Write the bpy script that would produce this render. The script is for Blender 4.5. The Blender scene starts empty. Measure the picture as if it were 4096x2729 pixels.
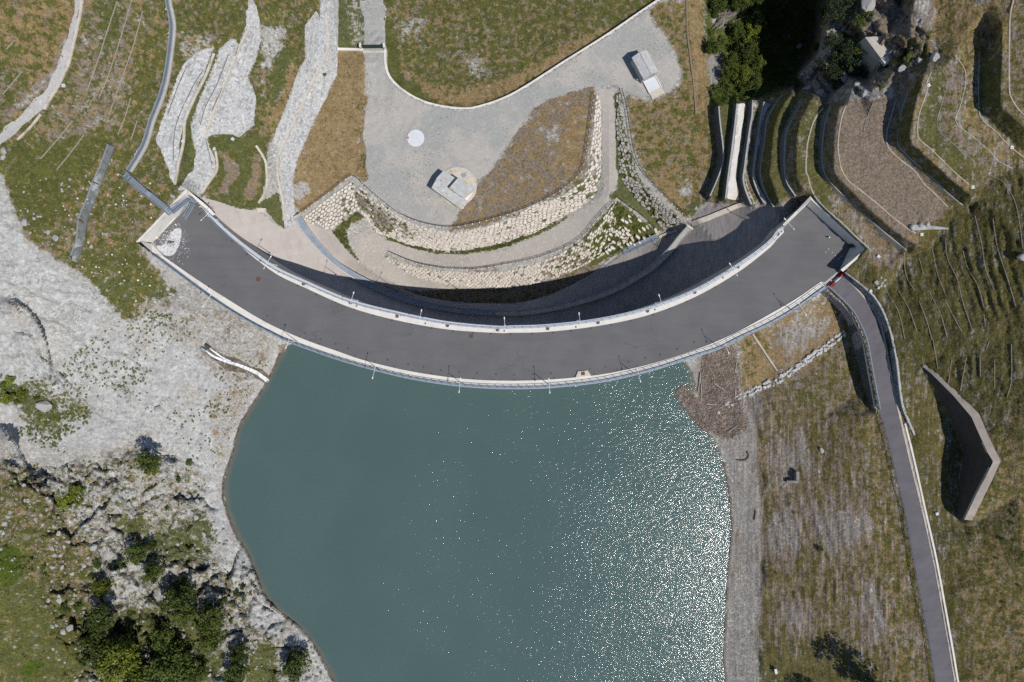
import bpy, math, random
import numpy as np
from mathutils import Vector, Matrix, geometry, noise as mnoise
random.seed(7); rng = np.random.default_rng(7)
sc = bpy.context.scene
H = 136.5; F = 24/36*4096; CU, CV = 2048.0, 1364.5       # camera height, focal length and centre of the picture in photo pixels
# ---------------------------------------------------------------- camera, sky, sun, exposure
cam = bpy.data.cameras.new('camera'); co = bpy.data.objects.new('camera', cam); sc.collection.objects.link(co)
co.location = (0, 0, H); cam.sensor_width = 36; cam.lens = 24; cam.clip_start = 1; cam.clip_end = 2000; sc.camera = co
SUN_EL = math.radians(57); SDX, SDY = 0.785, -0.62          # the sun stands to the lower right of the picture
w = bpy.data.worlds.new('World'); sc.world = w; w.use_nodes = True
nt = w.node_tree; bg = nt.nodes['Background']; sk = nt.nodes.new('ShaderNodeTexSky')
sk.sky_type = 'NISHITA'; sk.sun_disc = False; sk.sun_elevation = SUN_EL; sk.sun_rotation = math.atan2(SDX, SDY); sk.altitude = 1800
sk.dust_density = 0.4
nt.links.new(sk.outputs[0], bg.inputs[0]); bg.inputs[1].default_value = 0.08
sl = bpy.data.lights.new('sun', 'SUN'); sl.energy = 3.3; sl.angle = math.radians(0.53); sl.color = (1, .955, .89)
so = bpy.data.objects.new('sun', sl); sc.collection.objects.link(so)
sd = Vector((SDX*math.cos(SUN_EL), SDY*math.cos(SUN_EL), math.sin(SUN_EL))).normalized()
so.rotation_euler = sd.to_track_quat('Z', 'Y').to_euler(); so.location = (60, -60, 120)
sc.view_settings.view_transform = 'Standard'; sc.view_settings.look = 'None'; sc.view_settings.exposure = 0.27; sc.view_settings.gamma = 1
sc.cycles.max_bounces = 5; sc.cycles.diffuse_bounces = 3; sc.cycles.glossy_bounces = 2; sc.cycles.use_denoising = False
sc.cycles.sample_clamp_indirect = 4
# ---------------------------------------------------------------- photo coordinates -> places in the world
K = 1024/2354
def T(c, r, pts): return [(1024*c + p[0]*K, 682*r + p[1]*K) + tuple(p[2:]) for p in pts]
def O(pts): return [(p[0]*1.7407, p[1]*1.7407) + tuple(p[2:]) for p in pts]
def Zm(x0, y0, f, pts): return [(x0 + p[0]/f, y0 + p[1]/f) + tuple(p[2:]) for p in pts]
def Z1(p): return Zm(480, 640, 4.598, p)
def Z2(p): return Zm(1640, 480, 3.91, p)
def Z3(p): return Zm(2430, 160, 6.03, p)
def Z5(p): return Zm(2400, 800, 4.598, p)
def Z6(p): return Zm(2780, 340, 3.137, p)
def at(u, v, z): s = (H - z)/F; return Vector(((u - CU)*s, (CV - v)*s, z))
def inv(p): s = (H - p[2])/F; return p[0]/s + CU, CV - p[1]/s
def zc(pts, z): return [(p[0], p[1], z) for p in pts]
def resample(pts, n=None, step=None, smooth=True):
    if not isinstance(pts, np.ndarray): m_ = min(len(p) for p in pts); pts = [p[:m_] for p in pts]
    P = np.array(pts, float)
    if smooth and len(P) > 2:
        Q = np.vstack([2*P[0]-P[1], P, 2*P[-1]-P[-2]]); out = []
        for i in range(1, len(Q)-2):
            p0, p1, p2, p3 = Q[i-1:i+3]
            m = max(2, int(np.linalg.norm((p2-p1)[:2])/4))
            t = np.linspace(0, 1, m, endpoint=False)[:, None]
            a = .5*(2*p1 + (p2-p0)*t + (2*p0-5*p1+4*p2-p3)*t*t + (3*p1-p0-3*p2+p3)*t**3)
            lo, hi = np.minimum(p1, p2), np.maximum(p1, p2); d = .12*(hi-lo+1)
            out.append(np.clip(a, lo-d-2*(np.arange(a.shape[1]) < 2), hi+d+2*(np.arange(a.shape[1]) < 2)))
        out.append(P[-1:]); P = np.vstack(out)
    seg = np.hypot(*(P[1:, :2]-P[:-1, :2]).T); L = np.r_[0, np.cumsum(seg)]
    if n is None: n = max(2, int(round(L[-1]/step))+1)
    s = np.linspace(0, L[-1], n)
    return np.stack([np.interp(s, L, P[:, k]) for k in range(P.shape[1])], 1)
def normals2(P):
    d = np.gradient(P[:, :2], axis=0); d /= np.maximum(np.hypot(d[:, 0], d[:, 1]), 1e-9)[:, None]
    return np.stack([-d[:, 1], d[:, 0]], 1)
# ---------------------------------------------------------------- objects
def link(o): sc.collection.objects.link(o); return o
def tag(o, label=None, cat=None, group=None, kind=None):
    if label: o['label'] = label
    if cat: o['category'] = cat
    if group: o['group'] = group
    if kind: o['kind'] = kind
    return o
def empty(name, loc=(0, 0, 0), **kw):
    o = bpy.data.objects.new(name, None); o.location = loc; o.empty_display_size = .5
    return tag(link(o), **kw)
class MB:
    def __init__(s): s.v = []; s.f = []
    def poly(s, pts): i = len(s.v); s.v += [tuple(p) for p in pts]; s.f.append(tuple(range(i, i+len(pts))))
    def loft(s, lines, closed=False, caps=False):
        i = len(s.v); n = len(lines[0]); m = len(lines)
        for l in lines: s.v += [tuple(p) for p in l]
        for a in range(m if closed else m-1):
            b = (a+1) % m
            for k in range(n-1): s.f.append((i+a*n+k, i+a*n+k+1, i+b*n+k+1, i+b*n+k))
        if caps:
            s.f.append(tuple(i+a*n for a in range(m))); s.f.append(tuple(i+a*n+n-1 for a in reversed(range(m))))
    def box(s, c, x, y, z):
        c, x, y, z = map(Vector, (c, x, y, z)); i = len(s.v)
        for a in (-1, 1):
            for b in (-1, 1):
                for d in (-1, 1): s.v.append(tuple(c+a*x+b*y+d*z))
        s.f += [(i, i+1, i+3, i+2), (i+4, i+6, i+7, i+5), (i, i+4, i+5, i+1), (i+2, i+3, i+7, i+6), (i, i+2, i+6, i+4), (i+1, i+5, i+7, i+3)]
    def bar(s, a, b, w, h=None, up=(0, 0, 1)):
        a, b = Vector(a), Vector(b); d = b-a
        if d.length < 1e-5: return
        y = Vector(up).cross(d)
        if y.length < 1e-4: y = Vector((1, 0, 0)).cross(d)
        y.normalize(); z = d.normalized().cross(y)
        s.box((a+b)/2, d/2, y*w/2, z*(h or w)/2)
    def tube(s, pts, r, n=6, caps=True):
        pts = [Vector(p) for p in pts]; R = r if isinstance(r, (list, tuple)) else [r]*len(pts); rings = []
        for k, p in enumerate(pts):
            d = (pts[min(k+1, len(pts)-1)]-pts[max(k-1, 0)]).normalized()
            x = d.cross(Vector((0, 0, 1)))
            if x.length < 1e-3: x = Vector((1, 0, 0))
            x.normalize(); y = d.cross(x)
            rings.append([p+R[k]*(math.cos(t)*x+math.sin(t)*y) for t in [2*math.pi*q/n for q in range(n)]])
        s.loft([[rg[q] for rg in rings] for q in range(n)], closed=True)
        if caps: s.poly(rings[0]); s.poly(rings[-1][::-1])
    def prism(s, pts, z0, z1):
        n = len(pts); i = len(s.v)
        s.v += [(p[0], p[1], z0 if not callable(z0) else z0(p)) for p in pts] + [(p[0], p[1], z1 if not callable(z1) else z1(p)) for p in pts]
        s.f.append(tuple(range(i+n-1, i-1, -1))); s.f.append(tuple(range(i+n, i+2*n)))
        for k in range(n): s.f.append((i+k, i+(k+1) % n, i+n+(k+1) % n, i+n+k))
    def blob(s, c, rx, ry, rz, nu=10, nv=6):
        c = Vector(c)
        rings = [[c+Vector((rx*math.sin(t)*math.cos(p), ry*math.sin(t)*math.sin(p), rz*math.cos(t))) for t in [math.pi*(a+.02)/(nv+.04) for a in range(nv+1)]]
                 for p in [2*math.pi*b/nu for b in range(nu)]]
        s.loft(rings, closed=True)
    def mesh(s, name):
        me = bpy.data.meshes.new(name); me.from_pydata(s.v, [], s.f); me.update(); return me
def mk(name, mb, mat, parent=None, loc=None, smooth=False, **kw):
    me = mb if isinstance(mb, bpy.types.Mesh) else mb.mesh(name)
    if mat and not me.materials: me.materials.append(mat)
    if smooth: me.polygons.foreach_set('use_smooth', [True]*len(me.polygons))
    o = bpy.data.objects.new(name, me); link(o)
    if parent:
        o.parent = parent
        if loc is None:
            p, off = parent, Vector((0, 0, 0))
            while p: off += Vector(p.location); p = p.parent
            o.location = -off                      # shapes given in world metres
        else: o.location = loc
    elif loc is not None: o.location = loc
    return tag(o, **kw)
def kids(o): return [c for c in sc.collection.objects if c.parent == o]
def tree_of(o): return (o, [tree_of(c) for c in kids(o)])
def copy_tree(t, parent=None):
    o, ch = t; c = link(o.copy())
    if parent: c.parent = parent
    for k in ch: copy_tree(k, c)
    return c
ORD = 'first second third fourth fifth sixth seventh eighth ninth tenth eleventh twelfth thirteenth fourteenth fifteenth sixteenth seventeenth eighteenth nineteenth'.split()
TENS = {2: 'twenty', 3: 'thirty', 4: 'forty', 5: 'fifty', 6: 'sixty'}
TENTH = {2: 'twentieth', 3: 'thirtieth', 4: 'fortieth', 5: 'fiftieth', 6: 'sixtieth'}
def nth(i):
    n = i+1
    if n < 20: return ORD[i]
    return TENTH[n//10] if n % 10 == 0 else TENS[n//10]+'-'+ORD[n % 10-1]
# ---------------------------------------------------------------- materials
class NB:
    def __init__(s, name):
        s.m = bpy.data.materials.new(name); s.m.use_nodes = True; s.t = s.m.node_tree; s.n = s.t.nodes
        s.b = s.n['Principled BSDF']; s.pos = s.n.new('ShaderNodeNewGeometry').outputs['Position']
    def lk(s, a, b):
        if hasattr(a, 'is_linked') or isinstance(a, bpy.types.NodeSocket): s.t.links.new(a, b)
        else: b.default_value = a
    def vec(s, scale):
        m = s.n.new('ShaderNodeVectorMath'); m.operation = 'MULTIPLY'; s.lk(s.pos, m.inputs[0]); m.inputs[1].default_value = scale; return m.outputs[0]
    def noise(s, scale, detail=4, rough=.55, stretch=None, dist=0, rot=None):
        n = s.n.new('ShaderNodeTexNoise'); src = s.pos
        if rot is not None:
            mp = s.n.new('ShaderNodeVectorRotate'); mp.rotation_type = 'Z_AXIS'; mp.inputs['Angle'].default_value = math.radians(rot); s.lk(s.pos, mp.inputs['Vector']); src = mp.outputs[0]
        if stretch:
            m = s.n.new('ShaderNodeVectorMath'); m.operation = 'MULTIPLY'; s.lk(src, m.inputs[0]); m.inputs[1].default_value = stretch; src = m.outputs[0]
        s.lk(src, n.inputs['Vector'])
        n.inputs['Scale'].default_value = scale; n.inputs['Detail'].default_value = detail; n.inputs['Roughness'].default_value = rough; n.inputs['Distortion'].default_value = dist
        return n.outputs[0]
    def voro(s, scale, feature='F1', out=0, stretch=None, rnd=1):
        n = s.n.new('ShaderNodeTexVoronoi'); n.feature = feature; s.lk(s.vec(stretch) if stretch else s.pos, n.inputs['Vector']); n.inputs['Scale'].default_value = scale
        n.inputs['Randomness'].default_value = rnd
        return n.outputs[out]
    def math(s, op, a, b=0., c=None, clamp=False):
        n = s.n.new('ShaderNodeMath'); n.operation = op; n.use_clamp = clamp; s.lk(a, n.inputs[0]); s.lk(b, n.inputs[1])
        if c is not None: s.lk(c, n.inputs[2])
        return n.outputs[0]
    def step(s, x, lo, hi, a=0., b=1.):
        n = s.n.new('ShaderNodeMapRange'); n.interpolation_type = 'SMOOTHSTEP'; s.lk(x, n.inputs[0])
        for k, q in enumerate((lo, hi, a, b)): s.lk(q, n.inputs[1+k])
        return n.outputs[0]
    def mix(s, f, a, b, mode='MIX'):
        n = s.n.new('ShaderNodeMix'); n.data_type = 'RGBA'; n.blend_type = mode
        s.lk(f, n.inputs[0])
        for q, i in ((a, 6), (b, 7)): s.lk(q if not isinstance(q, tuple) else q+(1,)*(4-len(q)), n.inputs[i])
        return n.outputs[2]
    def attr(s, name):
        n = s.n.new('ShaderNodeAttribute'); n.attribute_name = name; return n.outputs
    def sep(s, c):
        n = s.n.new('ShaderNodeSeparateColor'); s.lk(c, n.inputs[0]); return n.outputs
    def bump(s, h, strength, dist=.1):
        n = s.n.new('ShaderNodeBump'); n.inputs['Strength'].default_value = strength; n.inputs['Distance'].default_value = dist
        s.lk(h, n.inputs['Height']); s.lk(n.outputs[0], s.b.inputs['Normal']); return n
    def done(s, col, rough=.9, metal=0., spec=.3):
        s.lk(col if not isinstance(col, tuple) else col+(1,)*(4-len(col)), s.b.inputs['Base Color']); s.lk(rough, s.b.inputs['Roughness'])
        s.b.inputs['Metallic'].default_value = metal; s.b.inputs['Specular IOR Level'].default_value = spec; return s.m
def simple(name, c1, c2=None, scale=2., rough=.85, metal=0., bump=0., c3=None, fine=20.):
    b = NB(name); c2 = c2 or tuple(x*.8 for x in c1)
    col = b.mix(b.step(b.noise(scale, 6), .35, .65), c1, c2)
    if c3: col = b.mix(b.step(b.noise(scale*.27, 5, .7), .55, .68), col, c3)
    col = b.mix(b.step(b.noise(fine, 3), .3, .7, 0., .35), col, tuple(x*.72 for x in c1))
    if bump: b.bump(b.noise(fine, 4), bump, .05)
    return b.done(col, rough, metal)
M = {}
M['white_concrete'] = simple('white_concrete', (.74, .70, .64), (.66, .63, .58), .8, .9, bump=.2, c3=(.58, .54, .48))
M['grey_concrete'] = simple('grey_concrete', (.50, .47, .43), (.42, .39, .36), .6, .92, bump=.3, c3=(.33, .30, .27))
M['dark_concrete'] = simple('dark_concrete', (.30, .28, .26), (.22, .21, .20), .8, .92, bump=.4, c3=(.16, .15, .14))
M['coping'] = simple('coping', (.62, .56, .48), (.50, .45, .38), 1.2, .92, bump=.3, c3=(.35, .30, .24))
M['galv'] = simple('galvanised_steel', (.33, .385, .445), (.26, .31, .365), 3, .5, .15)
M['white_metal'] = simple('white_metal', (.78, .79, .80), (.7, .71, .73), 3, .45)
M['dark_metal'] = simple('dark_metal', (.045, .035, .03), (.07, .05, .04), 3, .6)
M['rust'] = simple('rusty_iron', (.145, .08, .055), (.10, .055, .04), 4, .8)
M['iron'] = simple('cast_iron', (.14, .115, .10), (.10, .085, .075), 5, .75)
M['darkiron'] = simple('dark_iron', (.05, .048, .047), (.075, .07, .068), 5, .75)
M['red'] = simple('red_plastic', (.50, .018, .03), (.42, .015, .025), 2, .45)
M['white_plastic'] = simple('white_plastic', (.75, .75, .76), (.68, .68, .7), 2, .45)
M['green_metal'] = simple('green_metal', (.012, .035, .03), (.02, .045, .04), 2, .5)
M['stone'] = simple('pale_stone', (.60, .535, .455), (.50, .45, .39), .35, .92, bump=.5, c3=(.42, .37, .31), fine=6)
M['greystone'] = simple('grey_stone', (.42, .43, .42), (.33, .34, .34), .5, .92, bump=.5, c3=(.26, .25, .24), fine=6)
M['wood'] = simple('weathered_wood', (.27, .215, .165), (.20, .155, .12), 3, .9)
M['palewood'] = simple('pale_wood', (.40, .36, .32), (.30, .26, .22), 3, .9)
M['orangepaint'] = simple('orange_red_paint', (.60, .10, .05), (.5, .09, .05), 3, .6)
M['foam'] = simple('white_foam', (.78, .80, .82), (.50, .53, .55), 1.6, .4, bump=.8, fine=4)
M['litter'] = None
def islandmat(name, c1, c2, rough=.95):
    b = NB(name); gi = b.n.new('ShaderNodeNewGeometry').outputs['Random Per Island']; col = b.mix(b.step(gi, 0, 1), c1, c2); col = b.mix(b.step(b.noise(.5, 4), .4, .65, 0., .5), col, tuple(x*.7 for x in c1)); return b.done(col, rough)
M['litter'] = islandmat('driftwood', (.17, .12, .092), (.43, .345, .285))
def leafmat(name, c1, c2, c3):
    b = NB(name); oi = b.n.new('ShaderNodeObjectInfo').outputs['Random']
    col = b.mix(b.step(b.noise(.9, 3), .35, .65), c1, c2)
    col = b.mix(b.step(b.noise(7, 2), .5, .75), col, c3)
    h = b.n.new('ShaderNodeHueSaturation'); b.lk(b.step(oi, 0, 1, .75, 1.25), h.inputs['Value']); b.lk(col, h.inputs['Color'])
    m = b.done(h.outputs[0], .75, 0, .2)
    return m
M['leaf'] = leafmat('leaves', (.048, .075, .014), (.082, .110, .020), (.125, .145, .034))
M['leafy'] = leafmat('yellow_green_leaves', (.10, .13, .016), (.15, .17, .022), (.20, .19, .03))
M['needle'] = leafmat('needles', (.032, .055, .022), (.05, .075, .028), (.075, .10, .04))
M['tuft'] = leafmat('tufts', (.085, .115, .030), (.13, .145, .04), (.19, .16, .06))
M['bark'] = simple('bark', (.13, .10, .08), (.09, .07, .055), 4, .95)
M['deadbark'] = simple('dead_bark', (.28, .25, .22), (.2, .18, .16), 4, .95)
# ================================================================ TERRAIN
ZW = -9.0
PTS = []
def bl(pts, step=14, z=None, dz=0, smooth=True):
    P = [(p[0], p[1], (z if z is not None else p[2]+dz)) for p in pts]
    if len(P) == 1: PTS.append(np.array(P)); return
    PTS.append(resample(P, step=step, smooth=smooth))
def sp(pts, *a): PTS.append(np.array([(p[0], p[1], p[2]) for p in pts], float))
# lake shores
SHL = O([(690, 786), (650, 800), (628, 850), (600, 900), (570, 945), (548, 985), (535, 1040), (513, 1110), (521, 1175), (545, 1235), (570, 1275), (590, 1330), (615, 1382), (660, 1420), (705, 1460), (735, 1505), (765, 1560), (790, 1620), (850, 1960)])
SHR = T(2, 2, [(1560, 150), (1640, 260), (1690, 400), (1700, 480), (1640, 465), (1560, 405), (1500, 470), (1540, 560), (1620, 640), (1710, 770), (1830, 855), (1885, 950), (1935, 1080), (1972, 1250), (2000, 1420), (2012, 1568)]) + \
      T(2, 3, [(2025, 150), (2005, 400), (1982, 700), (1970, 900), (1960, 1150), (1950, 1350), (1968, 1568), (1990, 2000)])
bl(SHL, 20, ZW); bl(SHR, 14, ZW)
bl(O([(740, 800), (690, 900), (640, 970), (590, 1080), (590, 1180), (640, 1290), (680, 1390), (780, 1500), (850, 1600), (920, 1960)]), 30, -12)
bl(O([(1530, 850), (1560, 1000), (1600, 1150), (1600, 1300), (1590, 1450), (1600, 1700), (1610, 1960)]), 30, -12)
bl(O([(800, 830), (1000, 900), (1200, 910), (1450, 860)]), 30, -15); bl(O([(1100, 1200), (1150, 1500), (1150, 1960)]), 60, -17)
# west bank
bl(O([(640, 700, -3), (600, 800, -6), (560, 880, -6), (510, 950, -6), (475, 1050, -5.5), (440, 1150, -4), (480, 1250, -5), (510, 1340, -5), (565, 1440, -6), (630, 1520, -6), (655, 1960, -5)]), 30)
bl(O([(320, 620, 2.5), (300, 800, -.5), (255, 950, 0), (200, 1100, 3.5), (250, 1250, 2), (300, 1400, 1), (350, 1540, -1), (360, 1960, 0)]), 40)
bl(O([(0, 400, 10), (0, 700, 9.5), (0, 900, 8), (0, 1000, 8), (0, 1200, 10), (0, 1400, 8), (0, 1568, 6), (0, 1960, 5)]), 60)
bl(O([(-450, -340, 30), (-450, 400, 24), (-450, 900, 22), (-450, 1400, 20), (-450, 1960, 16)]), 120)
# north-west slopes
bl(O([(312, 560, 4.2), (430, 436, 4.2)]), 10); bl(O([(300, 550, 4.4), (418, 426, 4.4)]), 10)
bl(O([(282, 395, 6.2), (310, 380, 6), (355, 250, 7), (388, 120, 8), (388, 0, 9), (395, -340, 12)]), 30)
bl(O([(170, 600, 4.5), (200, 480, 6), (250, 335, 7.5)]), 30)
bl(O([(0, 330, 11.5), (90, 240, 12), (150, 140, 12.8), (185, 0, 14), (200, -340, 18)]), 40)
bl(O([(0, 0, 19), (0, -340, 24)]), 60)
bl(O([(490, 110, 6), (440, 250, 5), (405, 420, 3.6)]), 25); bl(O([(360, 300, 6), (400, 180, 7)]), 25)
bl(O([(545, 90, 3.5), (480, 250, 2.6), (440, 330, 2.4), (420, 425, 3.2)]), 25)
bl(O([(570, 30, 2.5), (560, 110, 2), (520, 220, 1), (490, 320, .6), (470, 410, 0), (450, 445, .5)]), 20)
bl(O([(600, 120, -1), (595, 260, -2), (540, 310, -1.5), (520, 380, -2.2), (500, 455, -2)]), 25)
bl(O([(605, 350, -5.5), (610, 400, -6), (590, 470, -5.6)]), 20)
bl(O([(740, -340, -8), (738, 30, -8), (715, 180, -7.6), (660, 300, -7.2), (625, 335, -7), (640, 400, -7.6), (630, 450, -7.2), (612, 484, -6.2)]), 25)
bl(O([(775, -340, -11), (770, 0, -10.6), (776, 120, -11), (770, 180, -10.6), (720, 290, -10), (680, 380, -10), (672, 450, -10), (678, 500, -10.4)]), 25)
bl(O([(660, 0, -2), (680, 120, -3), (640, 230, -4), (600, 320, -4.5)]), 30); bl(O([(620, -340, -1)]))
# yard and meadow
for q in [(800, -340, -12), (800, 0, -12), (800, 110, -12), (850, 60, -12.4), (830, 250, -12), (740, 440, -11.8), (870, 420, -12), (950, 330, -12), (1000, 470, -12), (1100, 480, -12), (1080, 300, -12), (1200, 300, -12), (1300, 250, -12), (1300, 380, -12), (1360, 180, -12.2), (1420, 170, -12.2), (1500, 100, -12), (1500, 250, -12), (1560, 50, -12), (1600, 120, -12), (1580, 260, -12), (1490, 380, -12), (1560, 420, -12), (1610, 320, -12), (1560, -340, -11), (1000, -340, -15), (1300, -340, -15)]: bl(O([q]))
COP = O([(885, 112), (886, 150), (897, 180), (928, 210), (980, 237), (1050, 250), (1100, 246), (1180, 216), (1300, 141), (1400, 78), (1515, 0), (1700, -116)])
bl(COP, 20, -12); bl([(p[0]+(8 if i < 3 else 0), p[1]-10) for i, p in enumerate(COP)], 20, -13.4)
sp(O([(1000, 100, -14), (1200, 50, -14), (1000, -50, -14.4), (1300, 0, -14.2), (1100, 180, -13.8)]), 60)
# upper stone wall, berm, lower stone wall
UWT = T(1, 1, [(425, 440), (560, 335), (720, 215), (880, 108), (960, 150), (1080, 235), (1200, 340), (1320, 425), (1480, 505), (1650, 550), (1800, 568), (1950, 552), (2150, 505), (2354, 420)]) + \
      T(2, 1, [(200, 312), (380, 262), (520, 188), (590, 135), (650, 65), (690, 0)]) + T(2, 0, [(712, 1400), (742, 1200), (757, 1000), (775, 860)])
UWB = T(1, 1, [(470, 472), (590, 522), (690, 548), (830, 440), (930, 370), (1000, 425), (1080, 535), (1150, 590), (1240, 605), (1350, 662), (1500, 695), (1650, 722), (1800, 735), (1950, 725), (2100, 695), (2354, 635)]) + \
      T(2, 1, [(200, 570), (400, 462), (520, 398), (640, 325), (710, 280), (765, 200), (798, 100), (806, 0)]) + T(2, 0, [(815, 1300), (812, 1000), (806, 870)])
uwz = [-12.6, -12.8, -13, -13, -13.6, -14.6, -15.8, -16.6, -17, -17.6, -18, -18, -18, -18, -18, -17.8, -17.4, -16.8, -16.3, -15.8, -15.4, -15, -14.6, -14.2, -13.4, -12.8, -12.3]
UWB = [(p[0], p[1], z) for p, z in zip(UWB, uwz)]
bl(zc(UWT, -12), 10); bl(UWB, 10)
LFT = T(1, 1, [(1180, 782), (1300, 832), (1430, 872), (1600, 910), (1800, 930), (2000, 940), (2200, 930), (2354, 915)]) + T(2, 1, [(200, 852), (400, 782), (560, 692), (650, 640), (730, 562), (805, 475), (885, 375), (955, 275)])
LFB = T(1, 1, [(1190, 805), (1300, 885), (1430, 955), (1600, 1012), (1800, 1055), (2000, 1070), (2200, 1077), (2354, 1072)]) + T(2, 1, [(200, 1035), (400, 985), (560, 915), (690, 850), (780, 810), (890, 740), (1010, 690), (1120, 640)])
lftz = [-17.4]*2+[-17.8]*3+[-18]*3+[-17.8, -17.4, -16.8, -16.4, -15.8, -15.3, -14.8, -14.5]
lfbz = [-17.5, -18.6, -19.8, -20.8, -21.6, -22, -22.2, -22.2, -22, -21.6, -21.2, -20.6, -20, -19.4, -18.8, -18.3]
LFT = [(p[0], p[1], z) for p, z in zip(LFT, lftz)]; LFB = [(p[0], p[1], z) for p, z in zip(LFB, lfbz)]
bl(LFT, 12); bl(LFB, 12)
bl(T(1, 1, [(900, 560, -15.2), (860, 640, -15.4), (960, 700, -16), (1080, 640, -16.6), (1200, 700, -17.2)]), 30)
bl(T(2, 1, [(985, 255, -14.2), (1080, 330, -14.6), (1180, 410, -15.4), (1270, 500, -16.2), (1320, 590, -17.2)]), 20)
bl(T(2, 1, [(840, 250, -14.2), (900, 150, -13.8), (900, 0, -13.2)]) + T(2, 0, [(890, 1300, -12.9), (880, 1000, -12.5), (870, 800, -12.2)]), 30)
RWT = T(2, 0, [(990, 830), (1010, 1000), (1035, 1200), (1070, 1350), (1130, 1540)]) + T(2, 1, [(1150, 40), (1220, 140), (1310, 240), (1400, 320), (1500, 400), (1590, 465)])
RWB = T(2, 0, [(965, 830), (960, 1000), (960, 1200), (975, 1400), (985, 1560)]) + T(2, 1, [(1000, 60), (1080, 190), (1180, 300), (1290, 420), (1380, 530), (1450, 540)])
rwbz = [-12.2, -12.6, -12.9, -13.1, -13.3, -13.6, -14.2, -15, -16, -17, -17.2]
RWB = [(p[0], p[1], z) for p, z in zip(RWB, rwbz)]
bl(zc(RWT, -12), 10); bl(RWB, 12)
# spillway apron below the dam
bl(O([(470, 456, -1.6), (500, 463, -2.2), (545, 480, -3.6), (590, 484, -5.6), (640, 521, -8.6), (656, 528, -9.4), (690, 500, -10.6)]), 12)
bl(O([(497, 520, -3), (560, 580, -6.5), (610, 618, -9.5), (700, 668, -14), (800, 706, -18), (950, 735, -22), (1150, 745, -24), (1350, 735, -23), (1500, 702, -18.5), (1600, 660, -12.5), (1700, 600, -6), (1770, 545, -4), (1838, 470, -3.2)]), 18)
RBN = T(1, 1, [(400, 410, -10.2), (500, 560, -12.2), (620, 700, -14.4), (750, 830, -16.4), (900, 930, -18.4), (1050, 1010, -20), (1200, 1085, -21.2), (1360, 1150, -22.2), (1500, 1190, -22.6), (1700, 1235, -23), (1900, 1265, -23.2), (2100, 1280, -23.4), (2354, 1290, -23.4)]) + \
      T(2, 1, [(160, 1277, -23.2), (330, 1252, -23), (500, 1215, -22.6), (700, 1160, -22), (850, 1110, -21.2), (1000, 1040, -20), (1100, 980, -19), (1250, 890, -17.6), (1350, 800, -16.4), (1450, 700, -15), (1530, 600, -13.8), (1610, 510, -12.6)])
RBS = T(1, 1, [(360, 432), (450, 590), (580, 740), (720, 870), (860, 970), (1000, 1052), (1150, 1125), (1320, 1192), (1480, 1237), (1690, 1282), (1895, 1312), (2100, 1327), (2354, 1338)]) + \
      T(2, 1, [(165, 1325), (340, 1300), (515, 1262), (715, 1207), (868, 1157), (1022, 1087), (1128, 1025), (1285, 930), (1390, 837), (1490, 735), (1570, 632), (1655, 540)])
bl(RBN, 16, dz=-1.0)
bl(T(1, 1, [(690, 548, -13.2), (740, 615, -14.2), (830, 730, -15.8), (960, 870, -17.6), (1080, 950, -18.8), (1210, 1012, -20), (1340, 1080, -21.6), (1480, 1130, -23)]), 16)
bl(T(1, 1, [(1480, 1150, -23.4), (1700, 1195, -24), (1900, 1220, -24.4), (2354, 1228, -24.6)])+T(2, 1, [(150, 1205, -24.4), (350, 1150, -23.6), (520, 1070, -22.8), (700, 975, -21.8), (860, 870, -20.8), (1000, 775, -19.6), (1110, 738, -19), (1340, 640, -18), (1520, 560, -16.4)]), 16)
bl(O([(1645, 465, -11.6), (1700, 400, -11), (1765, 290, -10.5)][:1]))
bl(T(2, 1, [(1650, 440, -11.8), (1700, 400, -11.6), (1760, 300, -11.2), (1800, 285, -11), (1960, 300, -10.2), (2060, 312, -9.6), (2140, 312, -8.4), (2230, 340, -6.8), (2354, 335, -5)]), 14)
# terraces east: (base line, its height, top line, its height)
TER = []
def wall(b, zb, t, zt, gap=0): TER.append((b, zb, t, zt)); bl(zc(b, zb), 9); bl(zc(t, zt), 9)
W1B = Z6([(238, 268), (243, 420), (262, 700), (284, 900), (268, 1050), (212, 1210), (130, 1440)]); W1T = Z6([(300, 268), (312, 430), (332, 600), (358, 830), (352, 960), (318, 1090), (258, 1240), (190, 1392)])
W2B = Z6([(484, 240), (470, 440), (436, 680), (408, 900), (374, 1150), (332, 1445)]); W2T = Z6([(530, 235), (500, 500), (460, 830), (422, 1100), (384, 1425)])
W3B = Z6([(682, 205), (655, 480), (610, 780), (578, 1000), (562, 1150), (598, 1330), (690, 1515)]); W3T = Z6([(726, 195), (716, 380), (690, 530), (652, 800), (620, 1050), (605, 1180), (635, 1320), (706, 1500)])
W4B = Z6([(806, 235), (775, 500), (735, 800), (705, 1050), (718, 1200), (768, 1330), (838, 1490)]); W4T = Z6([(868, 215), (832, 400), (800, 600), (765, 850), (735, 1080), (740, 1200), (790, 1340), (866, 1480)])
W5B = Z6([(1010, 200), (880, 400), (832, 640), (780, 1000), (790, 1150), (850, 1330), (955, 1510)]); W5T = Z6([(1095, 130), (960, 330), (906, 480), (880, 700), (840, 950), (825, 1100), (845, 1230), (900, 1370), (990, 1532)])
G5 = Z6([(1215, 100), (1085, 280), (1005, 500), (962, 780), (950, 1000), (940, 1130), (1000, 1300), (1050, 1450)])
W6B = Z6([(1290, 170), (1175, 420), (1085, 640), (1065, 800), (1075, 1100), (1110, 1250), (1190, 1400)]); W6T = Z6([(1335, 235), (1190, 500), (1142, 640), (1125, 900), (1130, 1060), (1160, 1230), (1262, 1392)])
G6 = Z6([(1480, 150), (1350, 380), (1292, 580), (1275, 850), (1275, 1050), (1310, 1200), (1390, 1330)])
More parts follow.
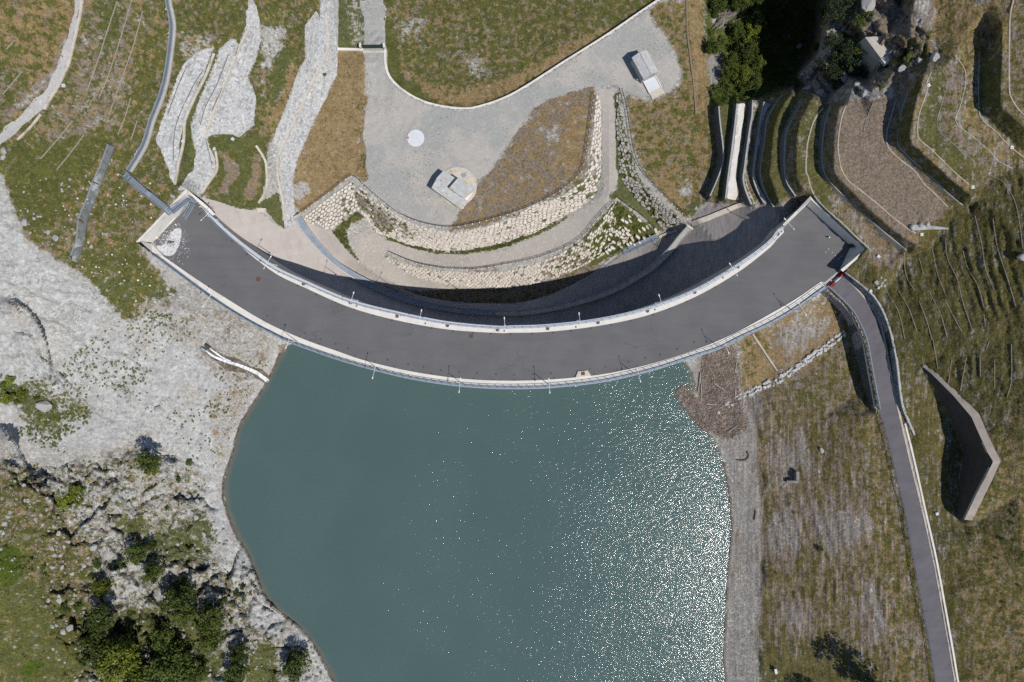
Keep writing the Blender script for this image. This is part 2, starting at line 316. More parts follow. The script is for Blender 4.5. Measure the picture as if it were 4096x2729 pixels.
wall(W1B, -11.6, W1T, -8.8); wall(W2B, -8.8, W2T, -6.9); wall(W3B, -6.9, W3T, -5.2); wall(W4B, -5.2, W4T, -4.2); wall(W5B, -4.2, W5T, -3.1)
bl(zc(G5, .2), 9); wall(W6B, .4, W6T, 1.5); bl(zc(G6, 4.5), 9)
L1 = T(3, 0, [(515, 985), (440, 1080), (400, 1180), (362, 1340), (350, 1568)]) + T(3, 1, [(372, 60), (395, 160), (450, 260), (550, 365), (700, 500), (800, 600), (945, 728)])
W7B = T(3, 0, [(545, 990), (480, 1100), (462, 1300), (458, 1450), (472, 1568)]) + T(3, 1, [(525, 120), (640, 262), (800, 402), (950, 552), (1100, 682), (1195, 737)])
W7T = T(3, 0, [(578, 978), (532, 1120), (508, 1300), (502, 1450), (520, 1568)]) + T(3, 1, [(562, 85), (650, 185), (765, 290), (905, 422), (1055, 552), (1180, 655), (1280, 732)])
G7 = T(3, 0, [(655, 985), (622, 1200), (607, 1350), (612, 1568)]) + T(3, 1, [(640, 50), (705, 120), (805, 222), (952, 372), (1102, 502), (1250, 615), (1400, 700)])
L2 = T(3, 0, [(725, 955), (680, 1080), (655, 1220), (645, 1350), (660, 1480), (682, 1568)]) + T(3, 1, [(745, 100), (850, 182), (1000, 302), (1150, 432), (1300, 545), (1362, 576)])
L3 = T(3, 0, [(965, 950), (890, 1150), (880, 1300), (890, 1400), (940, 1510), (990, 1568)]) + T(3, 1, [(1100, 90), (1230, 212), (1350, 322), (1468, 415)])
W8B = T(3, 0, [(1205, 900), (1150, 1080), (1117, 1200), (1120, 1330), (1200, 1430), (1372, 1568)]) + T(3, 1, [(1452, 112), (1552, 205), (1675, 330)])
W8M = T(3, 0, [(1290, 850), (1240, 1000), (1205, 1170), (1200, 1320), (1280, 1420), (1440, 1568)]) + T(3, 1, [(1552, 100), (1650, 200), (1790, 318)])
G8 = T(3, 0, [(1430, 705), (1372, 900), (1322, 1100), (1307, 1290), (1400, 1382), (1600, 1568)]) + T(3, 1, [(1750, 132), (1862, 222)])
L4 = T(3, 0, [(1502, 668), (1462, 760), (1460, 850), (1392, 1050), (1375, 1200), (1400, 1290), (1500, 1372), (1700, 1568)]) + T(3, 1, [(1850, 132)])
L5 = T(3, 0, [(1578, 610), (1650, 750), (1600, 950), (1555, 1110), (1572, 1190), (1645, 1275), (1800, 1400), (1920, 1510)])
L6 = T(3, 0, [(1722, 510), (1810, 640), (1815, 780), (1770, 970), (1725, 1090), (1760, 1160), (1900, 1270), (2050, 1400), (2105, 1472), (2250, 1550)])
L7 = T(3, 0, [(1945, 545), (1938, 750), (1942, 1000), (1972, 1100), (2100, 1212), (2220, 1342), (2360, 1450)])
G9B = T(3, 0, [(2090, 330), (1985, 530), (1975, 800), (1980, 1050), (2090, 1160), (2354, 1400)])
G9 = T(3, 0, [(2150, 200), (2145, 600), (2140, 950), (2200, 1030), (2354, 1165)])
L8 = T(3, 0, [(2258, 0), (2225, 200), (2220, 780), (2240, 900), (2300, 1000), (2360, 1062)])
bl(zc(L1, 4.5), 14); wall(W7B, 4.5, W7T, 5.5); bl(zc(G7, 8.5), 9); bl(zc(L2, 8.6), 14); bl(zc(L3, 9), 20)
bl(zc(W8B, 9.3), 10); bl(zc(W8M, 10.3), 10); TER.append((W8B, 9.3, W8M, 10.3)); bl(zc(G8, 14), 10); bl(zc(L4, 14), 20); bl(zc(L5, 14), 25); bl(zc(L6, 14.3), 25); bl(zc(L7, 14.4), 20); bl(zc(G9B, 14.5), 10); bl(zc(G9, 18.4), 10); bl(zc(L8, 18.5), 25)
bl(O([(2750, -340, 26), (2750, 300, 25), (2750, 900, 24), (2750, 1500, 14), (2750, 1960, 10)]), 100)
# gorge and knoll
bl(T(3, 0, [(700, -400, 2), (650, 0, 0), (600, 180, -1), (535, 290, -1.5), (520, 500, -3), (400, 600, -6), (290, 700, -8), (330, 780, -9), (430, 850, -6)]), 22)
bl(T(3, 0, [(480, -400, -25), (420, 0, -25), (400, 250, -25.5), (350, 450, -25.5), (240, 680, -23), (270, 800, -18)]), 22)
bl(T(3, 0, [(200, -400, -25), (150, 0, -25), (130, 300, -25.5), (60, 550, -24), (60, 720, -20), (100, 830, -13)]), 30)
bl(T(2, 0, [(1600, -400, -12), (1650, 0, -12.4), (1740, 120, -13), (1760, 400, -13), (1820, 700, -12.8), (1830, 960, -11.8)]), 30)
sp(T(2, 0, [(2000, 100, -18), (2100, 300, -18.5), (2150, 500, -17), (2200, 700, -15.5), (2000, 850, -12.6), (2250, 850, -13)]), 40)
bl(T(3, 0, [(880, 330, 4), (900, 345, 5), (1000, 480, 5), (1075, 600, 4.6), (960, 690, 5)]), 16)
sp(T(3, 0, [(700, 330, -3), (800, 480, -2), (920, 600, -2), (900, 700, -1), (700, 600, -4), (500, 680, -5), (650, 760, -4), (560, 880, -5)]), 25)
sp(T(3, 0, [(1230, 480, 7.6), (1100, 330, 6.4), (1300, 300, 10), (900, 50, 5), (1150, 0, 8), (850, 250, 4)]), 30)
sp(T(3, 0, [(780, 780, 4), (950, 850, 7.2), (1180, 880, 9), (850, 930, 7.4), (1100, 740, 8.4), (1280, 700, 9.8), (1000, 650, 6.2), (1150, 620, 8)]), 30)
bl(T(3, 0, [(1195, 0, 6), (1235, 120, 7), (1290, 150, 8)]), 14); bl(T(3, 0, [(1345, 0, 12), (1330, 90, 11.5), (1300, 140, 10.5)]), 14)
sp(T(3, 0, [(1500, 0, 12), (1600, 200, 12), (1400, 400, 11), (1500, 520, 12), (1800, 300, 14), (2000, 100, 16), (1600, -400, 14), (2200, -400, 20)]), 40)
# east slopes and roads
sp(T(3, 1, [(1880, 340, 10.4), (1700, 420, 9.4), (1300, 780, 5.2), (2000, 120, 12.4), (940, 740, 4), (820, 850, 3.2), (720, 935, 2.6), (1000, 1000, 4.4), (1250, 760, 5.2), (1500, 720, 6.6), (1860, 400, 10.6), (1950, 250, 12.2), (2354, 100, 15.5), (2354, 700, 16), (1500, 1300, 7.6), (1900, 900, 11), (2354, 1300, 15.5), (1800, 1500, 9.8)]), 60)
EWT = T(3, 1, [(712, 935, 2.2), (800, 1000, 2.4), (900, 1082, 2.4), (1000, 1185, 2.3), (1080, 1335, 2.2), (1130, 1480, 2.1), (1150, 1568, 2)]) + T(3, 2, [(1172, 100, 1.9), (1190, 200, 1.8), (1212, 400, 1.6), (1242, 600, 1.3), (1300, 750, .9), (1352, 865, .6)])
EWB = T(3, 1, [(690, 948, .1), (770, 1030, .1), (860, 1110, .1), (955, 1225, .1), (1035, 1370, .1), (1085, 1500, .1), (1105, 1568, .1)]) + T(3, 2, [(1125, 100, .1), (1140, 200, .15), (1165, 400, .2), (1205, 590, .3), (1275, 750, .4), (1340, 870, .45)])
bl(EWT, 10); bl(EWB, 10)
RDW = T(3, 1, [(545, 1065, 0), (680, 1190, 0), (780, 1300, 0), (850, 1430, 0), (905, 1568, 0)]) + T(3, 2, [(960, 300, .1), (1020, 620, .2), (1042, 710, .3), (1090, 900, .4), (1150, 1150, .5), (1210, 1400, .6), (1252, 1568, .7)]) + T(3, 3, [(1330, 450, .9), (1425, 950, 1.1), (1482, 1250, 1.2), (1530, 1568, 1.3), (1640, 2200, 1.5)])
RDE = T(3, 1, [(690, 945, 0), (820, 1090, 0), (900, 1180, 0), (980, 1290, 0), (1040, 1420, 0), (1075, 1568, 0)]) + T(3, 2, [(1120, 250, .1), (1180, 540, .2), (1240, 800, .3), (1310, 1100, .5), (1380, 1380, .6), (1425, 1568, .7)]) + T(3, 3, [(1520, 420, .9), (1600, 850, 1.1), (1680, 1300, 1.2), (1725, 1568, 1.3), (1840, 2200, 1.5)])
bl(RDW, 14); bl(RDE, 14)
WWT = T(3, 1, [(520, 1085, -.2), (700, 1232, -.2), (800, 1352, -.2), (850, 1470, -.2), (885, 1568, -.1)]) + T(3, 2, [(920, 200, 0), (960, 400, .1), (1006, 645, .2)])
WWB = T(3, 1, [(488, 1115, -2.6), (620, 1245, -4), (720, 1375, -4.2), (762, 1480, -4.3), (785, 1568, -4.3)]) + T(3, 2, [(840, 250, -4.2), (900, 480, -3.4), (945, 590, -2), (1000, 668, 0)])
bl(WWT, 10); bl(WWB, 10)
bl(T(3, 2, [(1035, 740, .1), (1085, 950, .2), (1200, 1420, .4)])+T(3, 3, [(1300, 450, .6), (1450, 1250, 1), (1500, 1568, 1.1), (1600, 2200, 1.3)]), 25)
bl(T(2, 2, [(2120, 100, -7), (2200, 500, -7.6), (2210, 700, -7.4), (2260, 950, -7.2), (2285, 1250, -7.2), (2290, 1568, -7.2)]) + T(2, 3, [(2300, 350, -7.2), (2275, 900, -7.2), (2250, 1200, -7.2), (2255, 1568, -7), (2290, 2200, -7)]), 30)
sp(T(3, 1, [(0, 1500, -7), (200, 1360, -5.4), (500, 1300, -4.8), (600, 1500, -5)]), 40)
sp(T(3, 2, [(100, 200, -6.4), (600, 200, -4.6), (0, 700, -6), (500, 700, -3.6), (850, 700, -.8), (0, 1300, -6), (500, 1300, -3.4), (900, 1300, -.8)]), 60)
sp(T(3, 3, [(0, 600, -6), (500, 600, -3.4), (1000, 600, -.8), (0, 1300, -6), (600, 1300, -3), (1200, 1300, 0), (300, 2200, -4.5)]), 60)
BWT = T(3, 2, [(1420, 235, 3.4), (1500, 300, 4.2), (1700, 500, 5.8), (1870, 700, 7.4), (1950, 880, 8), (2020, 1030, 8.6), (2070, 1110, 9), (1990, 1270, 8), (1920, 1400, 7), (1840, 1568, 5.6)]) + T(3, 3, [(1805, 75, 4.4)])
BWB = T(3, 2, [(1420, 240, 3), (1480, 400, 2), (1560, 560, 1.6), (1650, 715, 1.3), (1720, 830, 1.2), (1770, 950, 1.1), (1800, 1010, 1.1), (1785, 1130, 1.1), (1770, 1270, 1.15), (1752, 1450, 1.2), (1742, 1568, 1.3)]) + T(3, 3, [(1740, 70, 1.5)])
bl(BWB, 9)
bwo = T(3, 2, [(1440, 215, 3.6), (1560, 300, 5), (1760, 490, 6.4), (1940, 670, 7.9), (2020, 860, 8.5), (2090, 1010, 9), (2140, 1100, 9.3), (2060, 1280, 8.4), (1990, 1420, 7.4), (1920, 1568, 6)]) + T(3, 3, [(1875, 85, 4.8)])
bl(bwo, 9)
bl(T(3, 3, [(1730, 110, 1.6), (1800, 125, 2.1), (1890, 125, 3.)]), 10); sp(T(3, 2, [(1360, 300, 2), (1400, 900, 1), (1500, 1300, 1.1)])+T(3, 3, [(1560, 200, 1.5), (1700, 600, 2), (1850, 300, 4), (1800, 1300, 2.2), (2000, 600, 5), (2354, 500, 8), (2354, 1500, 6), (2000, 1500, 3.6), (2354, 2200, 6), (1950, 2200, 3)]), 60)
sp(T(3, 2, [(1300, 100, 3), (1350, 500, 1.4), (1700, 100, 7), (2000, 400, 9.6), (2354, 200, 14), (2354, 900, 12), (2300, 1400, 9.5), (2000, 100, 10.6)]), 60)
P = np.vstack([p[:, :3] for p in PTS])
keep, cells = [], {}
for i in range(len(P)):
    k = (int(P[i, 0]//4), int(P[i, 1]//4))
    if k in cells: continue
    cells[k] = 1; keep.append(i)
P = P[keep]; P[:, :2] += rng.uniform(-.02, .02, (len(P), 2))
cv, ce, cf, co_, _, _ = geometry.delaunay_2d_cdt([Vector((a, b)) for a, b in P[:, :2]], [], [], 0, 1e-4)
zi = np.array([P[o[0], 2] if o else 0 for o in co_]); cx = np.array([(a[0], a[1]) for a in cv])
GS = 6.0; U0, V0 = -660.0, -480.0; NU, NV = 900, 615
gu = U0+GS*np.arange(NU); gv = V0+GS*np.arange(NV); GU, GV = np.meshgrid(gu, gv)
Z = np.full((NV, NU), np.nan)
for f in cf:
    a, b, c = cx[f[0]], cx[f[1]], cx[f[2]]; za, zb, zcc = zi[f[0]], zi[f[1]], zi[f[2]]
    i0 = max(0, int(math.ceil((min(a[0], b[0], c[0])-U0)/GS))); i1 = min(NU-1, int((max(a[0], b[0], c[0])-U0)/GS))
    j0 = max(0, int(math.ceil((min(a[1], b[1], c[1])-V0)/GS))); j1 = min(NV-1, int((max(a[1], b[1], c[1])-V0)/GS))
    if i1 < i0 or j1 < j0: continue
    uu, vv = GU[j0:j1+1, i0:i1+1], GV[j0:j1+1, i0:i1+1]
    d = (b[1]-c[1])*(a[0]-c[0])+(c[0]-b[0])*(a[1]-c[1])
    if abs(d) < 1e-9: continue
    l0 = ((b[1]-c[1])*(uu-c[0])+(c[0]-b[0])*(vv-c[1]))/d; l1 = ((c[1]-a[1])*(uu-c[0])+(a[0]-c[0])*(vv-c[1]))/d
    l2 = 1-l0-l1; ok = (l0 >= -1e-6) & (l1 >= -1e-6) & (l2 >= -1e-6)
    Z[j0:j1+1, i0:i1+1][ok] = (l0*za+l1*zb+l2*zcc)[ok]
for _ in range(200):                                    # fill outside the hull
    bad = np.isnan(Z)
    if not bad.any(): break
    Q = np.pad(Z, 1, constant_values=np.nan); S = np.stack([Q[:-2, 1:-1], Q[2:, 1:-1], Q[1:-1, :-2], Q[1:-1, 2:]])
    with np.errstate(all='ignore'):
        import warnings; warnings.simplefilter('ignore'); m = np.nanmean(S, 0)
    Z[bad] = m[bad]
Z = np.nan_to_num(Z, nan=0.0)
def blur(A, r):
    r = int(r)
    if r < 1: return A
    for ax in (0, 1):
        Q = np.pad(A, [(r+1, r) if k == ax else (0, 0) for k in (0, 1)], mode='edge').cumsum(ax)
        A = (np.take(Q, range(2*r+1, Q.shape[ax]), ax)-np.take(Q, range(0, Q.shape[ax]-2*r-1), ax))/(2*r+1)
    return A
def inside(poly):
    poly = np.array([p[:2] for p in poly]); m = np.zeros((NV, NU), bool)
    i0 = max(0, int((poly[:, 0].min()-U0)/GS)); i1 = min(NU, int((poly[:, 0].max()-U0)/GS)+2)
    j0 = max(0, int((poly[:, 1].min()-V0)/GS)); j1 = min(NV, int((poly[:, 1].max()-V0)/GS)+2)
    if i1 <= i0 or j1 <= j0: return m
    uu, vv = GU[j0:j1, i0:i1], GV[j0:j1, i0:i1]; r = np.zeros(uu.shape, bool); n = len(poly)
    for k in range(n):
        (x0, y0), (x1, y1) = poly[k], poly[(k+1) % n]
        if y0 == y1: continue
        r ^= ((y0 > vv) != (y1 > vv)) & (uu < (x1-x0)*(vv-y0)/(y1-y0)+x0)
    m[j0:j1, i0:i1] = r; return m
def soft(poly, feather): return blur(blur(inside(poly).astype(float), feather/GS), feather/GS)
def segdist(pl):
    D = np.full((NV, NU), 1e9); S = np.zeros((NV, NU))
    pl = np.array(pl)
    for a, b in zip(pl[:-1, :2], pl[1:, :2]):
        d = b-a; L = d@d
        t = np.clip(((GU-a[0])*d[0]+(GV-a[1])*d[1])/L, 0, 1)
        dd = np.hypot(GU-a[0]-t*d[0], GV-a[1]-t*d[1]); s = d[0]*(GV-a[1])-d[1]*(GU-a[0])
        m = dd < D; D[m] = dd[m]; S[m] = s[m]
    return D, np.sign(S)
def vnoise(scale, octv=4, seed=0, gain=.5):
    r = np.random.default_rng(seed); out = np.zeros((NV, NU)); amp = 1; tot = 0
    for o in range(octv):
        n = r.normal(size=(int(NV*GS/scale)+4, int(NU*GS/scale)+4))
        x = (GU-U0)/scale; y = (GV-V0)/scale; xi = x.astype(int); yi = y.astype(int); fx = x-xi; fy = y-yi; fx = fx*fx*(3-2*fx); fy = fy*fy*(3-2*fy)
        out += amp*((n[yi, xi]*(1-fx)+n[yi, xi+1]*fx)*(1-fy)+(n[yi+1, xi]*(1-fx)+n[yi+1, xi+1]*fx)*fy); tot += amp*amp
        amp *= gain; scale /= 2
        if scale < GS: break
    return out/math.sqrt(tot)
def worley(cell, seed, stretch=1.0):
    r = np.random.default_rng(seed); nx = int(NU*GS/cell)+4; ny = int(NV*GS/cell*stretch)+4
    px = r.uniform(0, 1, (ny, nx)); py = r.uniform(0, 1, (ny, nx)); hv = r.normal(size=(ny, nx)); ta = r.normal(size=(ny, nx, 2))
    wx = (GU-U0)/cell+1+.25*vnoise(cell, 2, seed+1); wy = (GV-V0)/cell*stretch+1+.25*vnoise(cell, 2, seed+2)
    xi = wx.astype(int); yi = wy.astype(int); B1 = np.full(wx.shape, 9.); B2 = B1.copy(); hh = np.zeros(wx.shape)
    for a in (-1, 0, 1):
        for b in (-1, 0, 1):
            X = np.clip(xi+a, 0, nx-1); Y = np.clip(yi+b, 0, ny-1)
            dx = X+px[Y, X]-wx; dy = Y+py[Y, X]-wy; d = np.hypot(dx, dy)
            h = hv[Y, X]+ta[Y, X, 0]*dx*.8+ta[Y, X, 1]*dy*.8
            n1 = d < B1; B2 = np.where(n1, B1, np.minimum(B2, d)); hh = np.where(n1, h, hh); B1 = np.where(n1, d, B1)
    return hh, B2-B1
# rock relief
ROCKSW = soft(O([(-400, 960), (60, 1060), (200, 1065), (330, 1040), (420, 1060), (500, 1100), (512, 1160), (520, 1240), (575, 1290), (600, 1370), (720, 1480), (760, 1600), (600, 1960), (200, 1960), (120, 1500), (100, 1300), (-60, 1250), (-400, 1250)]), 40)
ROCKW = soft(O([(-400, 380), (20, 420), (60, 560), (170, 640), (290, 720), (320, 800), (220, 900), (140, 930), (0, 960), (-400, 960)]), 40)
ROCKNE = soft(O([(1880, -300), (2100, -300), (2110, 60), (2160, 130), (2000, 230), (1900, 235), (1850, 190)]), 25)
SCREE = soft(O([(-100, 800), (250, 680), (420, 690), (650, 770), (620, 850), (520, 1060), (480, 1090), (300, 1040), (0, 1000)]), 50)
h1, e1 = worley(95, 3); h2, e2 = worley(38, 5); h3, e3 = worley(60, 8, 1.8)
crack = lambda e, w: -np.clip(1-e/w, 0, 1)
mod = np.clip(.55+.5*vnoise(260, 2, 77), 0, 1.2)
h4, e4 = worley(26, 31, 1.4)
Z += ROCKSW*mod*(1.05*h1+.45*h2+.18*h4+1.2*crack(e1, .12)+.5*crack(e2, .16)+.14*vnoise(24, 2, 4))
Z += ROCKW*(.10*h3+crack(e3, .06)*.45*np.clip(vnoise(300, 2, 9)+.1, 0, 1)+.14*vnoise(120, 4, 6)+.09*vnoise(24, 2, 7))
Z += ROCKNE*(.45*h1+.3*h2+.5*crack(e1, .1)+.2*vnoise(24, 2, 11))
Z += SCREE*(.12*vnoise(60, 4, 12)+.10*h2+.05*rng.normal(size=(NV, NU)))
def fault(pl, h, L, side=1):
    global Z
    P = resample(pl, step=10); P[:, :2] += np.cumsum(rng.normal(0, 2.2, (len(P), 2)), 0)*.6+rng.normal(0, 2.5, (len(P), 2))
    D, S = segdist(P)
    e = np.minimum(np.hypot(GU-P[0, 0], GV-P[0, 1]), np.hypot(GU-P[-1, 0], GV-P[-1, 1]))
    Z += h*np.exp(-D/L)*(S*side > 0)*np.clip(e/60, 0, 1)
fault(O([(0, 682), (30, 695), (60, 715), (85, 745), (110, 800), (128, 850)]), 2.2, 90, 1)
fault(T(0, 1, [(0, 1195), (120, 1235), (190, 1310), (290, 1350)]), 1.6, 60, 1)
fault(T(0, 2, [(350, 60), (370, 150), (440, 190), (500, 290)]), 1.6, 60, 1)
fault(T(0, 1, [(100, 1450), (150, 1510), (250, 1520), (330, 1568)]), 1.4, 50, 1)
fault(T(0, 2, [(0, 760), (50, 880), (140, 960), (190, 1060)]), 4.5, 60, 1)
fault(T(0, 2, [(20, 1090), (110, 1150), (200, 1170)]), 3.2, 50, 1)
fault(T(0, 2, [(190, 1270), (300, 1270), (400, 1220), (490, 1190)]), 2.8, 45, 1)
fault(T(0, 2, [(220, 1310), (330, 1340), (440, 1350), (460, 1420)]), 2.4, 50, 1)
fault(T(0, 2, [(880, 1330), (1000, 1330), (1060, 1280), (1130, 1330)]), 1.8, 40, 1)
fault(T(0, 2, [(1480, 1090), (1580, 1110), (1650, 1090), (1700, 1100)]), 2.2, 40, 1)
fault(T(0, 2, [(1770, 1290), (1840, 1390), (1900, 1370)]), 1.8, 30, 1)
fault(T(0, 3, [(940, 440), (1010, 540), (1100, 500), (1170, 540)]), 2.6, 40, 1)
fault(T(0, 3, [(1060, 600), (1150, 580), (1210, 610)]), 2.0, 30, 1); fault(T(0, 3, [(690, 720), (800, 710), (860, 690)]), 1.8, 30, 1)
fault(T(0, 3, [(1140, 1040), (1200, 990), (1260, 1050)]), 2.2, 30, 1); fault(T(0, 3, [(1680, 360), (1780, 320), (1840, 400)]), 1.8, 40, 1)
fault(T(0, 3, [(250, 510), (300, 520), (330, 580)]), 1.8, 25, 1); fault(T(0, 3, [(430, 620), (500, 600), (540, 640)]), 1.6, 25, 1)
fault(T(0, 3, [(2240, 560), (2300, 545), (2354, 560)])+T(1, 3, [(60, 850), (150, 920), (240, 980)]), 1.5, 30, 1)
fault(T(0, 3, [(1020, 900), (1090, 870), (1120, 900)]), 1.5, 25, 1); fault(T(0, 3, [(800, 90), (860, 75), (960, 50)]), 1.0, 30, 1)
for q, h_, L_ in ((T(0, 1, [(0, 1000), (200, 1090), (420, 1180), (600, 1260)]), .55, 30), (T(0, 1, [(300, 1350), (500, 1400), (720, 1490)]), .6, 30), (T(0, 1, [(640, 1230), (760, 1290), (920, 1320)]), .8, 26), (T(0, 2, [(1050, 100), (1200, 170), (1330, 260), (1420, 340)]), .6, 26), (T(0, 2, [(850, 640), (1000, 720), (1150, 750)]), .5, 26), (T(0, 1, [(40, 480), (110, 540), (130, 640)]), .9, 30), (T(0, 1, [(260, 600), (330, 660), (420, 690)]), .6, 24), (T(0, 2, [(120, 60), (230, 120), (260, 230), (330, 260)]), .9, 30), (T(0, 2, [(380, 380), (470, 430), (590, 450)]), .7, 25), (T(0, 2, [(1000, 860), (1080, 900), (1180, 890)]), .6, 22), (T(0, 1, [(420, 1080), (600, 1130), (850, 1160)]), .45, 24)): fault(q, h_, L_, 1)
GRASSY = soft(O([(1550, -300), (2800, -300), (2800, 1960), (1700, 1960), (1700, 1000), (1900, 700), (1620, 300)]), 40)
def vstretch(su, sv, seed):
    r = np.random.default_rng(seed); n = r.normal(size=(int(NV*GS/sv)+3, int(NU*GS/su)+3)); x = (GU-U0)/su; y = (GV-V0)/sv; xi = x.astype(int); yi = y.astype(int); fx = x-xi; fy = y-yi; fx = fx*fx*(3-2*fx); fy = fy*fy*(3-2*fy)
    return (n[yi, xi]*(1-fx)+n[yi, xi+1]*fx)*(1-fy)+(n[yi+1, xi]*(1-fx)+n[yi+1, xi+1]*fx)*fy
HILL = soft(O([(1930, 640), (2040, 540), (2200, 440), (2400, 330), (2800, 330), (2800, 1100), (2300, 950), (2150, 870), (2080, 950), (2050, 900), (1990, 700)]), 40)
Z += GRASSY*(.045*rng.normal(size=(NV, NU))+.05*vnoise(40, 3, 21)+.10*vnoise(200, 2, 22))+HILL*(.05*vstretch(22, 60, 61)+.03*vstretch(11, 26, 62)+.03*rng.normal(size=(NV, NU))+.10*np.sin(2*math.pi*(GU-.30*GV+16*vnoise(170, 3, 71))/44)*np.clip(.6+.5*vnoise(130, 2, 72), 0, 1.3))
Z += soft(O([(1690, 870), (2020, 980), (2120, 1600), (1740, 1600)]), 30)*(.05*vstretch(10, 160, 63)+.03*rng.normal(size=(NV, NU))+.10*np.sin(2*math.pi*(GU-.30*GV+16*vnoise(170, 3, 71))/44)*np.clip(.6+.5*vnoise(130, 2, 72), 0, 1.3))
Z += soft(O([(-400, -300), (1000, -300), (1500, 0), (700, 500), (430, 440), (300, 560), (-400, 500)]), 40)*(.05*rng.normal(size=(NV, NU))+.06*vnoise(50, 3, 23)+.10*vnoise(250, 2, 24))
# keep the lake inside its shore line
LAKE = inside(SHL+SHR[::-1])
FAR = blur(LAKE.astype(float), 3)
Z = np.where(LAKE & (GV > 1330), np.minimum(Z, ZW-.02-2.0*np.clip(FAR-.5, 0, .5)), Z)
NEAR = (~LAKE) & (GV > 1450) & (GU > 850) & (GU < 3000)
Z = np.where(NEAR & (Z < ZW+.12), ZW+.12, Z)
ZS = Z.copy()
def hgt(u, v):
    x = min(max((u-U0)/GS, 0), NU-1.001); y = min(max((v-V0)/GS, 0), NV-1.001); i, j = int(x), int(y); fx, fy = x-i, y-j
    return float((ZS[j, i]*(1-fx)+ZS[j, i+1]*fx)*(1-fy)+(ZS[j+1, i]*(1-fx)+ZS[j+1, i+1]*fx)*fy)
def gat(u, v, dz=0): return at(u, v, hgt(u, v)+dz)
def wat(x, y):                                           # ground height under a place in the world
    z = 0.
    for _ in range(4): u, v = inv((x, y, z)); z = hgt(u, v)
    return z
CARVE = np.zeros((NV, NU))
def carve(poly, d=.35): CARVE[:] = np.maximum(CARVE, d*(blur(inside(poly).astype(float), 1) > .999))
def sheet(name, poly, mat, dz=.03, step=14, zf=None, smooth_out=None, jitter=0, cut=.4, skirt=.25, **kw):
    P = resample(list(poly)+[poly[0]], step=min(step, 9), smooth=bool(smooth_out))[:-1, :2]
    if jitter: P = P+normals2(np.vstack([P]))*(np.convolve(rng.normal(0, jitter, len(P)+4), np.ones(5)/2.2, 'valid')[:, None])
    n = len(P); x0, y0 = P.min(0); x1, y1 = P.max(0); pts = [Vector(p) for p in P]
    gx, gy = np.meshgrid(np.arange(x0+step/2, x1, step), np.arange(y0+step/2, y1, step)); G = np.stack([gx.ravel(), gy.ravel()], 1)
    ins = np.zeros(len(G), bool); mind = np.full(len(G), 1e9)
    for k in range(n):
        (ax, ay), (bx, by) = P[k], P[(k+1) % n]
        mind = np.minimum(mind, np.hypot(G[:, 0]-ax, G[:, 1]-ay))
        if ay != by: ins ^= ((ay > G[:, 1]) != (by > G[:, 1])) & (G[:, 0] < (bx-ax)*(G[:, 1]-ay)/(by-ay)+ax)
    G = G[ins & (mind > step*.45)]; pts += [Vector(g) for g in G]
    v, e, f, ov, _, _ = geometry.delaunay_2d_cdt(pts, [], [tuple(range(n))], 1, 1e-3)
    mb = MB()
    for p in v:
        z = (hgt(p[0], p[1]) if zf is None else zf(p[0], p[1]))+dz; mb.v.append(tuple(at(p[0], p[1], z)))
    mb.f = [tuple(reversed(q)) for q in f]
    rim = [next((i for i, oo in enumerate(ov) if k in oo), None) for k in range(n)]
    for k in range(n):
        a, b = rim[k], rim[(k+1) % n]
        if a is None or b is None or a == b: continue
        i = len(mb.v); A, B = mb.v[a], mb.v[b]; mb.v += [(A[0], A[1], A[2]-skirt), (B[0], B[1], B[2]-skirt)]; mb.f.append((a, b, i+1, i))
    if cut: carve(poly, cut)
    return mk(name, mb, mat, **kw)
def strip(pts, w, dz=.05, step=14, h=None, down=.3, smooth=True, zf=None, caps=True):
    """a solid band following the ground: w metres wide, its top dz above the ground"""
    P = resample([p[:2] for p in pts], step=step, smooth=smooth); N = normals2(P); mb = MB(); W_ = w if isinstance(w, (list, tuple)) else (w, w)
    L = [[], [], [], []]
    for k, (p, n) in enumerate(zip(P, N)):
        z = (hgt(*p) if zf is None else zf(k/(len(P)-1)))+dz; c = at(p[0], p[1], z); d = Vector((n[0], -n[1], 0)); ww = W_[0]+(W_[1]-W_[0])*k/(len(P)-1)
        a, b = c+d*ww/2, c-d*ww/2
        for q, s in zip((a, b, b-Vector((0, 0, down)), a-Vector((0, 0, down))), L): s.append(q)
    mb.loft(L, closed=True, caps=caps); return mb
# ================================================================ WHAT COVERS THE GROUND
C = {k: np.zeros((NV, NU)) for k in 'GDSRLPTB'}       # green grass, dry grass, brown soil, pale rock, lush growth, white stones, tufts, striped bank
def paint(poly, feather=30, **kw):
    m = soft(poly, feather)
    for k, v in kw.items(): C[k] = C[k]*(1-m)+v*m
OUT = lambda *p: O(list(p))
EAST = O([(1600, -300), (2800, -300), (2800, 1960), (1700, 1960), (1700, 1000), (1650, 850), (1880, 690), (1950, 600), (1860, 470), (1600, 480)])
paint(EAST, 20, G=.50, D=.42, S=.68, B=.6)
paint(O([(1900, 620), (2400, 300), (2800, 300), (2800, 1960), (2200, 1960), (2100, 1300), (2000, 800)]), 40, G=.60, D=.42, S=.62, B=1)
paint(O([(2000, 600), (2350, 420), (2353, 900), (2180, 960), (2080, 800)]), 50, G=.66, S=.62, D=.42, B=1)
paint(O([(2210, 1050), (2400, 900), (2400, 1600), (2220, 1600), (2190, 1250)]), 40, D=.58, G=.52, S=.6, B=.5)
paint(O([(1720, 980), (1960, 940), (2010, 960), (2100, 1300), (2130, 1600), (1750, 1600)]), 25, G=.52, D=.40, S=.72, B=1)
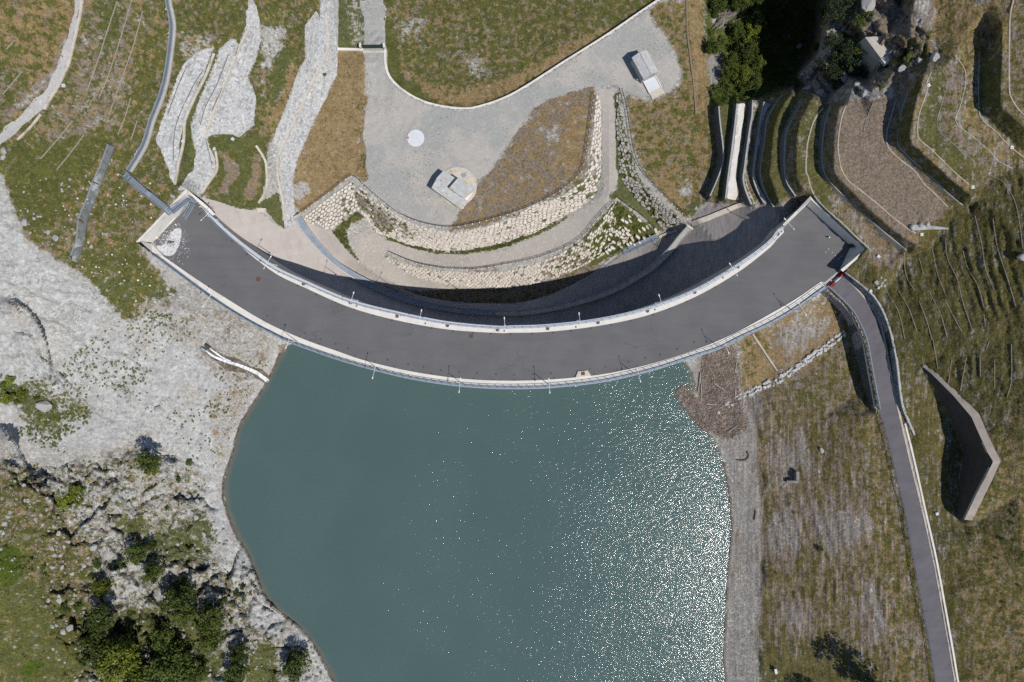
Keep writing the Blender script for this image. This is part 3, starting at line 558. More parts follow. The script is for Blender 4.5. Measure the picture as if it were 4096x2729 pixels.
for q in [[(1690, 870), (1760, 900), (1740, 1010), (1710, 990)], [(1860, 1180), (1960, 1160), (2000, 1210), (1960, 1260), (1880, 1250)], [(1800, 1400), (1850, 1370), (1870, 1420), (1830, 1460), (1790, 1440)], [(1760, 1200), (1860, 1150), (1830, 1260), (1770, 1280)], [(1760, 1040), (1830, 1000), (1860, 1080), (1800, 1120)], [(1985, 1380), (2040, 1330), (2110, 1480), (2090, 1520), (2000, 1460)]]:
    paint(O(q), 45, G=.24, D=.22, S=.36, B=1)
paint(O([(1960, 980), (2010, 970), (2110, 1500), (2120, 1600), (2060, 1600), (2010, 1200)]), 20, D=.54, G=.52, S=.6, B=.7)
paint(O([(1620, 1480), (1900, 1500), (2010, 1530), (2000, 1700), (1700, 1700)]), 40, G=.7, D=.4, S=.3)
paint(O([(1700, 740), (1880, 680), (1950, 760), (1840, 850), (1710, 910)]), 25, D=.62, S=.40, G=.22)
paint(O([(1700, 760), (1760, 745), (1790, 850), (1710, 900)]), 20, D=.7, G=.42, S=.3)
paint(O([(1780, 760), (1870, 720), (1900, 760), (1800, 830)]), 35, D=.30, S=.45, G=.15)
paint(SHR[6:]+T(2, 3, [(2290, 2000), (2250, 1200), (2275, 900), (2300, 350)])+T(2, 2, [(2290, 1568), (2280, 1250), (2255, 950), (2200, 720), (2130, 600), (2060, 560), (2100, 300), (2060, 60), (1750, 110)]), 8, D=.08, G=.04, S=.38, R=.22, B=.62)
# terraces
paint(L1+G6[::-1], 12, G=.62, D=.42, S=.42); paint(W5T+G5[::-1], 6, G=.75, D=.3, S=.6, R=0); paint(G5+W6B[::-1], 10, G=.78, D=.45, S=.35)
paint(W1T+W2B[::-1], 6, G=.9, D=.2, S=.3); paint(W6T+G6[::-1], 6, G=.5, D=.35, S=.7); paint(W7T+G7[::-1], 6, G=.45, D=.35, S=.75); paint(G7+L2[::-1], 8, G=.2, D=.4, S=.7)
paint(L1+W7B[::-1], 12, G=.72, D=.5, S=.25); paint(L2+W8B[::-1], 14, G=.22, D=.30, S=.92, B=.4); paint(W8M+G8[::-1], 6, G=.6, D=.3, S=.7)
paint(G8+L4[::-1], 8, G=.3, D=.6, S=.5); paint(L4+L5[::-1], 20, G=.7, D=.45, S=.3); paint(L5+L6[::-1], 20, G=.45, D=.4, S=.62); paint(L6+L7[::-1], 20, G=.45, D=.62, S=.4); paint(G9B+G9[::-1], 6, G=.75, D=.3, S=.5)
paint(T(3, 1, [(700, 480), (950, 740), (900, 850), (1180, 900), (1300, 760), (1200, 740), (900, 460), (640, 270), (560, 200), (600, 330)]), 14, D=.42, S=.6, G=.3)
paint(T(3, 0, [(1450, 0), (2250, 0), (2200, 500), (1700, 480), (1450, 350)]), 40, D=.72, G=.45, S=.3)
paint(T(3, 0, [(1300, 100), (1420, 0), (1560, 80), (1480, 220), (1350, 330), (1100, 350), (980, 640), (1350, 680), (1200, 870), (900, 920), (800, 780), (700, 600), (900, 330), (820, 150), (900, 0), (1180, 0)]), 16, D=.25, G=.2, S=.6, R=.25)
paint(T(3, 0, [(1290, 100), (1350, 0), (1500, 0), (1480, 160), (1370, 270), (1300, 170)]), 10, R=.5, S=.45, G=0, D=.1)
paint(T(3, 0, [(960, 700), (1280, 640), (1350, 680), (1190, 890), (980, 930), (850, 940), (820, 860)]), 14, D=.42, S=.55, G=.3, R=.3)
paint(T(3, 0, [(270, 700), (400, 560), (520, 250), (650, 180), (780, 320), (700, 420), (640, 700), (820, 760), (1180, 820), (1180, 890), (800, 930), (560, 950)]), 10, R=.45, S=.45, D=.35, G=.12)
paint(T(2, 0, [(1760, -300), (2354, -300)])+T(3, 0, [(430, -300), (400, 300), (250, 700), (100, 840)])+T(2, 0, [(2300, 900), (1850, 950), (1820, 800), (1950, 720), (1950, 560), (1760, 500), (1760, 100)]), 16, L=.55, G=.7, S=.5, D=.1)
paint(T(2, 0, [(1700, 590), (1780, 520), (1900, 510), (1960, 640), (1880, 780), (1760, 760)]), 14, L=0, G=.12, S=.2, D=.1)
paint(T(2, 0, [(1800, 200), (1880, 130), (2050, 70), (2120, 90), (2000, 200), (1930, 260)]), 8, L=.05, G=.1, S=.5, D=0)
paint(T(2, 0, [(1820, 820), (2300, 760), (2320, 880), (1900, 960), (1820, 960)]), 12, L=.85, G=.9, S=.2)
# grass round the yard
paint(T(2, 0, [(1240, 130), (1340, 0), (1750, 0), (1770, 400), (1830, 800), (1830, 1568)])+T(2, 1, [(1790, 0), (1740, 280), (1650, 440), (1560, 420), (1180, 0)])+T(2, 0, [(1120, 1450), (1020, 820), (1250, 930), (1450, 840), (1560, 740), (1480, 450)]), 14, D=.60, G=.5, S=.68)
paint(T(2, 0, [(1620, 0), (1750, 0), (1770, 400), (1820, 950), (1700, 1060), (1660, 700)]), 10, D=.85, G=.3, S=.35)
paint(T(2, 1, [(1380, 60), (1480, 120), (1560, 330), (1420, 230)]), 20, D=.95, G=.2); paint(T(2, 1, [(1540, 130), (1640, 160), (1660, 250), (1570, 230)]), 12, D=.2, G=.1, S=.2)
paint(T(2, 1, [(1600, 280), (1760, 260), (1700, 420), (1620, 400)]), 14, G=.8, D=.3)
DRYA = T(2, 0, [(760, 780), (560, 830), (360, 900), (200, 980), (80, 1160), (0, 1260), (-200, 1568)])+T(1, 1, [(2080, 70), (1930, 250), (1800, 510)])+UWT[9:]
paint(DRYA, 6, D=.46, G=.18, S=.72, T=1)
paint(T(2, 0, [(540, 1100), (640, 1100), (600, 1500), (480, 1568), (470, 1350)]), 25, D=.85, G=.1, S=.5, T=.6); paint(T(2, 0, [(300, 1100), (450, 1080), (420, 1300), (300, 1320)]), 30, D=.25, S=.35, T=1)
paint(O([(775, 112), (838, 118), (842, 250), (850, 420), (808, 403), (690, 494), (662, 450), (672, 380), (715, 290)]), 6, D=.80, G=.22, S=.45, T=1)
paint(O([(815, 240), (845, 200), (850, 330), (840, 420), (825, 420)]), 10, D=.65, G=.35, T=1)
paint(T(1, 1, [(330, 130), (470, 100), (500, 200), (420, 270), (340, 240)]), 12, D=.1, G=.1, S=.2)
paint(O([(600, 140), (640, 120), (660, 190), (600, 300), (575, 260)]), 20, D=.3)
paint(COP+O([(1500, -100), (870, -300), (880, 0)]), 5, G=.60, D=.50, S=.80)
paint(O([(900, 130), (960, 190), (1060, 210), (1200, 170), (1340, 80), (1420, 60), (1400, 82), (1240, 182), (1100, 245), (1040, 248), (930, 205), (895, 160)]), 14, G=.32, D=.78, S=.5)
paint(O([(1000, 60), (1100, 30), (1180, 70), (1160, 140), (1050, 170), (980, 130)]), 60, G=.56, D=.46, S=.66); paint(O([(1060, 130), (1100, 120), (1130, 170), (1090, 180)]), 16, G=.42, D=.4, S=.42)
paint(O([(905, 40), (960, 20), (990, 70), (940, 110), (905, 90)]), 30, G=.46, D=.42, S=.38); paint(O([(885, 60), (905, 60), (920, 170), (1000, 235), (980, 236), (925, 208), (890, 160)]), 8, G=.92, D=.2)
paint(O([(772, -300), (830, -300), (842, 110), (778, 112)]), 5, G=.8, D=.3, S=.3); paint(O([(805, 0), (830, 0), (838, 110), (805, 110)]), 12, G=.45, D=.4, S=.3)
# north-west
NW = O([(-500, -340), (760, -340), (745, 0), (700, 250), (620, 330), (600, 480), (480, 460), (430, 430), (310, 560), (400, 680), (330, 720), (280, 700), (170, 620), (60, 560), (0, 400), (-500, 350)])
paint(NW, 12, G=.58, D=.46, S=.78, P=.04)
paint(O([(-300, -300), (190, -300), (180, 60), (140, 160), (80, 220), (0, 300), (-300, 300)]), 20, D=.66, G=.50, S=.75, P=0)
paint(O([(-300, 150), (60, 150), (80, 230), (0, 300), (-300, 350)]), 25, D=.40, G=.58, S=.72); paint(O([(120, 160), (150, 80), (175, 60), (150, 160), (60, 245), (0, 290), (60, 210)]), 14, D=.30, G=.2, S=.5)
paint(O([(200, -300), (300, -300), (330, 100), (300, 260), (220, 330), (110, 330), (60, 320), (150, 230), (190, 80)]), 25, D=.42, G=.42, S=.66)
paint(O([(225, -300), (280, -300), (280, 100), (230, 130), (225, 60)]), 25, G=.72, D=.25, S=.55)
paint(O([(300, 60), (375, 60), (370, 200), (300, 330), (260, 330), (300, 200)]), 25, G=.6, D=.55, S=.72)
paint(O([(20, 350), (250, 300), (270, 380), (200, 480), (100, 540), (30, 480)]), 25, G=.74, D=.46, S=.8, P=.1)
paint(O([(150, 460), (240, 340), (280, 350), (290, 470), (220, 640), (170, 600)]), 25, G=.55, D=.56, S=.72, P=.5)
paint(O([(280, 400), (400, 420), (410, 440), (310, 560), (260, 570), (250, 470)]), 20, G=.56, D=.52, S=.72, P=.6)
paint(O([(200, 560), (310, 560), (400, 670), (370, 710), (290, 700), (220, 640)]), 20, G=.64, D=.56, S=.7, P=.55)
paint(O([(400, -300), (560, -300), (560, 100), (500, 110), (410, 260), (360, 320), (300, 390), (370, 250), (395, 120)]), 12, G=.62, D=.45, S=.74, P=.03); paint(O([(405, 80), (450, 70), (500, 90), (470, 130), (420, 140)]), 20, G=.42, D=.42, S=.36)
paint(O([(580, -300), (735, -300), (725, 20), (700, 190), (650, 290), (590, 310), (590, 150)]), 12, G=.60, D=.52, S=.66)
paint(O([(592, 60), (660, 60), (650, 120), (605, 170), (590, 240), (600, 130)]), 16, G=.34, D=.3, S=.3, R=.4); paint(O([(650, 150), (690, 150), (650, 280), (600, 320), (610, 260)]), 14, D=.78, G=.35, S=.5); paint(O([(640, 120), (670, 110), (640, 230), (615, 260)]), 14, G=.85, D=.2)
GAB1 = T(0, 0, [(1960, 440), (1850, 460), (1750, 540), (1690, 590), (1600, 790), (1530, 1000), (1470, 1180), (1455, 1320), (1500, 1440), (1560, 1568)])+T(0, 1, [(1560, 60), (1605, 130), (1625, 0)])+T(0, 0, [(1650, 1300), (1690, 1080), (1780, 880), (1900, 600)])
GAB2 = T(0, 0, [(2160, 360), (2090, 380), (2010, 470), (1960, 620), (1850, 880), (1770, 1100), (1750, 1230), (1800, 1400), (1780, 1568)])+T(0, 1, [(1640, 180), (1720, 165), (1850, 210), (1950, 60), (1985, 0)])+T(0, 0, [(1990, 1540), (1950, 1400), (1900, 1280), (1940, 1240), (2080, 1230), (2200, 1250), (2330, 1160), (2354, 900), (2280, 700), (2354, 560), (2400, 300), (2330, 0), (2280, 0), (2270, 250), (2200, 420)])
for q in (GAB1, GAB2): paint(q, 5, G=.02, D=.05, S=.06, R=.75, P=0)
paint(T(0, 0, [(1900, 620), (1980, 490), (1950, 640), (1820, 900), (1740, 1150), (1790, 1420), (1740, 1568)])+T(0, 1, [(1650, 170), (1620, 140), (1650, 0)])+T(0, 0, [(1690, 1100), (1790, 900)]), 5, G=.92, D=.25, S=.4, R=0)
GREENT = T(0, 0, [(1930, 1270), (2100, 1230), (2200, 1300), (2330, 1200), (2420, 1290)])+O([(610, 345), (612, 400), (598, 475), (575, 486), (545, 478), (500, 462), (475, 455), (490, 430), (505, 380)])
paint(GREENT, 5, G=.86, D=.45, S=.45, R=0, P=0); paint(T(0, 0, [(2010, 1390), (2090, 1420), (2180, 1500), (2200, 1568)])+T(0, 1, [(2190, 60), (2100, 190), (2000, 250), (1930, 240), (2030, 150), (2080, 40)]), 7, G=.22, D=.40, S=.85); paint(O([(572, 352), (600, 352), (603, 400), (590, 455), (560, 470), (560, 440), (580, 400)]), 6, G=.25, D=.5, S=.85)
paint(O([(590, 470), (640, 440), (648, 480), (655, 526), (640, 518), (610, 484)]), 5, G=.98, D=.2, S=.1)
PW1 = O([(700, 60), (727, 28), (738, 50), (745, 150), (720, 220), (690, 300), (660, 350), (645, 380), (640, 340), (625, 330), (640, 290), (680, 180), (702, 130)])
PW2 = O([(742, -300), (765, -300), (768, 60), (776, 110), (774, 170), (745, 230), (715, 290), (682, 370), (672, 430), (678, 500), (680, 524), (655, 526), (645, 440), (640, 390), (665, 330), (700, 230), (735, 150)])
for q in (PW1, PW2): paint(q, 4, G=.02, D=.06, S=.08, R=.7, P=0)
# west bank
paint(O([(-500, 400), (0, 410), (60, 560), (170, 640), (290, 730), (420, 680), (660, 780), (640, 850), (600, 900), (520, 1100), (480, 1090), (0, 1000), (-500, 960)]), 14, G=.05, D=.10, S=.14, R=.85, P=0, T=.15)
paint(O([(170, 560), (300, 640), (420, 670), (370, 720), (290, 740), (240, 690)]), 14, G=.72, D=.55, S=.25, R=.2, P=.55)
paint(O([(300, 700), (460, 680), (650, 770), (600, 880), (560, 920), (420, 800)]), 25, G=.14, D=.30, S=.36, R=.30, T=.5)
paint(O([(480, 900), (560, 880), (590, 890), (540, 980), (520, 1080), (490, 1080)]), 12, D=.38, S=.30, G=.05, R=.3, T=.5); paint(O([(560, 940), (600, 890), (640, 850), (655, 860), (560, 1000), (530, 1100), (505, 1090)]), 6, D=.1, S=.25, R=.45, G=0, T=.2)
paint(O([(40, 880), (110, 870), (160, 960), (130, 1010), (70, 990), (30, 930)]), 30, G=.68, D=.3, S=.2, R=.2, T=.4); paint(O([(0, 880), (60, 890), (60, 920), (0, 930)]), 10, G=.9, L=.4)
paint(O([(130, 900), (200, 910), (220, 970), (150, 960)]), 22, G=.55, D=.35, T=.7); paint(O([(230, 860), (310, 870), (320, 920), (250, 910)]), 25, G=.42, D=.3, T=.9)
SW = O([(-500, 960), (0, 1010), (60, 1070), (200, 1050), (330, 1020), (480, 1090), (510, 1160), (520, 1240), (575, 1290), (600, 1370), (720, 1480), (760, 1600), (760, 1960), (-500, 1960)])
paint(SW, 18, G=.40, D=.36, S=.34, R=.58, P=.1, T=.5)
paint(O([(-500, 1080), (60, 1090), (130, 1160), (220, 1300), (200, 1450), (150, 1960), (-500, 1960)]), 35, G=.56, D=.46, S=.66, R=.12, P=.35); paint(O([(-500, 1400), (60, 1330), (180, 1430), (200, 1500), (150, 1960), (-500, 1960)]), 40, G=.72, D=.5, S=.5, P=.1)
paint(O([(470, 1100), (515, 1150), (520, 1240), (575, 1290), (600, 1370), (660, 1420), (740, 1520), (760, 1620), (700, 1600), (680, 1500), (590, 1440), (540, 1340), (480, 1240)]), 14, G=.10, D=.12, S=.12, R=.85, T=.15)
paint(O([(630, 1480), (690, 1480), (730, 1530), (740, 1600), (690, 1600), (640, 1540)]), 12, G=.1, D=.2, S=.3, R=.4); paint(O([(330, 1240), (480, 1180), (500, 1240), (430, 1300), (360, 1290)]), 25, G=.72, D=.3, R=.2)
paint(T(0, 2, [(480, 1480), (620, 1400), (700, 1300), (780, 1340), (740, 1500), (560, 1568)]), 10, L=.8, G=.9, S=.2, R=0); paint(T(0, 3, [(-40, 300), (180, 320), (240, 560), (130, 700), (0, 700)]), 14, L=.8, G=.9, S=.2, R=0)
paint(T(0, 3, [(160, 1450), (300, 1340), (440, 1370), (400, 1480), (200, 1540)]), 12, L=.7, G=.9); paint(T(0, 3, [(1060, 80), (1350, 60), (1340, 180), (1120, 210)]), 12, L=.35, G=.9)
paint(T(0, 3, [(1100, 900), (1700, 900), (2050, 1100), (1980, 1568), (1000, 1568), (800, 1250)]), 30, G=.8, L=.3, S=.4, D=.2, R=.2)
paint(O([(580, 1480), (640, 1480), (640, 1560), (560, 1600)]), 18, G=.8, L=.3, D=.4)
# round the stone walls
paint(UWB[3:]+LFT[::-1], 5, G=.10, D=.18, S=.30, R=.1)
paint(T(1, 1, [(690, 548), (830, 440), (930, 370), (1000, 425), (960, 470), (880, 480), (830, 560), (860, 700), (960, 850), (1100, 950), (1210, 1012), (1080, 950), (960, 870), (830, 730), (740, 615)]), 6, G=.85, D=.45, S=.35)
paint(T(1, 1, [(1180, 600), (1300, 640), (1500, 700), (1650, 745), (1800, 755), (1950, 745), (2354, 650), (2354, 690), (2150, 740), (1900, 770), (1650, 765), (1450, 720), (1200, 640)]), 5, G=.85, D=.5, S=.4)
paint(T(2, 1, [(0, 645), (200, 580), (420, 470), (520, 410), (500, 450), (400, 510), (200, 610), (0, 680)]), 5, G=.75, D=.5, S=.4)
paint(LFT+LFB[::-1], 6, G=.30, D=.3, S=.6, R=0); paint(UWT+UWB[::-1], 6, G=.42, D=.35, S=.5, R=0)
paint(T(2, 1, [(640, 640), (960, 270), (1330, 560), (1340, 620), (1100, 720), (880, 820), (700, 900), (720, 740)]), 8, G=.88, D=.35, S=.4, R=0)
paint(RWT+RWB[::-1], 8, G=.75, D=.2, S=.5); paint(T(2, 1, [(860, 250), (960, 180), (980, 0), (1040, 100), (1200, 300), (1380, 500), (1400, 560), (1330, 560), (1200, 420), (1000, 260)]), 8, G=.98, D=.15, S=.2)
paint(T(2, 0, [(930, 880), (980, 860), (985, 1200), (990, 1568), (960, 1568), (960, 1100)]), 5, G=.9, D=.2, L=.2)
paint(T(2, 1, [(430, 240), (560, 140), (690, 60), (800, 0), (790, 160), (640, 320), (600, 260)]), 12, G=.75, D=.3, S=.4)
paint(T(1, 1, [(1340, 1085), (1500, 1110), (1800, 1085), (2354, 1080)])+T(2, 1, [(200, 1040), (400, 990), (560, 920), (700, 860), (860, 868), (700, 973), (520, 1068), (350, 1148), (150, 1203)])+T(1, 1, [(2354, 1226), (1900, 1218), (1700, 1192), (1480, 1145)]), 5, G=.42, L=0, S=1, D=.0, R=0)
for k in C: C[k] = np.clip(C[k]+.0*C[k], 0, 1)
def ground_material():
    b = NB('ground_cover'); a = b.attr('cover_a'); s1 = b.sep(a[0]); AA = a[3]; b2 = b.attr('cover_b'); s2 = b.sep(b2[0]); A2 = b2[3]
    big = b.noise(.10, 5, .6); mid = b.noise(.55, 7, .7); fine = b.noise(2.6, 5, .7); grain = b.noise(8, 3, .7)
    str_ = b.noise(.8, 7, .75, stretch=(1.6, .22, .4)); peb = b.sep(b.voro(2.6, 'F1', 1)); pebd = b.voro(2.6, 'F1', 0); pv = peb[0]; p2 = b.sep(b.voro(5.5, 'F1', 1))[0]
    col = b.mix(b.step(fine, .35, .65), (.31, .295, .27), (.42, .41, .39))                        # gravel
    col = b.mix(A2, col, b.mix(b.step(fine, .35, .65), (.175, .155, .138), (.265, .245, .228)))
    rk = b.mix(b.step(mid, .38, .62), (.375, .375, .365), (.475, .475, .465)); rk = b.mix(b.step(big, .5, .65), rk, (.41, .38, .34))
    rk = b.mix(b.step(b.noise(1.3, 8, .78, stretch=(.22, 1.3, .6), dist=.5), .54, .66, 0., .6), rk, (.235, .225, .21))
    rk = b.mix(b.step(b.noise(1.0, 8, .75, stretch=(.35, 1.1, .6), dist=.3), .56, .70, 0., .5), rk, (.64, .65, .66))
    def f(wt, n, k=.75, soft_=.06): x = b.math('ADD', wt, b.math('MULTIPLY', b.math('SUBTRACT', n, .5), k*2.6)); return b.step(x, .5-soft_, .5+soft_)
    nn = lambda sc_, d=8, r=.78: b.noise(sc_, d, r)
    col = b.mix(f(s2[0], nn(.33), .8), col, rk)
    pm = b.math('MULTIPLY', b.step(b.noise(.13, 5, .65), .40, .62, .08, 1.), b.math('SUBTRACT', 1., b.math('MULTIPLY', s2[0], .35)))
    for pq, lo, hi, ka, kb in ((pv, .30, .66, .5, .55), (p2, .3, .7, .4, .35)):
        col = b.mix(b.math('MULTIPLY', b.step(pq, hi, 1, 0., ka), pm), col, (.62, .62, .61)); col = b.mix(b.math('MULTIPLY', b.step(pq, lo, 0, 0., kb), pm), col, (.17, .165, .155))
    soil = b.mix(b.step(fine, .4, .6), (.135, .102, .076), (.225, .178, .138)); soil = b.mix(b.step(grain, .52, .7, 0., .7), soil, (.34, .295, .25))
    sn = b.mix(A2, nn(.47), str_)
    col = b.mix(b.math('MULTIPLY', f(s1[2], sn, .85, .12), .93), col, soil)
    dry = b.mix(b.step(mid, .35, .65), (.245, .16, .072), (.34, .245, .12)); dry = b.mix(b.step(fine, .5, .7, 0., .7), dry, (.42, .33, .18)); dry = b.mix(b.step(grain, .4, .6, .55, 0.), dry, (.10, .07, .035))
    dn = b.mix(b.math('MULTIPLY', A2, .55), nn(.6), str_)
    col = b.mix(b.math('MULTIPLY', f(s1[1], dn, .9, .12), .93), col, dry)
    grn = b.mix(b.step(mid, .35, .65), (.064, .080, .016), (.122, .130, .030)); grn = b.mix(b.step(fine, .50, .70, 0., .75), grn, (.235, .212, .068)); grn = b.mix(b.step(grain, .4, .58, .7, 0.), grn, (.040, .046, .014))
    oliv = b.mix(b.step(mid, .35, .65), (.085, .072, .024), (.155, .128, .045)); oliv = b.mix(b.step(fine, .50, .70, 0., .75), oliv, (.23, .19, .085)); oliv = b.mix(b.step(grain, .4, .58, .7, 0.), oliv, (.042, .038, .014)); grn = b.mix(b.math('MULTIPLY', A2, .72), grn, oliv)
    gn = b.mix(b.math('MULTIPLY', A2, .45), nn(.8), str_)
    col = b.mix(b.math('MULTIPLY', f(s1[0], gn, 1., .10), .93), col, grn)
    lush = b.mix(b.step(fine, .35, .65), (.045, .078, .012), (.11, .14, .02)); lush = b.mix(b.step(nn(.7), .62, .70, 0., .8), lush, (.24, .21, .014)); lush = b.mix(b.step(grain, .4, .58, .6, 0.), lush, (.02, .03, .008))
    col = b.mix(f(s2[1], nn(.6), .7), col, lush)
    tv = b.voro(1.5, 'F1', 0); tf = b.step(b.math('SUBTRACT', tv, b.math('MULTIPLY', b.math('SUBTRACT', b.sep(b.voro(1.5, 'F1', 1))[1], .55), .55)), .24, .10)
    col = b.mix(b.math('MULTIPLY', tf, b.math('MULTIPLY', AA, .75)), col, b.mix(b.step(mid, .4, .6), (.11, .095, .035), (.17, .12, .06)))
    wv = b.voro(1.25, 'F1', 0); wc = b.sep(b.voro(1.25, 'F1', 1)); wf = b.math('MULTIPLY', b.step(b.math('SUBTRACT', wv, b.math('MULTIPLY', wc[0], .20)), .09, .02), b.step(b.math('ADD', wc[1], b.math('SUBTRACT', s2[2], 1.)), .0, .3))
    col = b.mix(wf, col, (.62, .61, .58))
    g2 = b.noise(1.7, 8, .85); col = b.mix(1., col, b.mix(b.step(g2, .33, .67), (.70, .70, .69), (1.28, 1.28, 1.26)), 'MULTIPLY')
    s3 = b.noise(1., 5, .7, stretch=(3.2, .10, .3)); col = b.mix(b.math('MULTIPLY', A2, .8), col, b.mix(1., col, b.mix(b.step(s3, .36, .62), (.72, .71, .70), (1.2, 1.19, 1.17)), 'MULTIPLY'))
    hgt_ = b.math('ADD', b.math('MULTIPLY', fine, .8), b.math('ADD', b.math('MULTIPLY', grain, .4), b.math('MULTIPLY', pebd, -.35)))
    b.bump(hgt_, .7, .26)
    return b.done(col, .95, 0, .1)
def build_ground():
    z = ZS-CARVE; s = (H-z)/F
    co3 = np.stack([(GU-CU)*s, (CV-GV)*s, z], -1).reshape(-1, 3)
    idx = np.arange(NU*NV).reshape(NV, NU); q = np.stack([idx[:-1, :-1], idx[1:, :-1], idx[1:, 1:], idx[:-1, 1:]], -1).reshape(-1, 4)
    me = bpy.data.meshes.new('ground'); me.vertices.add(len(co3)); me.vertices.foreach_set('co', co3.ravel())
    me.loops.add(q.size); me.loops.foreach_set('vertex_index', q.ravel()); me.polygons.add(len(q)); me.polygons.foreach_set('loop_start', np.arange(0, q.size, 4))
    me.update(); me.validate()
    def w_(k): return C[k].ravel()
    for nm, ks in (('cover_a', 'GDST'), ('cover_b', 'RLPB')):
        at_ = me.attributes.new(nm, 'FLOAT_COLOR', 'POINT'); at_.data.foreach_set('color', np.stack([w_(k) for k in ks], -1).astype(np.float32).ravel())
    me.polygons.foreach_set('use_smooth', np.ones(len(q), bool))
    mk('ground', me, ground_material(), kind='structure')
# ================================================================ LAKE
def water_material():
    b = NB('lake_water')
    ax = b.noise(1.15, 4, .62, stretch=(.7, 1.35, 1), dist=.6); sm = b.noise(4.2, 3, .6); w2 = b.noise(.06, 3)
    h = b.math('ADD', b.math('MULTIPLY', ax, .62), b.math('MULTIPLY', sm, .17))
    b.bump(b.math('MULTIPLY', h, b.step(w2, .3, .7, .75, 1.15)), 1.0, .165)
    col = b.mix(b.step(w2, .3, .7), (.068, .110, .107), (.074, .119, .115))
    dp = b.attr('depth')[2]; col = b.mix(b.step(b.math('ADD', dp, b.math('MULTIPLY', b.math('SUBTRACT', b.noise(.4, 4), .5), .25)), .50, .80), (.125, .128, .105), col)
    b.b.inputs['IOR'].default_value = 1.33
    return b.done(col, .10, 0, .5)
lake_o = O([(480, 700)]) + O([(640, 745), (900, 825), (1170, 845), (1450, 825), (1640, 745), (1780, 800), (1780, 2000), (430, 2000), (430, 900)])
lk = sheet('lake_water', lake_o, water_material(), dz=0, step=24, zf=lambda u, v: ZW, cut=0, skirt=.01, kind='structure')
sh_in = blur(blur(LAKE.astype(float), 5), 4); at_ = lk.data.attributes.new('depth', 'FLOAT', 'POINT')
def dval(p):
    u, v = inv(p); i, j = int(np.clip((v-V0)/GS, 0, NV-1)), int(np.clip((u-U0)/GS, 0, NU-1)); return float(max(sh_in[i, j], 1. if v < 1600 and 1150 < u < 2700 else 0.))
at_.data.foreach_set('value', [dval(p.co) for p in lk.data.vertices])
# ================================================================ DAM
DSo = T(0, 1, [(1895, 345), (1965, 425), (2060, 520), (2200, 640), (2354, 757)]) + T(1, 1, [(200, 892), (437, 1002), (860, 1182), (1290, 1293), (1760, 1386), (2210, 1427)]) + \
      T(2, 1, [(0, 1424), (325, 1412), (790, 1358), (1245, 1252), (1680, 1083), (2077, 848), (2354, 645)]) + T(3, 1, [(75, 548), (130, 500)])
DSi = T(0, 1, [(1900, 400), (2080, 575), (2200, 685), (2354, 817)]) + T(1, 1, [(200, 960), (437, 1073), (860, 1258), (1290, 1377), (1760, 1462), (2210, 1494)]) + \
      T(2, 1, [(0, 1493), (325, 1484), (790, 1430), (1245, 1332), (1680, 1165), (2077, 937), (2354, 724)]) + T(3, 1, [(75, 642), (147, 568)])
USi = T(0, 1, [(1510, 795), (1730, 948), (1900, 1062), (2110, 1195), (2354, 1345)]) + T(1, 1, [(200, 1450), (480, 1568)]) + T(1, 2, [(750, 95), (1000, 180), (1400, 275), (1800, 337), (2100, 361), (2354, 366)]) + \
      T(2, 2, [(0, 367), (330, 356), (750, 318), (1050, 265), (1350, 190), (1700, 75)]) + T(2, 1, [(1890, 1568), (2100, 1470), (2354, 1330)]) + T(3, 1, [(250, 1185), (487, 1022)])
USo = T(0, 1, [(1390, 757), (1620, 930), (1860, 1110), (2100, 1277), (2354, 1428)]) + T(1, 1, [(200, 1530), (310, 1583)]) + T(1, 2, [(700, 155), (1000, 245), (1400, 345), (1800, 408), (2100, 434), (2354, 441)]) + \
      T(2, 2, [(0, 441), (330, 432), (750, 390), (1050, 333), (1350, 255), (1700, 140), (1900, 76)]) + T(2, 1, [(2100, 1543), (2354, 1425)]) + T(3, 1, [(250, 1280), (525, 1082)])
NS = 160
dso, dsi, usi, uso = (resample(p, n=NS) for p in (DSo, DSi, USi, USo))
def lift(P, z): return [at(p[0], p[1], z) for p in P]
LEFT_IN = Z1([(610, 1512), (830, 1290), (1040, 1065), (1290, 840), (1420, 770)])
RIGHT_IN = T(3, 1, [(345, 325), (540, 505), (762, 698), (657, 918)])
deck = [tuple(p) for p in usi] + T(3, 1, [(520, 1030)]) + RIGHT_IN[::-1] + T(3, 1, [(265, 385), (140, 510), (147, 568)]) + [tuple(p) for p in dsi[::-1]] + LEFT_IN[::-1]
Z[:] = np.where(inside(deck+[deck[0]]), np.minimum(Z, -2.5), Z); ZS[:] = Z
body_o = [tuple(p) for p in uso] + T(3, 1, [(560, 1050), (662, 935), (690, 925), (905, 724), (390, 258), (255, 380)]) + [tuple(p) for p in dso[::-1]] + Z1([(1640, 860), (1230, 560), (320, 1510)])
Z[:] = np.where(inside(body_o+[body_o[0]]), np.minimum(Z, -1.5), Z); ZS[:] = Z
dam = empty('dam', at(2048, 1364, -28), label='long curved concrete dam with a grey asphalt crest road above the green lake', cat='dam')
mb = MB(); pts = [at(p[0], p[1], -.06) for p in body_o]; mb.prism(pts[::-1], -28., -.06)
mk('dam_body', mb, M['grey_concrete'], dam)
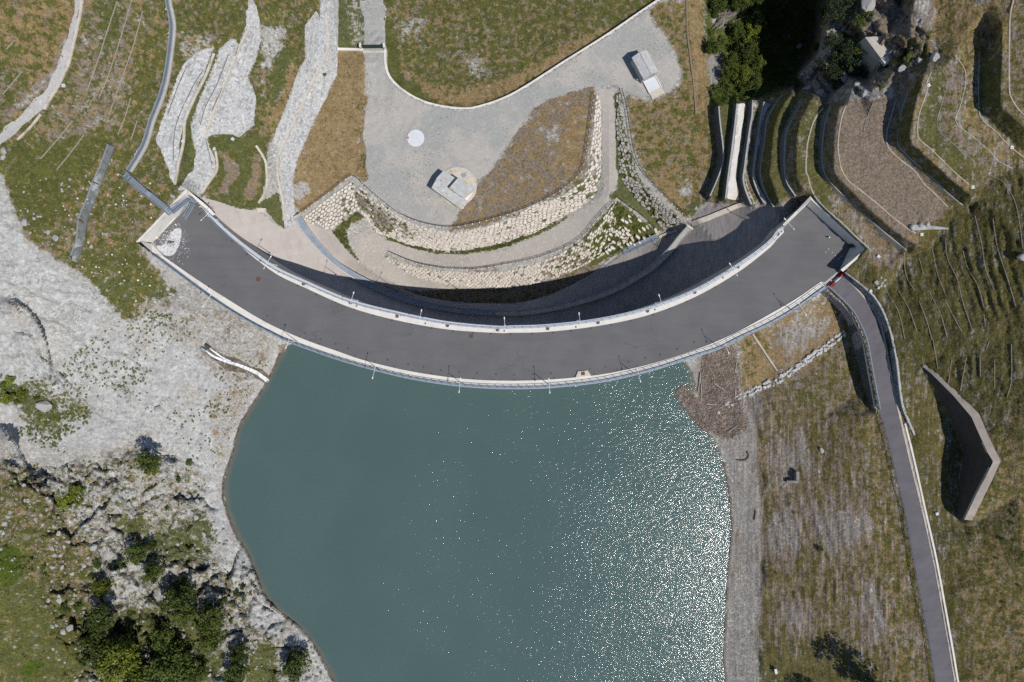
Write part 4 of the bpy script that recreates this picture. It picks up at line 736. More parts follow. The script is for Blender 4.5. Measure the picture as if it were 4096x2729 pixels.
def asphalt(name, c1, c2, crack=True):
    b = NB(name); sw = b.noise(.16, 5, .6); st = b.noise(.5, 4, .6, stretch=(.22, 1.6, 1)); fi = b.noise(12, 3, .6)
    col = b.mix(b.step(sw, .35, .65), c1, c2); col = b.mix(b.step(st, .5, .72, 0., .30), col, tuple(x*1.3 for x in c1)); col = b.mix(b.step(st, .5, .30, 0., .28), col, tuple(x*.78 for x in c1))
    col = b.mix(b.step(fi, .3, .7, 0., .25), col, tuple(x*.7 for x in c1))
    if crack:
        e = b.n.new('ShaderNodeTexVoronoi'); e.feature = 'DISTANCE_TO_EDGE'; e.inputs['Scale'].default_value = .085
        w_ = b.n.new('ShaderNodeVectorMath'); w_.operation = 'ADD'; nz = b.n.new('ShaderNodeTexNoise'); nz.inputs['Scale'].default_value = .5; nz.inputs['Detail'].default_value = 4
        b.lk(b.pos, nz.inputs['Vector']); m2 = b.n.new('ShaderNodeVectorMath'); m2.operation = 'SCALE'; b.lk(nz.outputs[1], m2.inputs[0]); m2.inputs[3].default_value = 4
        b.lk(b.pos, w_.inputs[0]); b.lk(m2.outputs[0], w_.inputs[1]); b.lk(w_.outputs[0], e.inputs['Vector'])
        msk = b.math('MULTIPLY', b.step(e.outputs[0], .008, .001), b.step(b.noise(.06, 2), .54, .66))
        col = b.mix(b.math('MULTIPLY', msk, .38), col, (.03, .03, .03))
    b.bump(fi, .3, .03); return b.done(col, .9, 0, .25)
M['deck'] = asphalt('deck_asphalt', (.128, .126, .130), (.147, .145, .148)); M['road'] = asphalt('road_asphalt', (.125, .119, .132), (.138, .132, .143), False)
sheet('crest_road', deck, M['deck'], dz=0, step=60, zf=lambda u, v: 0.0, cut=0, skirt=.05, parent=dam)
mb = MB(); mb.loft([lift(dsi, 0), lift(dsi, .14), lift(dso, .14), lift(dso, -2.2)], caps=False); mk('footway', mb, M['white_concrete'], dam)
mb = MB(); mb.loft([lift(usi, 0), lift(usi, .14), lift(uso, .14), lift(uso, -1.2)]); mk('footway', mb, M['white_concrete'], dam)
# little trapezoid plinth with a hatch
pl = Zm(2200, 1380, 4.598, [(470, 598), (515, 485), (690, 470), (755, 568)])
mb = MB(); mb.prism([at(p[0], p[1], .2) for p in pl][::-1], .0, .30); pz = mk('hatch_plinth', mb, M['coping'], dam)
c = Zm(2200, 1380, 4.598, [(606, 525)])[0]; mb = MB(); mb.box(at(c[0], c[1], .32), (.36, .02, 0), (-.02, .36, 0), (0, 0, .03)); mk('hatch', mb, M['rust'], pz)
# end walls
def walls(name, outer, inner, base, zt, zb, obase=None):
    mb = MB(); f = lambda L, zz: [at(p[0], p[1], z) for p, z in zip(L, zz)]
    lines = [f(outer, [z-(.1) for z in zb]) if obase is None else f(outer, obase), f(outer, zt), f(inner, zt), f(base, zb)]
    lines[0] = [Vector((p.x, p.y, q)) for p, q in zip(f(outer, zt), [min(a, b)-1.5 for a, b in zip(zt, zb)])]
    mb.loft(lines, caps=True); mb.poly([lines[0][0], lines[1][0], lines[2][0], lines[3][0]][::-1]); return mk(name, mb, M['white_concrete'] if name[:4] == 'left' else M['grey_concrete'], dam)
o_ = Z1([(290, 1508), (600, 1190), (850, 925), (1000, 762), (1215, 532)]); i_ = Z1([(330, 1512), (640, 1200), (885, 945), (1035, 785), (1240, 575)]); b_ = Z1([(612, 1512), (800, 1320), (1010, 1095), (1160, 950), (1330, 800)])
ew = MB(); f = lambda L, z: [at(p[0], p[1], z) for p in L]
ew.loft([f(o_, -2), f(o_, 4.3), f(i_, 4.3), f(b_, 0)]); mk('end_wall', ew, M['white_concrete'], dam)
lg0 = Z1([(640, 1440), (1060, 965)]); lg1 = Z1([(600, 1490), (1010, 1080)]); mb = MB(); mb.loft([f(lg0, .9), f(lg0, .55), f(lg1, .55), f(lg1, -.1)]); mk('wall_ledge', mb, M['white_concrete'], dam)
mb = MB(); a0, a1, a2, a3 = T(0, 1, [(1240, 672), (1290, 655), (1400, 752), (1512, 797)])
mb.poly([at(*a1, 4.3), at(*T(0, 1, [(1392, 672)])[0], .4), at(*a3, .15), at(*a2, 1.2)]); mb.poly([at(*a1, 4.3), at(*a2, 1.2), at(*a2, -1.5), at(*a1, -1.5)]); mb.poly([at(*a2, 1.2), at(*a3, .15), at(*a3, -.8), at(*a2, -1.5)])
mk('end_wall', mb, M['white_concrete'], dam)
o2 = Z1([(1215, 532), (1400, 680), (1640, 880), (1760, 1010)]); i2 = Z1([(1240, 578), (1390, 735), (1590, 905), (1700, 1020)]); z2 = [4.3, 3.0, 1.5, .5]
mb = MB(); mb.loft([[at(p[0], p[1], -3) for p in o2], [at(p[0], p[1], z) for p, z in zip(o2, z2)], [at(p[0], p[1], z) for p, z in zip(i2, z2)], [at(p[0], p[1], 0) for p in Z1([(1330, 800), (1420, 770), (1580, 915), (1700, 1030)])]]); mk('end_wall', mb, M['white_concrete'], dam)
ro = T(3, 1, [(135, 497), (262, 372), (390, 236), (640, 462), (926, 722), (800, 832), (690, 932)]); ri = T(3, 1, [(147, 515), (272, 392), (394, 268), (632, 482), (890, 724), (780, 822), (668, 914)]); rb = T(3, 1, [(147, 520), (272, 400), (352, 322), (545, 500), (762, 697), (712, 800), (657, 917)])
rz = [.9, 1.6, 3.5, 3.5, 3.5, 3.3, 2.9]; mb = MB(); mb.loft([[at(p[0], p[1], -3) for p in ro], [at(p[0], p[1], z) for p, z in zip(ro, rz)], [at(p[0], p[1], z) for p, z in zip(ri, rz)], [at(p[0], p[1], -.02) for p in rb]], caps=False)
mb.poly([at(*ro[-1], 2.9), at(*ro[-1], -.5), at(*ri[-1], -.5), at(*ri[-1], 2.9)]); mk('end_wall', mb, M['white_concrete'], dam)
# white grit spread on the deck
g = T(0, 1, [(1440, 690), (1500, 680), (1560, 600), (1600, 545), (1660, 530), (1680, 600), (1640, 690), (1600, 770), (1530, 785), (1480, 740)])
M['grit'] = simple('white_grit', (.66, .66, .66), (.48, .48, .49), 2, .95, fine=6)
sheet('spilled_grit', g, M['grit'], dz=.035, step=12, zf=lambda u, v: 0, cut=0, skirt=.03, jitter=2.5, smooth_out=True, label='bright white patch of spilled grit on the asphalt at the left end of the dam', cat='grit', kind='thing')
mb = MB()
for _ in range(900):
    a = rng.uniform(0, 6.28); r = abs(rng.normal(0, 1)); p = T(0, 1, [(1565+r*85*math.cos(a)+rng.normal(0, 15), 660+r*85*math.sin(a)*1.2)])[0]; s_ = rng.uniform(.02, .07)
    c = at(p[0], p[1], .03); mb.box(c, (s_, s_*.4, 0), (-s_*.4, s_, 0), (0, 0, .02))
mk('scattered_grit', mb, M['grit'], kind='stuff', label='scatter of white grit crumbs round the spilled patch on the asphalt', cat='grit')
M['palesteel'] = simple('pale_steel', (.52, .56, .61), (.46, .50, .56), 2, .6)
# ---------------------------------------------------------------- railings
def railing(name, P, inward, h, spacing, tops, mat, postr, label, cat='railing', lean=0., z0=.14, plate=None, foot=None):
    n = int(np.hypot(*np.diff(P[:, :2], axis=0).T).sum()*(H-z0)/F/spacing)+1; Q = resample(P, n=min(n, 99), smooth=False); root = empty(name, at(Q[0, 0], Q[0, 1], z0), label=label, cat=cat)
    N = normals2(Q)*inward; base = []
    for q, m in zip(Q, N):
        z = z0 if len(q) < 3 else q[2]
        base.append((at(q[0], q[1], z), Vector((m[0], -m[1], 0))))
    pm = MB(); pm.bar((0, 0, 0), (lean, 0, h), postr, postr, up=(0, 1, 0)); pme = pm.mesh('post')
    for b_, m in base:
        o = mk('post', pme, mat, root, loc=b_-root.location); o.rotation_euler = (0, 0, math.atan2(m.y, m.x))
    for t, r in tops:
        mb = MB(); mb.tube([b_+m*lean*t/h+Vector((0, 0, t)) for b_, m in base], r, 5); mk('rail', mb, mat, root)
    if plate:
        w0, w1, zz, pm_ = plate; mb = MB(); mb.loft([[b_+m*w0+Vector((0, 0, zz)) for b_, m in base], [b_+m*w1+Vector((0, 0, zz)) for b_, m in base], [b_+m*w1+Vector((0, 0, zz-.12)) for b_, m in base], [b_+m*w0+Vector((0, 0, zz-.12)) for b_, m in base]], closed=True); mk('ledge', mb, pm_, root)
    if foot:
        fm = foot.mesh('footing')
        for b_, m in base:
            o = mk('footing', fm, M['white_concrete'], root, loc=b_-root.location); o.rotation_euler = (0, 0, math.atan2(m.y, m.x))
    return root
def inset(P, d): return np.column_stack([P[:, :2]+normals2(P)*d, P[:, 2:]])
railing('railing', inset(uso, -3), 1, 1.75, 1.58, [(1.72, .06), (1.15, .03), (.6, .03)], M['galv'], .07, 'long steel railing along the lakeside edge of the dam crest', lean=-.1, plate=(-.30, .22, .30, M['galv']))
railing('railing', inset(dso, 13), -1, 1.0, 1.58, [(.98, .04), (.5, .025)], M['galv'], .05, 'long steel railing along the downstream edge of the dam crest, by the round covers', plate=(.06, .60, .10, M['palesteel']))
# ---------------------------------------------------------------- lamps
def make_lamp():
    r = empty('street_lamp'); mb = MB(); mb.tube([(0, 0, 0), (0, 0, 2.5), (0, 0, 5.2)], [.075, .06, .045], 8); mk('pole', mb, M['white_metal'], r, loc=(0, 0, 0))
    mb = MB(); mb.tube([(0, -1.0, 5.18), (0, 0, 5.2), (0, 1.1, 5.2)], .036, 6); mk('arm', mb, M['white_metal'], r, loc=(0, 0, 0))
    for s, k in ((1, 1.), (-1, .8)):
        mb = MB(); mb.blob((0, s*1.28, 5.2), .12*k, .30*k, .06); mk('lamp_head', mb, M['white_metal'], r, loc=(0, 0, 0), smooth=True)
    mb = MB(); mb.box((0, 0, .03), (.16, 0, 0), (0, .16, 0), (0, 0, .03)); mk('base_plate', mb, M['galv'], r, loc=(0, 0, 0)); return r
lamp0 = make_lamp(); lt = tree_of(lamp0); used = []
def put(t, first, loc, rz, label=None, group=None, cat=None, scale=None):
    o = t[0] if first else copy_tree(t)
    o.location = loc; o.rotation_euler = (0, 0, rz)
    if scale: o.scale = (scale,)*3 if not isinstance(scale, tuple) else scale
    for k in list(o.keys()):
        if k in ('label', 'group', 'category'): del o[k]
    return tag(o, label, cat, group)
DL = [(871, 881), (1107, 1062), (1431, 1203.5), (1694.5, 1272), (2020, 1302), (2309, 1284), (2622, 1213), (2900, 1089), (3115, 914)]
UL = [(874, 1210), (1187, 1366), (1518, 1481), (1847, 1534), (2191.5, 1536), (2536, 1494), (2872, 1386), (3165.5, 1241)]
def nearn(P, p):
    i = int(np.argmin(np.hypot(P[:, 0]-p[0], P[:, 1]-p[1]))); n = normals2(P)[i]; return n
k = 0
for side, L, P, sg, nm in (('d', DL, dso, -1, 'on the downstream footway of the dam'), ('u', UL, uso, 1, 'on the lakeside railing of the dam')):
    for i, p in enumerate(L):
        n = nearn(P, p)*sg; d = (n[0], -n[1])
        put(lt, k == 0, at(p[0], p[1], .14), math.atan2(d[1], d[0])-math.pi/2, f'white twin-headed street lamp {nm}, {nth(i)} from the left end', 'street lamps along the dam', 'street lamp'); k += 1
# ---------------------------------------------------------------- covers and drains on the crest
def cover(name, mat, r, n, rim):
    root = empty(name); mb = MB(); mb.prism([(r*math.cos(6.2832*q/n+.785), r*math.sin(6.2832*q/n+.785), 0) for q in range(n)], 0, .02); mk('lid', mb, mat, root, loc=(0, 0, 0))
    if rim:
        mb = MB(); a = [(r*1.02*math.cos(6.2832*q/n+.785), r*1.02*math.sin(6.2832*q/n+.785)) for q in range(n+1)]; b_ = [(x*1.16, y*1.16) for x, y in a]
        mb.loft([[(x, y, 0) for x, y in a], [(x, y, .028) for x, y in a], [(x, y, .028) for x, y in b_], [(x, y, 0) for x, y in b_]]); mk('frame', mb, rim, root, loc=(0, 0, 0))
    return root
def series(mk_fn, pts, z, P, cat, group, lab):
    t = tree_of(mk_fn()); pts = sorted(pts)
    for i, p in enumerate(pts):
        n = nearn(P, p); put(t, i == 0, at(p[0], p[1], z), math.atan2(-n[1], n[0]), lab(i), group, cat)
RC = T(0, 1, [(2052, 533)])+T(1, 1, [(45, 818), (437, 1042), (868, 1215), (1297, 1340), (1760, 1425), (2220, 1464)])+T(2, 1, [(327, 1453), (790, 1398), (1245, 1292), (1680, 1120), (2077, 886)])+T(3, 1, [(90, 585)])
series(lambda: cover('manhole_cover', M['iron'], .32, 18, M['iron']), RC, .142, dso, 'manhole cover', 'round manhole covers on the dam', lambda i: f'round dark iron manhole cover in the white downstream footway, {nth(i)} from the left')
SQ = T(0, 1, [(1990, 489), (2135, 652)])+T(1, 1, [(208, 934), (468, 1042), (904, 1210), (925, 1247), (1332, 1332), (1557, 1406), (1793, 1413), (2253, 1447), (2283, 1476)])+T(2, 1, [(356, 1434), (587, 1439), (818, 1375), (1270, 1268), (1313, 1280), (1700, 1095), (1940, 988), (2090, 853)])+T(3, 1, [(125, 563)])
series(lambda: cover('inspection_cover', M['rust'], .21, 4, None), SQ, .142, dso, 'inspection cover', 'small square covers in the downstream footway', lambda i: f'small square rusty cover in the downstream footway, {nth(i)} from the left')
DR = T(0, 1, [(1900, 412), (2270, 772)])+T(1, 1, [(95, 893), (240, 983), (385, 1062), (557, 1140), (735, 1213), (908, 1273), (1080, 1330), (1250, 1378), (1428, 1416), (1615, 1450), (1810, 1477), (1995, 1494), (2158, 1503), (2340, 1506)])+T(2, 1, [(182, 1503), (375, 1493), (540, 1475), (723, 1450), (908, 1419), (1090, 1379), (1298, 1328), (1450, 1270), (1605, 1207), (1868, 1075), (2030, 970), (2180, 868)])
series(lambda: cover('drain_grate', M['darkiron'], .2, 4, M['iron']), DR, .006, dsi, 'drain grate', 'drain grates along the downstream kerb', lambda i: f'small dark drain grate at the kerb of the downstream footway, {nth(i)} from the left')
DR2 = T(1, 1, [(72, 1378), (232, 1458), (400, 1528)])+T(1, 2, [(580, 25), (743, 86), (913, 140), (1092, 190), (1268, 234), (1442, 269), (1615, 297), (1805, 324), (1998, 344), (2182, 353)])+T(2, 2, [(15, 354), (195, 351), (385, 340), (572, 327), (755, 302), (965, 268), (1145, 228)])
series(lambda: cover('drain_grate', M['iron'], .19, 4, M['darkiron']), DR2, .006, usi, 'drain grate', 'drain grates along the lakeside kerb', lambda i: f'small iron drain grate at the kerb of the lakeside footway, {nth(i)} from the left')
DK = T(1, 1, [(105, 1337), (262, 1420), (448, 1495), (595, 1555)])+T(1, 2, [(732, 25), (845, 70), (1210, 173), (1400, 215), (1540, 240), (1702, 268), (1870, 287), (2032, 298), (2207, 306)])+T(2, 2, [(17, 310), (188, 305), (357, 297), (715, 255), (862, 237), (1072, 193), (1225, 157), (1362, 127), (1517, 75), (1675, 10)])
M['patch'] = simple('worn_cover', (.078, .074, .075), (.10, .096, .097), 2, .85)
series(lambda: cover('valve_cover', M['patch'], .27, 4, None), DK, .004, usi, 'valve cover', 'dark covers in the asphalt on the lakeside', lambda i: f'dark square cover in the asphalt on the lake side, {nth(i)} from the left')
for i, (p, wd) in enumerate(((T(1, 1, [(20, 1000)])[0], 'near its left end'), (T(1, 1, [(1978, 1523)])[0], 'near its middle'))):
    o = cover('access_hatch', M['rust'], .5, 4, M['iron']); o.location = at(p[0], p[1], .006); o.rotation_euler = (0, 0, -.35*(1-i)); tag(o, f'large square rust-brown hatch in the asphalt of the dam, {wd}', 'hatch')
# small conical bollard lights / pipes on the deck
for (p, lb) in ((Z1([(1020, 1185)])[0], 'short white pipe standing on the asphalt above the white grit'), (T(3, 1, [(565, 615)])[0], 'short white pipe standing alone on the asphalt near the right end wall'), (Z1([(1470, 860)])[0], 'short white pipe beside the footway at the left stairs')):
    r = empty('standpipe', at(p[0], p[1], 0), label=lb, cat='pipe'); mb = MB(); mb.tube([at(p[0], p[1], 0), at(p[0], p[1], .75)], .13, 10); mk('pipe', mb, M['white_metal'], r); mb = MB(); mb.blob(at(p[0], p[1], .76), .15, .15, .07); mk('cap', mb, M['white_metal'], r)
p = T(3, 1, [(762, 690)])[0]; r = empty('round_tank', at(p[0], p[1], 0), label='dark round tank standing at the foot of the right end wall', cat='tank'); c = at(p[0], p[1], 0)
mb = MB(); mb.tube([c, c+Vector((0, 0, 1.3))], .5, 16); mk('shell', mb, M['darkiron'], r); mb = MB(); mb.tube([c+Vector((0, 0, 1.3)), c+Vector((0, 0, 1.4))], .53, 16); mk('lid', mb, M['darkiron'], r); mb = MB(); mb.box(c+Vector((.25, -.2, 1.45)), (.12, .06, 0), (-.03, .12, 0), (0, 0, .06)); mk('handle', mb, M['white_metal'], r)
p = Z1([(620, 1430)])[0]; c = at(p[0], p[1], .5); r = empty('outlet_pipe', c, label='white pipe stub sticking out of the left end wall near the grit', cat='pipe'); d = Vector((.75, .15, -.1)); mb = MB(); mb.tube([c-d*.6, c+d], .28, 12); mk('pipe', mb, M['white_concrete'], r); mb = MB(); mb.tube([c+d*.9, c+d*1.15], .33, 12); mk('collar', mb, M['white_concrete'], r)
for i, q in enumerate(T(3, 1, [(530, 750), (590, 755), (557, 722), (618, 783), (652, 813), (672, 790)])):
    c = at(q[0], q[1], .05); mb = MB(); mb.blob(c, .11, .11, .05, 7, 4); mk('pebble', mb, M['grit'], label='small white lump lying on the asphalt inside the right corner of the dam', cat='pebble', group='white lumps on the asphalt')
# plastic barriers
def barrier(mat):
    r = empty('barrier'); mb = MB(); pr = [(-.28, 0), (-.28, .25), (-.10, .45), (-.08, .9), (.08, .9), (.10, .45), (.28, .25), (.28, 0)]
    mb.loft([[(x, s*.62, z) for s in (-1, 1)] for x, z in pr], closed=True, caps=True); mk('shell', mb, mat, r, loc=(0, 0, 0)); mb = MB(); mb.tube([(0, -.72, .45), (0, -.62, .45)], .06, 6); mk('connector', mb, mat, r, loc=(0, 0, 0)); mb = MB(); mb.tube([(0, .3, .9), (0, .3, .95)], .05, 8); mk('filler_cap', mb, M['darkiron'], r, loc=(0, 0, 0)); return r
for p, m, lb in ((Zm(3250, 950, 6.27, [(700, 950)])[0], 'red', 'red plastic barrier next to the right end wall'), (Zm(3250, 950, 6.27, [(595, 1065)])[0], 'white_plastic', 'white plastic barrier between the two red ones'), (Zm(3250, 950, 6.27, [(455, 1185)])[0], 'red', 'red plastic barrier touching the end of the lakeside railing')):
    o = barrier(M[m]); o.location = at(p[0], p[1], 0); o.rotation_euler = (0, 0, math.radians(-48 if m != 'red' else -47)); tag(o, lb, 'barrier', 'plastic barriers across the road')
# ================================================================ SPILLWAY
APR = O([(470, 456), (500, 463), (545, 480), (590, 484), (640, 521), (656, 528), (690, 498)]) + T(1, 1, [(480, 480), (590, 525), (690, 550), (740, 617), (830, 732), (960, 872), (1080, 952), (1210, 1014), (1340, 1082), (1480, 1145), (1700, 1192), (1900, 1218), (2354, 1226)]) + \
      T(2, 1, [(150, 1203), (350, 1148), (520, 1068), (700, 973), (860, 868), (1000, 773), (1110, 736), (1340, 636), (1520, 555), (1600, 470), (1650, 440), (1700, 400), (1768, 290), (1960, 310), (2060, 318), (2140, 318), (2230, 345), (2354, 340)]) + T(3, 1, [(60, 350), (120, 365), (330, 290)]) + [tuple(p) for p in (dso[::-4]*.6+uso[::-4]*.4)]
def concrete_apron():
    b = NB('apron_concrete'); st = b.noise(.5, 5, .65, stretch=(1.2, .5, 1), dist=.3); sw = b.noise(.12, 5, .65); fi = b.noise(9, 4)
    br = b.n.new('ShaderNodeTexBrick'); m = b.n.new('ShaderNodeMapping'); m.inputs['Rotation'].default_value = (0, 0, math.radians(-20)); b.lk(b.pos, m.inputs[0]); b.lk(m.outputs[0], br.inputs['Vector'])
    br.inputs['Scale'].default_value = 1; br.inputs['Mortar Size'].default_value = .014; br.inputs['Brick Width'].default_value = 6; br.inputs['Row Height'].default_value = 1.6; br.offset = .35
    br.inputs['Color1'].default_value = (1, 1, 1, 1); br.inputs['Color2'].default_value = (.94, .94, .94, 1); br.inputs['Mortar'].default_value = (.72, .7, .68, 1); br.inputs['Mortar Smooth'].default_value = .3
    col = b.mix(b.step(sw, .35, .65), (.50, .455, .425), (.44, .40, .37)); col = b.mix(b.step(st, .5, .75, 0., .6), col, (.34, .29, .25)); col = b.mix(b.step(st, .45, .25, 0., .4), col, (.56, .53, .50))
    col = b.mix(b.step(fi, .3, .7, 0., .25), col, (.34, .31, .29)); col = b.mix(1., col, br.outputs[0], 'MULTIPLY')
    px = b.n.new('ShaderNodeSeparateXYZ'); b.lk(b.pos, px.inputs[0]); right_dark = b.math('MULTIPLY', b.step(b.math('ADD', px.outputs[0], b.math('MULTIPLY', sw, 14)), 8, 36), .62); hs = b.noise(.8, 6, .7, stretch=(2.2, .5, 1)); col = b.mix(right_dark, col, b.mix(b.step(hs, .4, .62), (.13, .12, .115), (.24, .225, .215)))  # concrete colour turns darker and streakier towards the right of the apron
    b.bump(fi, .25, .04); return b.done(col, .92, 0, .2)
sheet('spillway_apron', APR, concrete_apron(), dz=.04, step=16, kind='structure')
M['grate2'] = simple('sill_grating', (.20, .245, .30), (.26, .30, .35), .8, .7)
# inner sill wall with walkway
def par(pts, n): return resample(pts, n=n)
rn, rs = par(RBN, 120), par(RBS, 120); rs3 = rs.copy(); zt = rn[:, 2]+.35
mid3 = [at((a[0]+b_[0])/2, (a[1]+b_[1])/2, z) for a, b_, z in zip(rn, rs3, zt)]
root = empty('sill_wall', mid3[60], label='long curved concrete sill with a steel walkway, sweeping below the dam from stone wall to stone wall', cat='sill wall')
N_ = [at(p[0], p[1], z) for p, z in zip(rn, zt)]; S_ = [at(p[0], p[1], z) for p, z in zip(rs3, zt)]
mb = MB(); mb.loft([[p-Vector((0, 0, 2.5)) for p in N_], N_, S_, [p-Vector((0, 0, 2.5)) for p in S_]], closed=True, caps=True); mk('wall', mb, M['grey_concrete'], root)
ins = lambda t, dz: [n.lerp(s, t)+Vector((0, 0, dz)) for n, s in zip(N_, S_)]
a_, b_ = ins(.12, .04), ins(.88, .04); mb = MB(); mb.loft([a_[:62], b_[:62]][::-1]); mk('grating', mb, M['grate2'], root); mb = MB()
for t in (.03, .97): mb.loft([ins(t-.05, .10), ins(t+.05, .10), ins(t+.05, -.1), ins(t-.05, -.1)], closed=True, caps=True)
mk('edge_beam', mb, M['galv'], root)
mb = MB()
for k in range(1, 119, 3): mb.bar(ins(.1, .07)[k], ins(.9, .07)[k], .06, .04)
mk('cross_bars', mb, M['galv'], root)
for t, h in ((.03, 1.0),):
    l = ins(t, 0.)
    for k in range(0, 120, 3): mb = MB(); mb.bar(l[k], l[k]+Vector((0, 0, h)), .05, .05); mk('post', mb, M['galv'], root)
    for hh in (h, h*.5): mb = MB(); mb.tube(ins(t, hh), .035, 5); mk('handrail', mb, M['galv'], root)
for k in (0, -1):
    d = (S_[k]-N_[k])*.62; mb = MB(); cc = (N_[k]+S_[k])/2+Vector((0, 0, .12)); mb.bar(cc-d, cc+d, .5, .3); mk('end_block', mb, M['coping'], root)
def thick_strip(name, pts, w, mat, dz=.12, **kw): return mk(name, strip(pts, w, dz, **{k: kw.pop(k) for k in ('step', 'down', 'smooth', 'zf') if k in kw}), mat, **kw)
thick_strip('concrete_kerb', T(2, 1, [(1650, 492), (1800, 440), (1950, 380), (2050, 340), (2140, 308)]), 1.1, M['coping'], .22, label='pale concrete kerb wall crossing the shaded apron below the stepped walls', cat='kerb')
mb = strip(T(1, 1, [(10, 365), (90, 368)]), .9, .25); mk('step_block', mb, M['coping'], label='small pinkish concrete block at the foot of the stone path, on the apron edge', cat='block')
# ================================================================ YARD, TRACKS, ROAD
def gravel(name, c1, c2, weeds=.0, c3=None):
    b = NB(name); big = b.noise(.09, 5, .6); mid = b.noise(.5, 5, .65); gr = b.noise(7, 4, .7); pe = b.sep(b.voro(3.2, 'F1', 1))[0]
    col = b.mix(b.step(big, .45, .58), c1, c2); col = b.mix(b.step(mid, .5, .7, 0., .45), col, c3 or tuple(x*.82 for x in c1)); col = b.mix(b.step(gr, .4, .65, .35, 0.), col, tuple(x*.5 for x in c1)); col = b.mix(b.step(pe, .7, 1, 0., .3), col, tuple(min(.8, x*1.45) for x in c1))
    if weeds:
        v = b.voro(2.2, 'F1', 0); wv = b.math('MULTIPLY', b.step(b.math('SUBTRACT', v, b.math('MULTIPLY', b.sep(b.voro(2.2, 'F1', 1))[0], .25)), .12, .02), b.step(b.noise(.11, 5, .7), .46, .60))
        col = b.mix(b.math('MULTIPLY', wv, weeds), col, (.12, .125, .05))
        col = b.mix(b.math('MULTIPLY', b.step(b.noise(.18, 4, .6), .70, .76), .6), col, (.26, .17, .11))
    b.bump(gr, .35, .06); return b.done(col, .95, 0, .15)
M['yard'] = gravel('yard_gravel', (.365, .365, .345), (.47, .435, .395), .8, (.315, .325, .315)); M['track'] = gravel('track_gravel', (.42, .405, .38), (.46, .43, .385), .6); M['berm'] = gravel('berm_gravel', (.44, .405, .365), (.39, .36, .325), .5)
YARD = T(1, 0, [(950, 0), (985, 200), (1000, 440), (1025, 620), (1060, 800), (1050, 900), (1010, 1000), (1000, 1200), (1020, 1568)]) + T(1, 1, [(1030, 160), (1120, 240), (1230, 325), (1340, 395), (1480, 465), (1640, 510), (1790, 515), (1830, 450), (1860, 370), (1920, 250), (2000, 150), (2100, 50)]) + \
       T(1, 0, [(2150, 1530), (2354, 1260)]) + T(2, 0, [(60, 1160), (200, 985), (360, 900), (560, 830), (760, 775), (800, 790), (960, 780), (1050, 830), (1120, 880), (1260, 900), (1400, 850), (1520, 760), (1540, 640), (1480, 520), (1420, 380), (1330, 250), (1245, 120)]) + [(p[0]+2, p[1]+9) for p in COP[9:0:-1]] + T(1, 0, [(1190, 470), (1190, 60), (1130, 0)])
YARD = [p for p in YARD if p[1] > -60]
sheet('gravel_yard', YARD, M['yard'], dz=.03, step=22, jitter=3.2, skirt=.1, kind='structure')
BERM = T(1, 1, [(880, 620), (1000, 560), (1100, 570), (1200, 640), (1350, 690), (1500, 730), (1650, 770), (1900, 780), (2150, 750), (2354, 700)]) + T(2, 1, [(200, 620), (400, 520), (520, 440), (640, 370), (740, 310), (830, 230), (845, 100), (830, 0)]) + T(2, 0, [(835, 1400), (825, 1000), (800, 830), (960, 810), (930, 900), (945, 1100), (950, 1300), (960, 1568)]) + T(2, 1, [(970, 80), (950, 170), (870, 230), (900, 270), (830, 370), (750, 450), (680, 545), (600, 610), (440, 700), (200, 790), (0, 835)]) + \
       T(1, 1, [(2160, 870), (2000, 890), (1860, 890), (1720, 882), (1600, 865), (1480, 835), (1360, 795), (1235, 745), (1180, 790), (1290, 880), (1430, 960), (1600, 1015), (1800, 1060), (2000, 1075), (2000, 1084), (1700, 1085), (1330, 1068), (1200, 1000), (1050, 920), (940, 800), (890, 700)])
sheet('berm_track', BERM, M['berm'], dz=.03, step=20, jitter=2.2, skirt=.1, kind='structure')
TRK = T(0, 0, [(690, 0), (670, 130), (630, 300), (570, 500), (520, 640), (430, 800), (330, 910), (180, 1070), (0, 1230), (-200, 1400), (-200, 1500), (0, 1335), (130, 1240), (290, 1090), (430, 950), (530, 790), (600, 640), (650, 480), (700, 250), (750, 0), (770, -300), (700, -300)])
M['ltrack'] = gravel('left_track', (.40, .39, .375), (.46, .44, .42), .4); sheet('dirt_track', TRK, M['ltrack'], dz=.03, step=22, jitter=3, skirt=.1, kind='structure')
mb = strip(T(0, 0, [(752, 0), (722, 180), (672, 400), (625, 590), (590, 660), (530, 790), (450, 920), (400, 1005)]), .42, .14); mk('stone_kerb', mb, M['coping'], label='pale stone kerb along the right side of the dirt track in the upper left', cat='kerb')
mb = strip(T(0, 0, [(370, 1050), (300, 1140), (230, 1215), (155, 1285)]), .35, .12); mk('stone_kerb', mb, M['coping'], label='broken lower piece of pale stone kerb beside the dirt track', cat='kerb')
ROAD = RDW+RDE[::-1]
sheet('road', T(3, 1, [(520, 1030), (545, 1065)])+RDW[1:]+RDE[::-1]+T(3, 1, [(657, 918)]), M['road'], dz=.035, step=24, skirt=.1, kind='structure')
M['kerb'] = simple('kerb_concrete', (.52, .45, .38), (.45, .39, .33), 1, .9, c3=(.32, .27, .22))
mk('road_kerb', strip([p[:2] for p in RDE], .42, .10, down=.4), M['kerb'], label='beige concrete kerb strip along the right edge of the narrow road', cat='kerb')
gut = [(p[0]+24, p[1]) for p in RDE[4:]]
mk('drain_channel', strip(T(3, 2, [(1262, 760), (1330, 1030), (1405, 1360), (1450, 1568)])+T(3, 3, [(1545, 420), (1625, 850), (1705, 1300), (1750, 1568), (1865, 2200)]), .36, .16, down=.4), M['white_concrete'], label='thin white concrete edge of the gutter on the right of the lower road', cat='kerb')
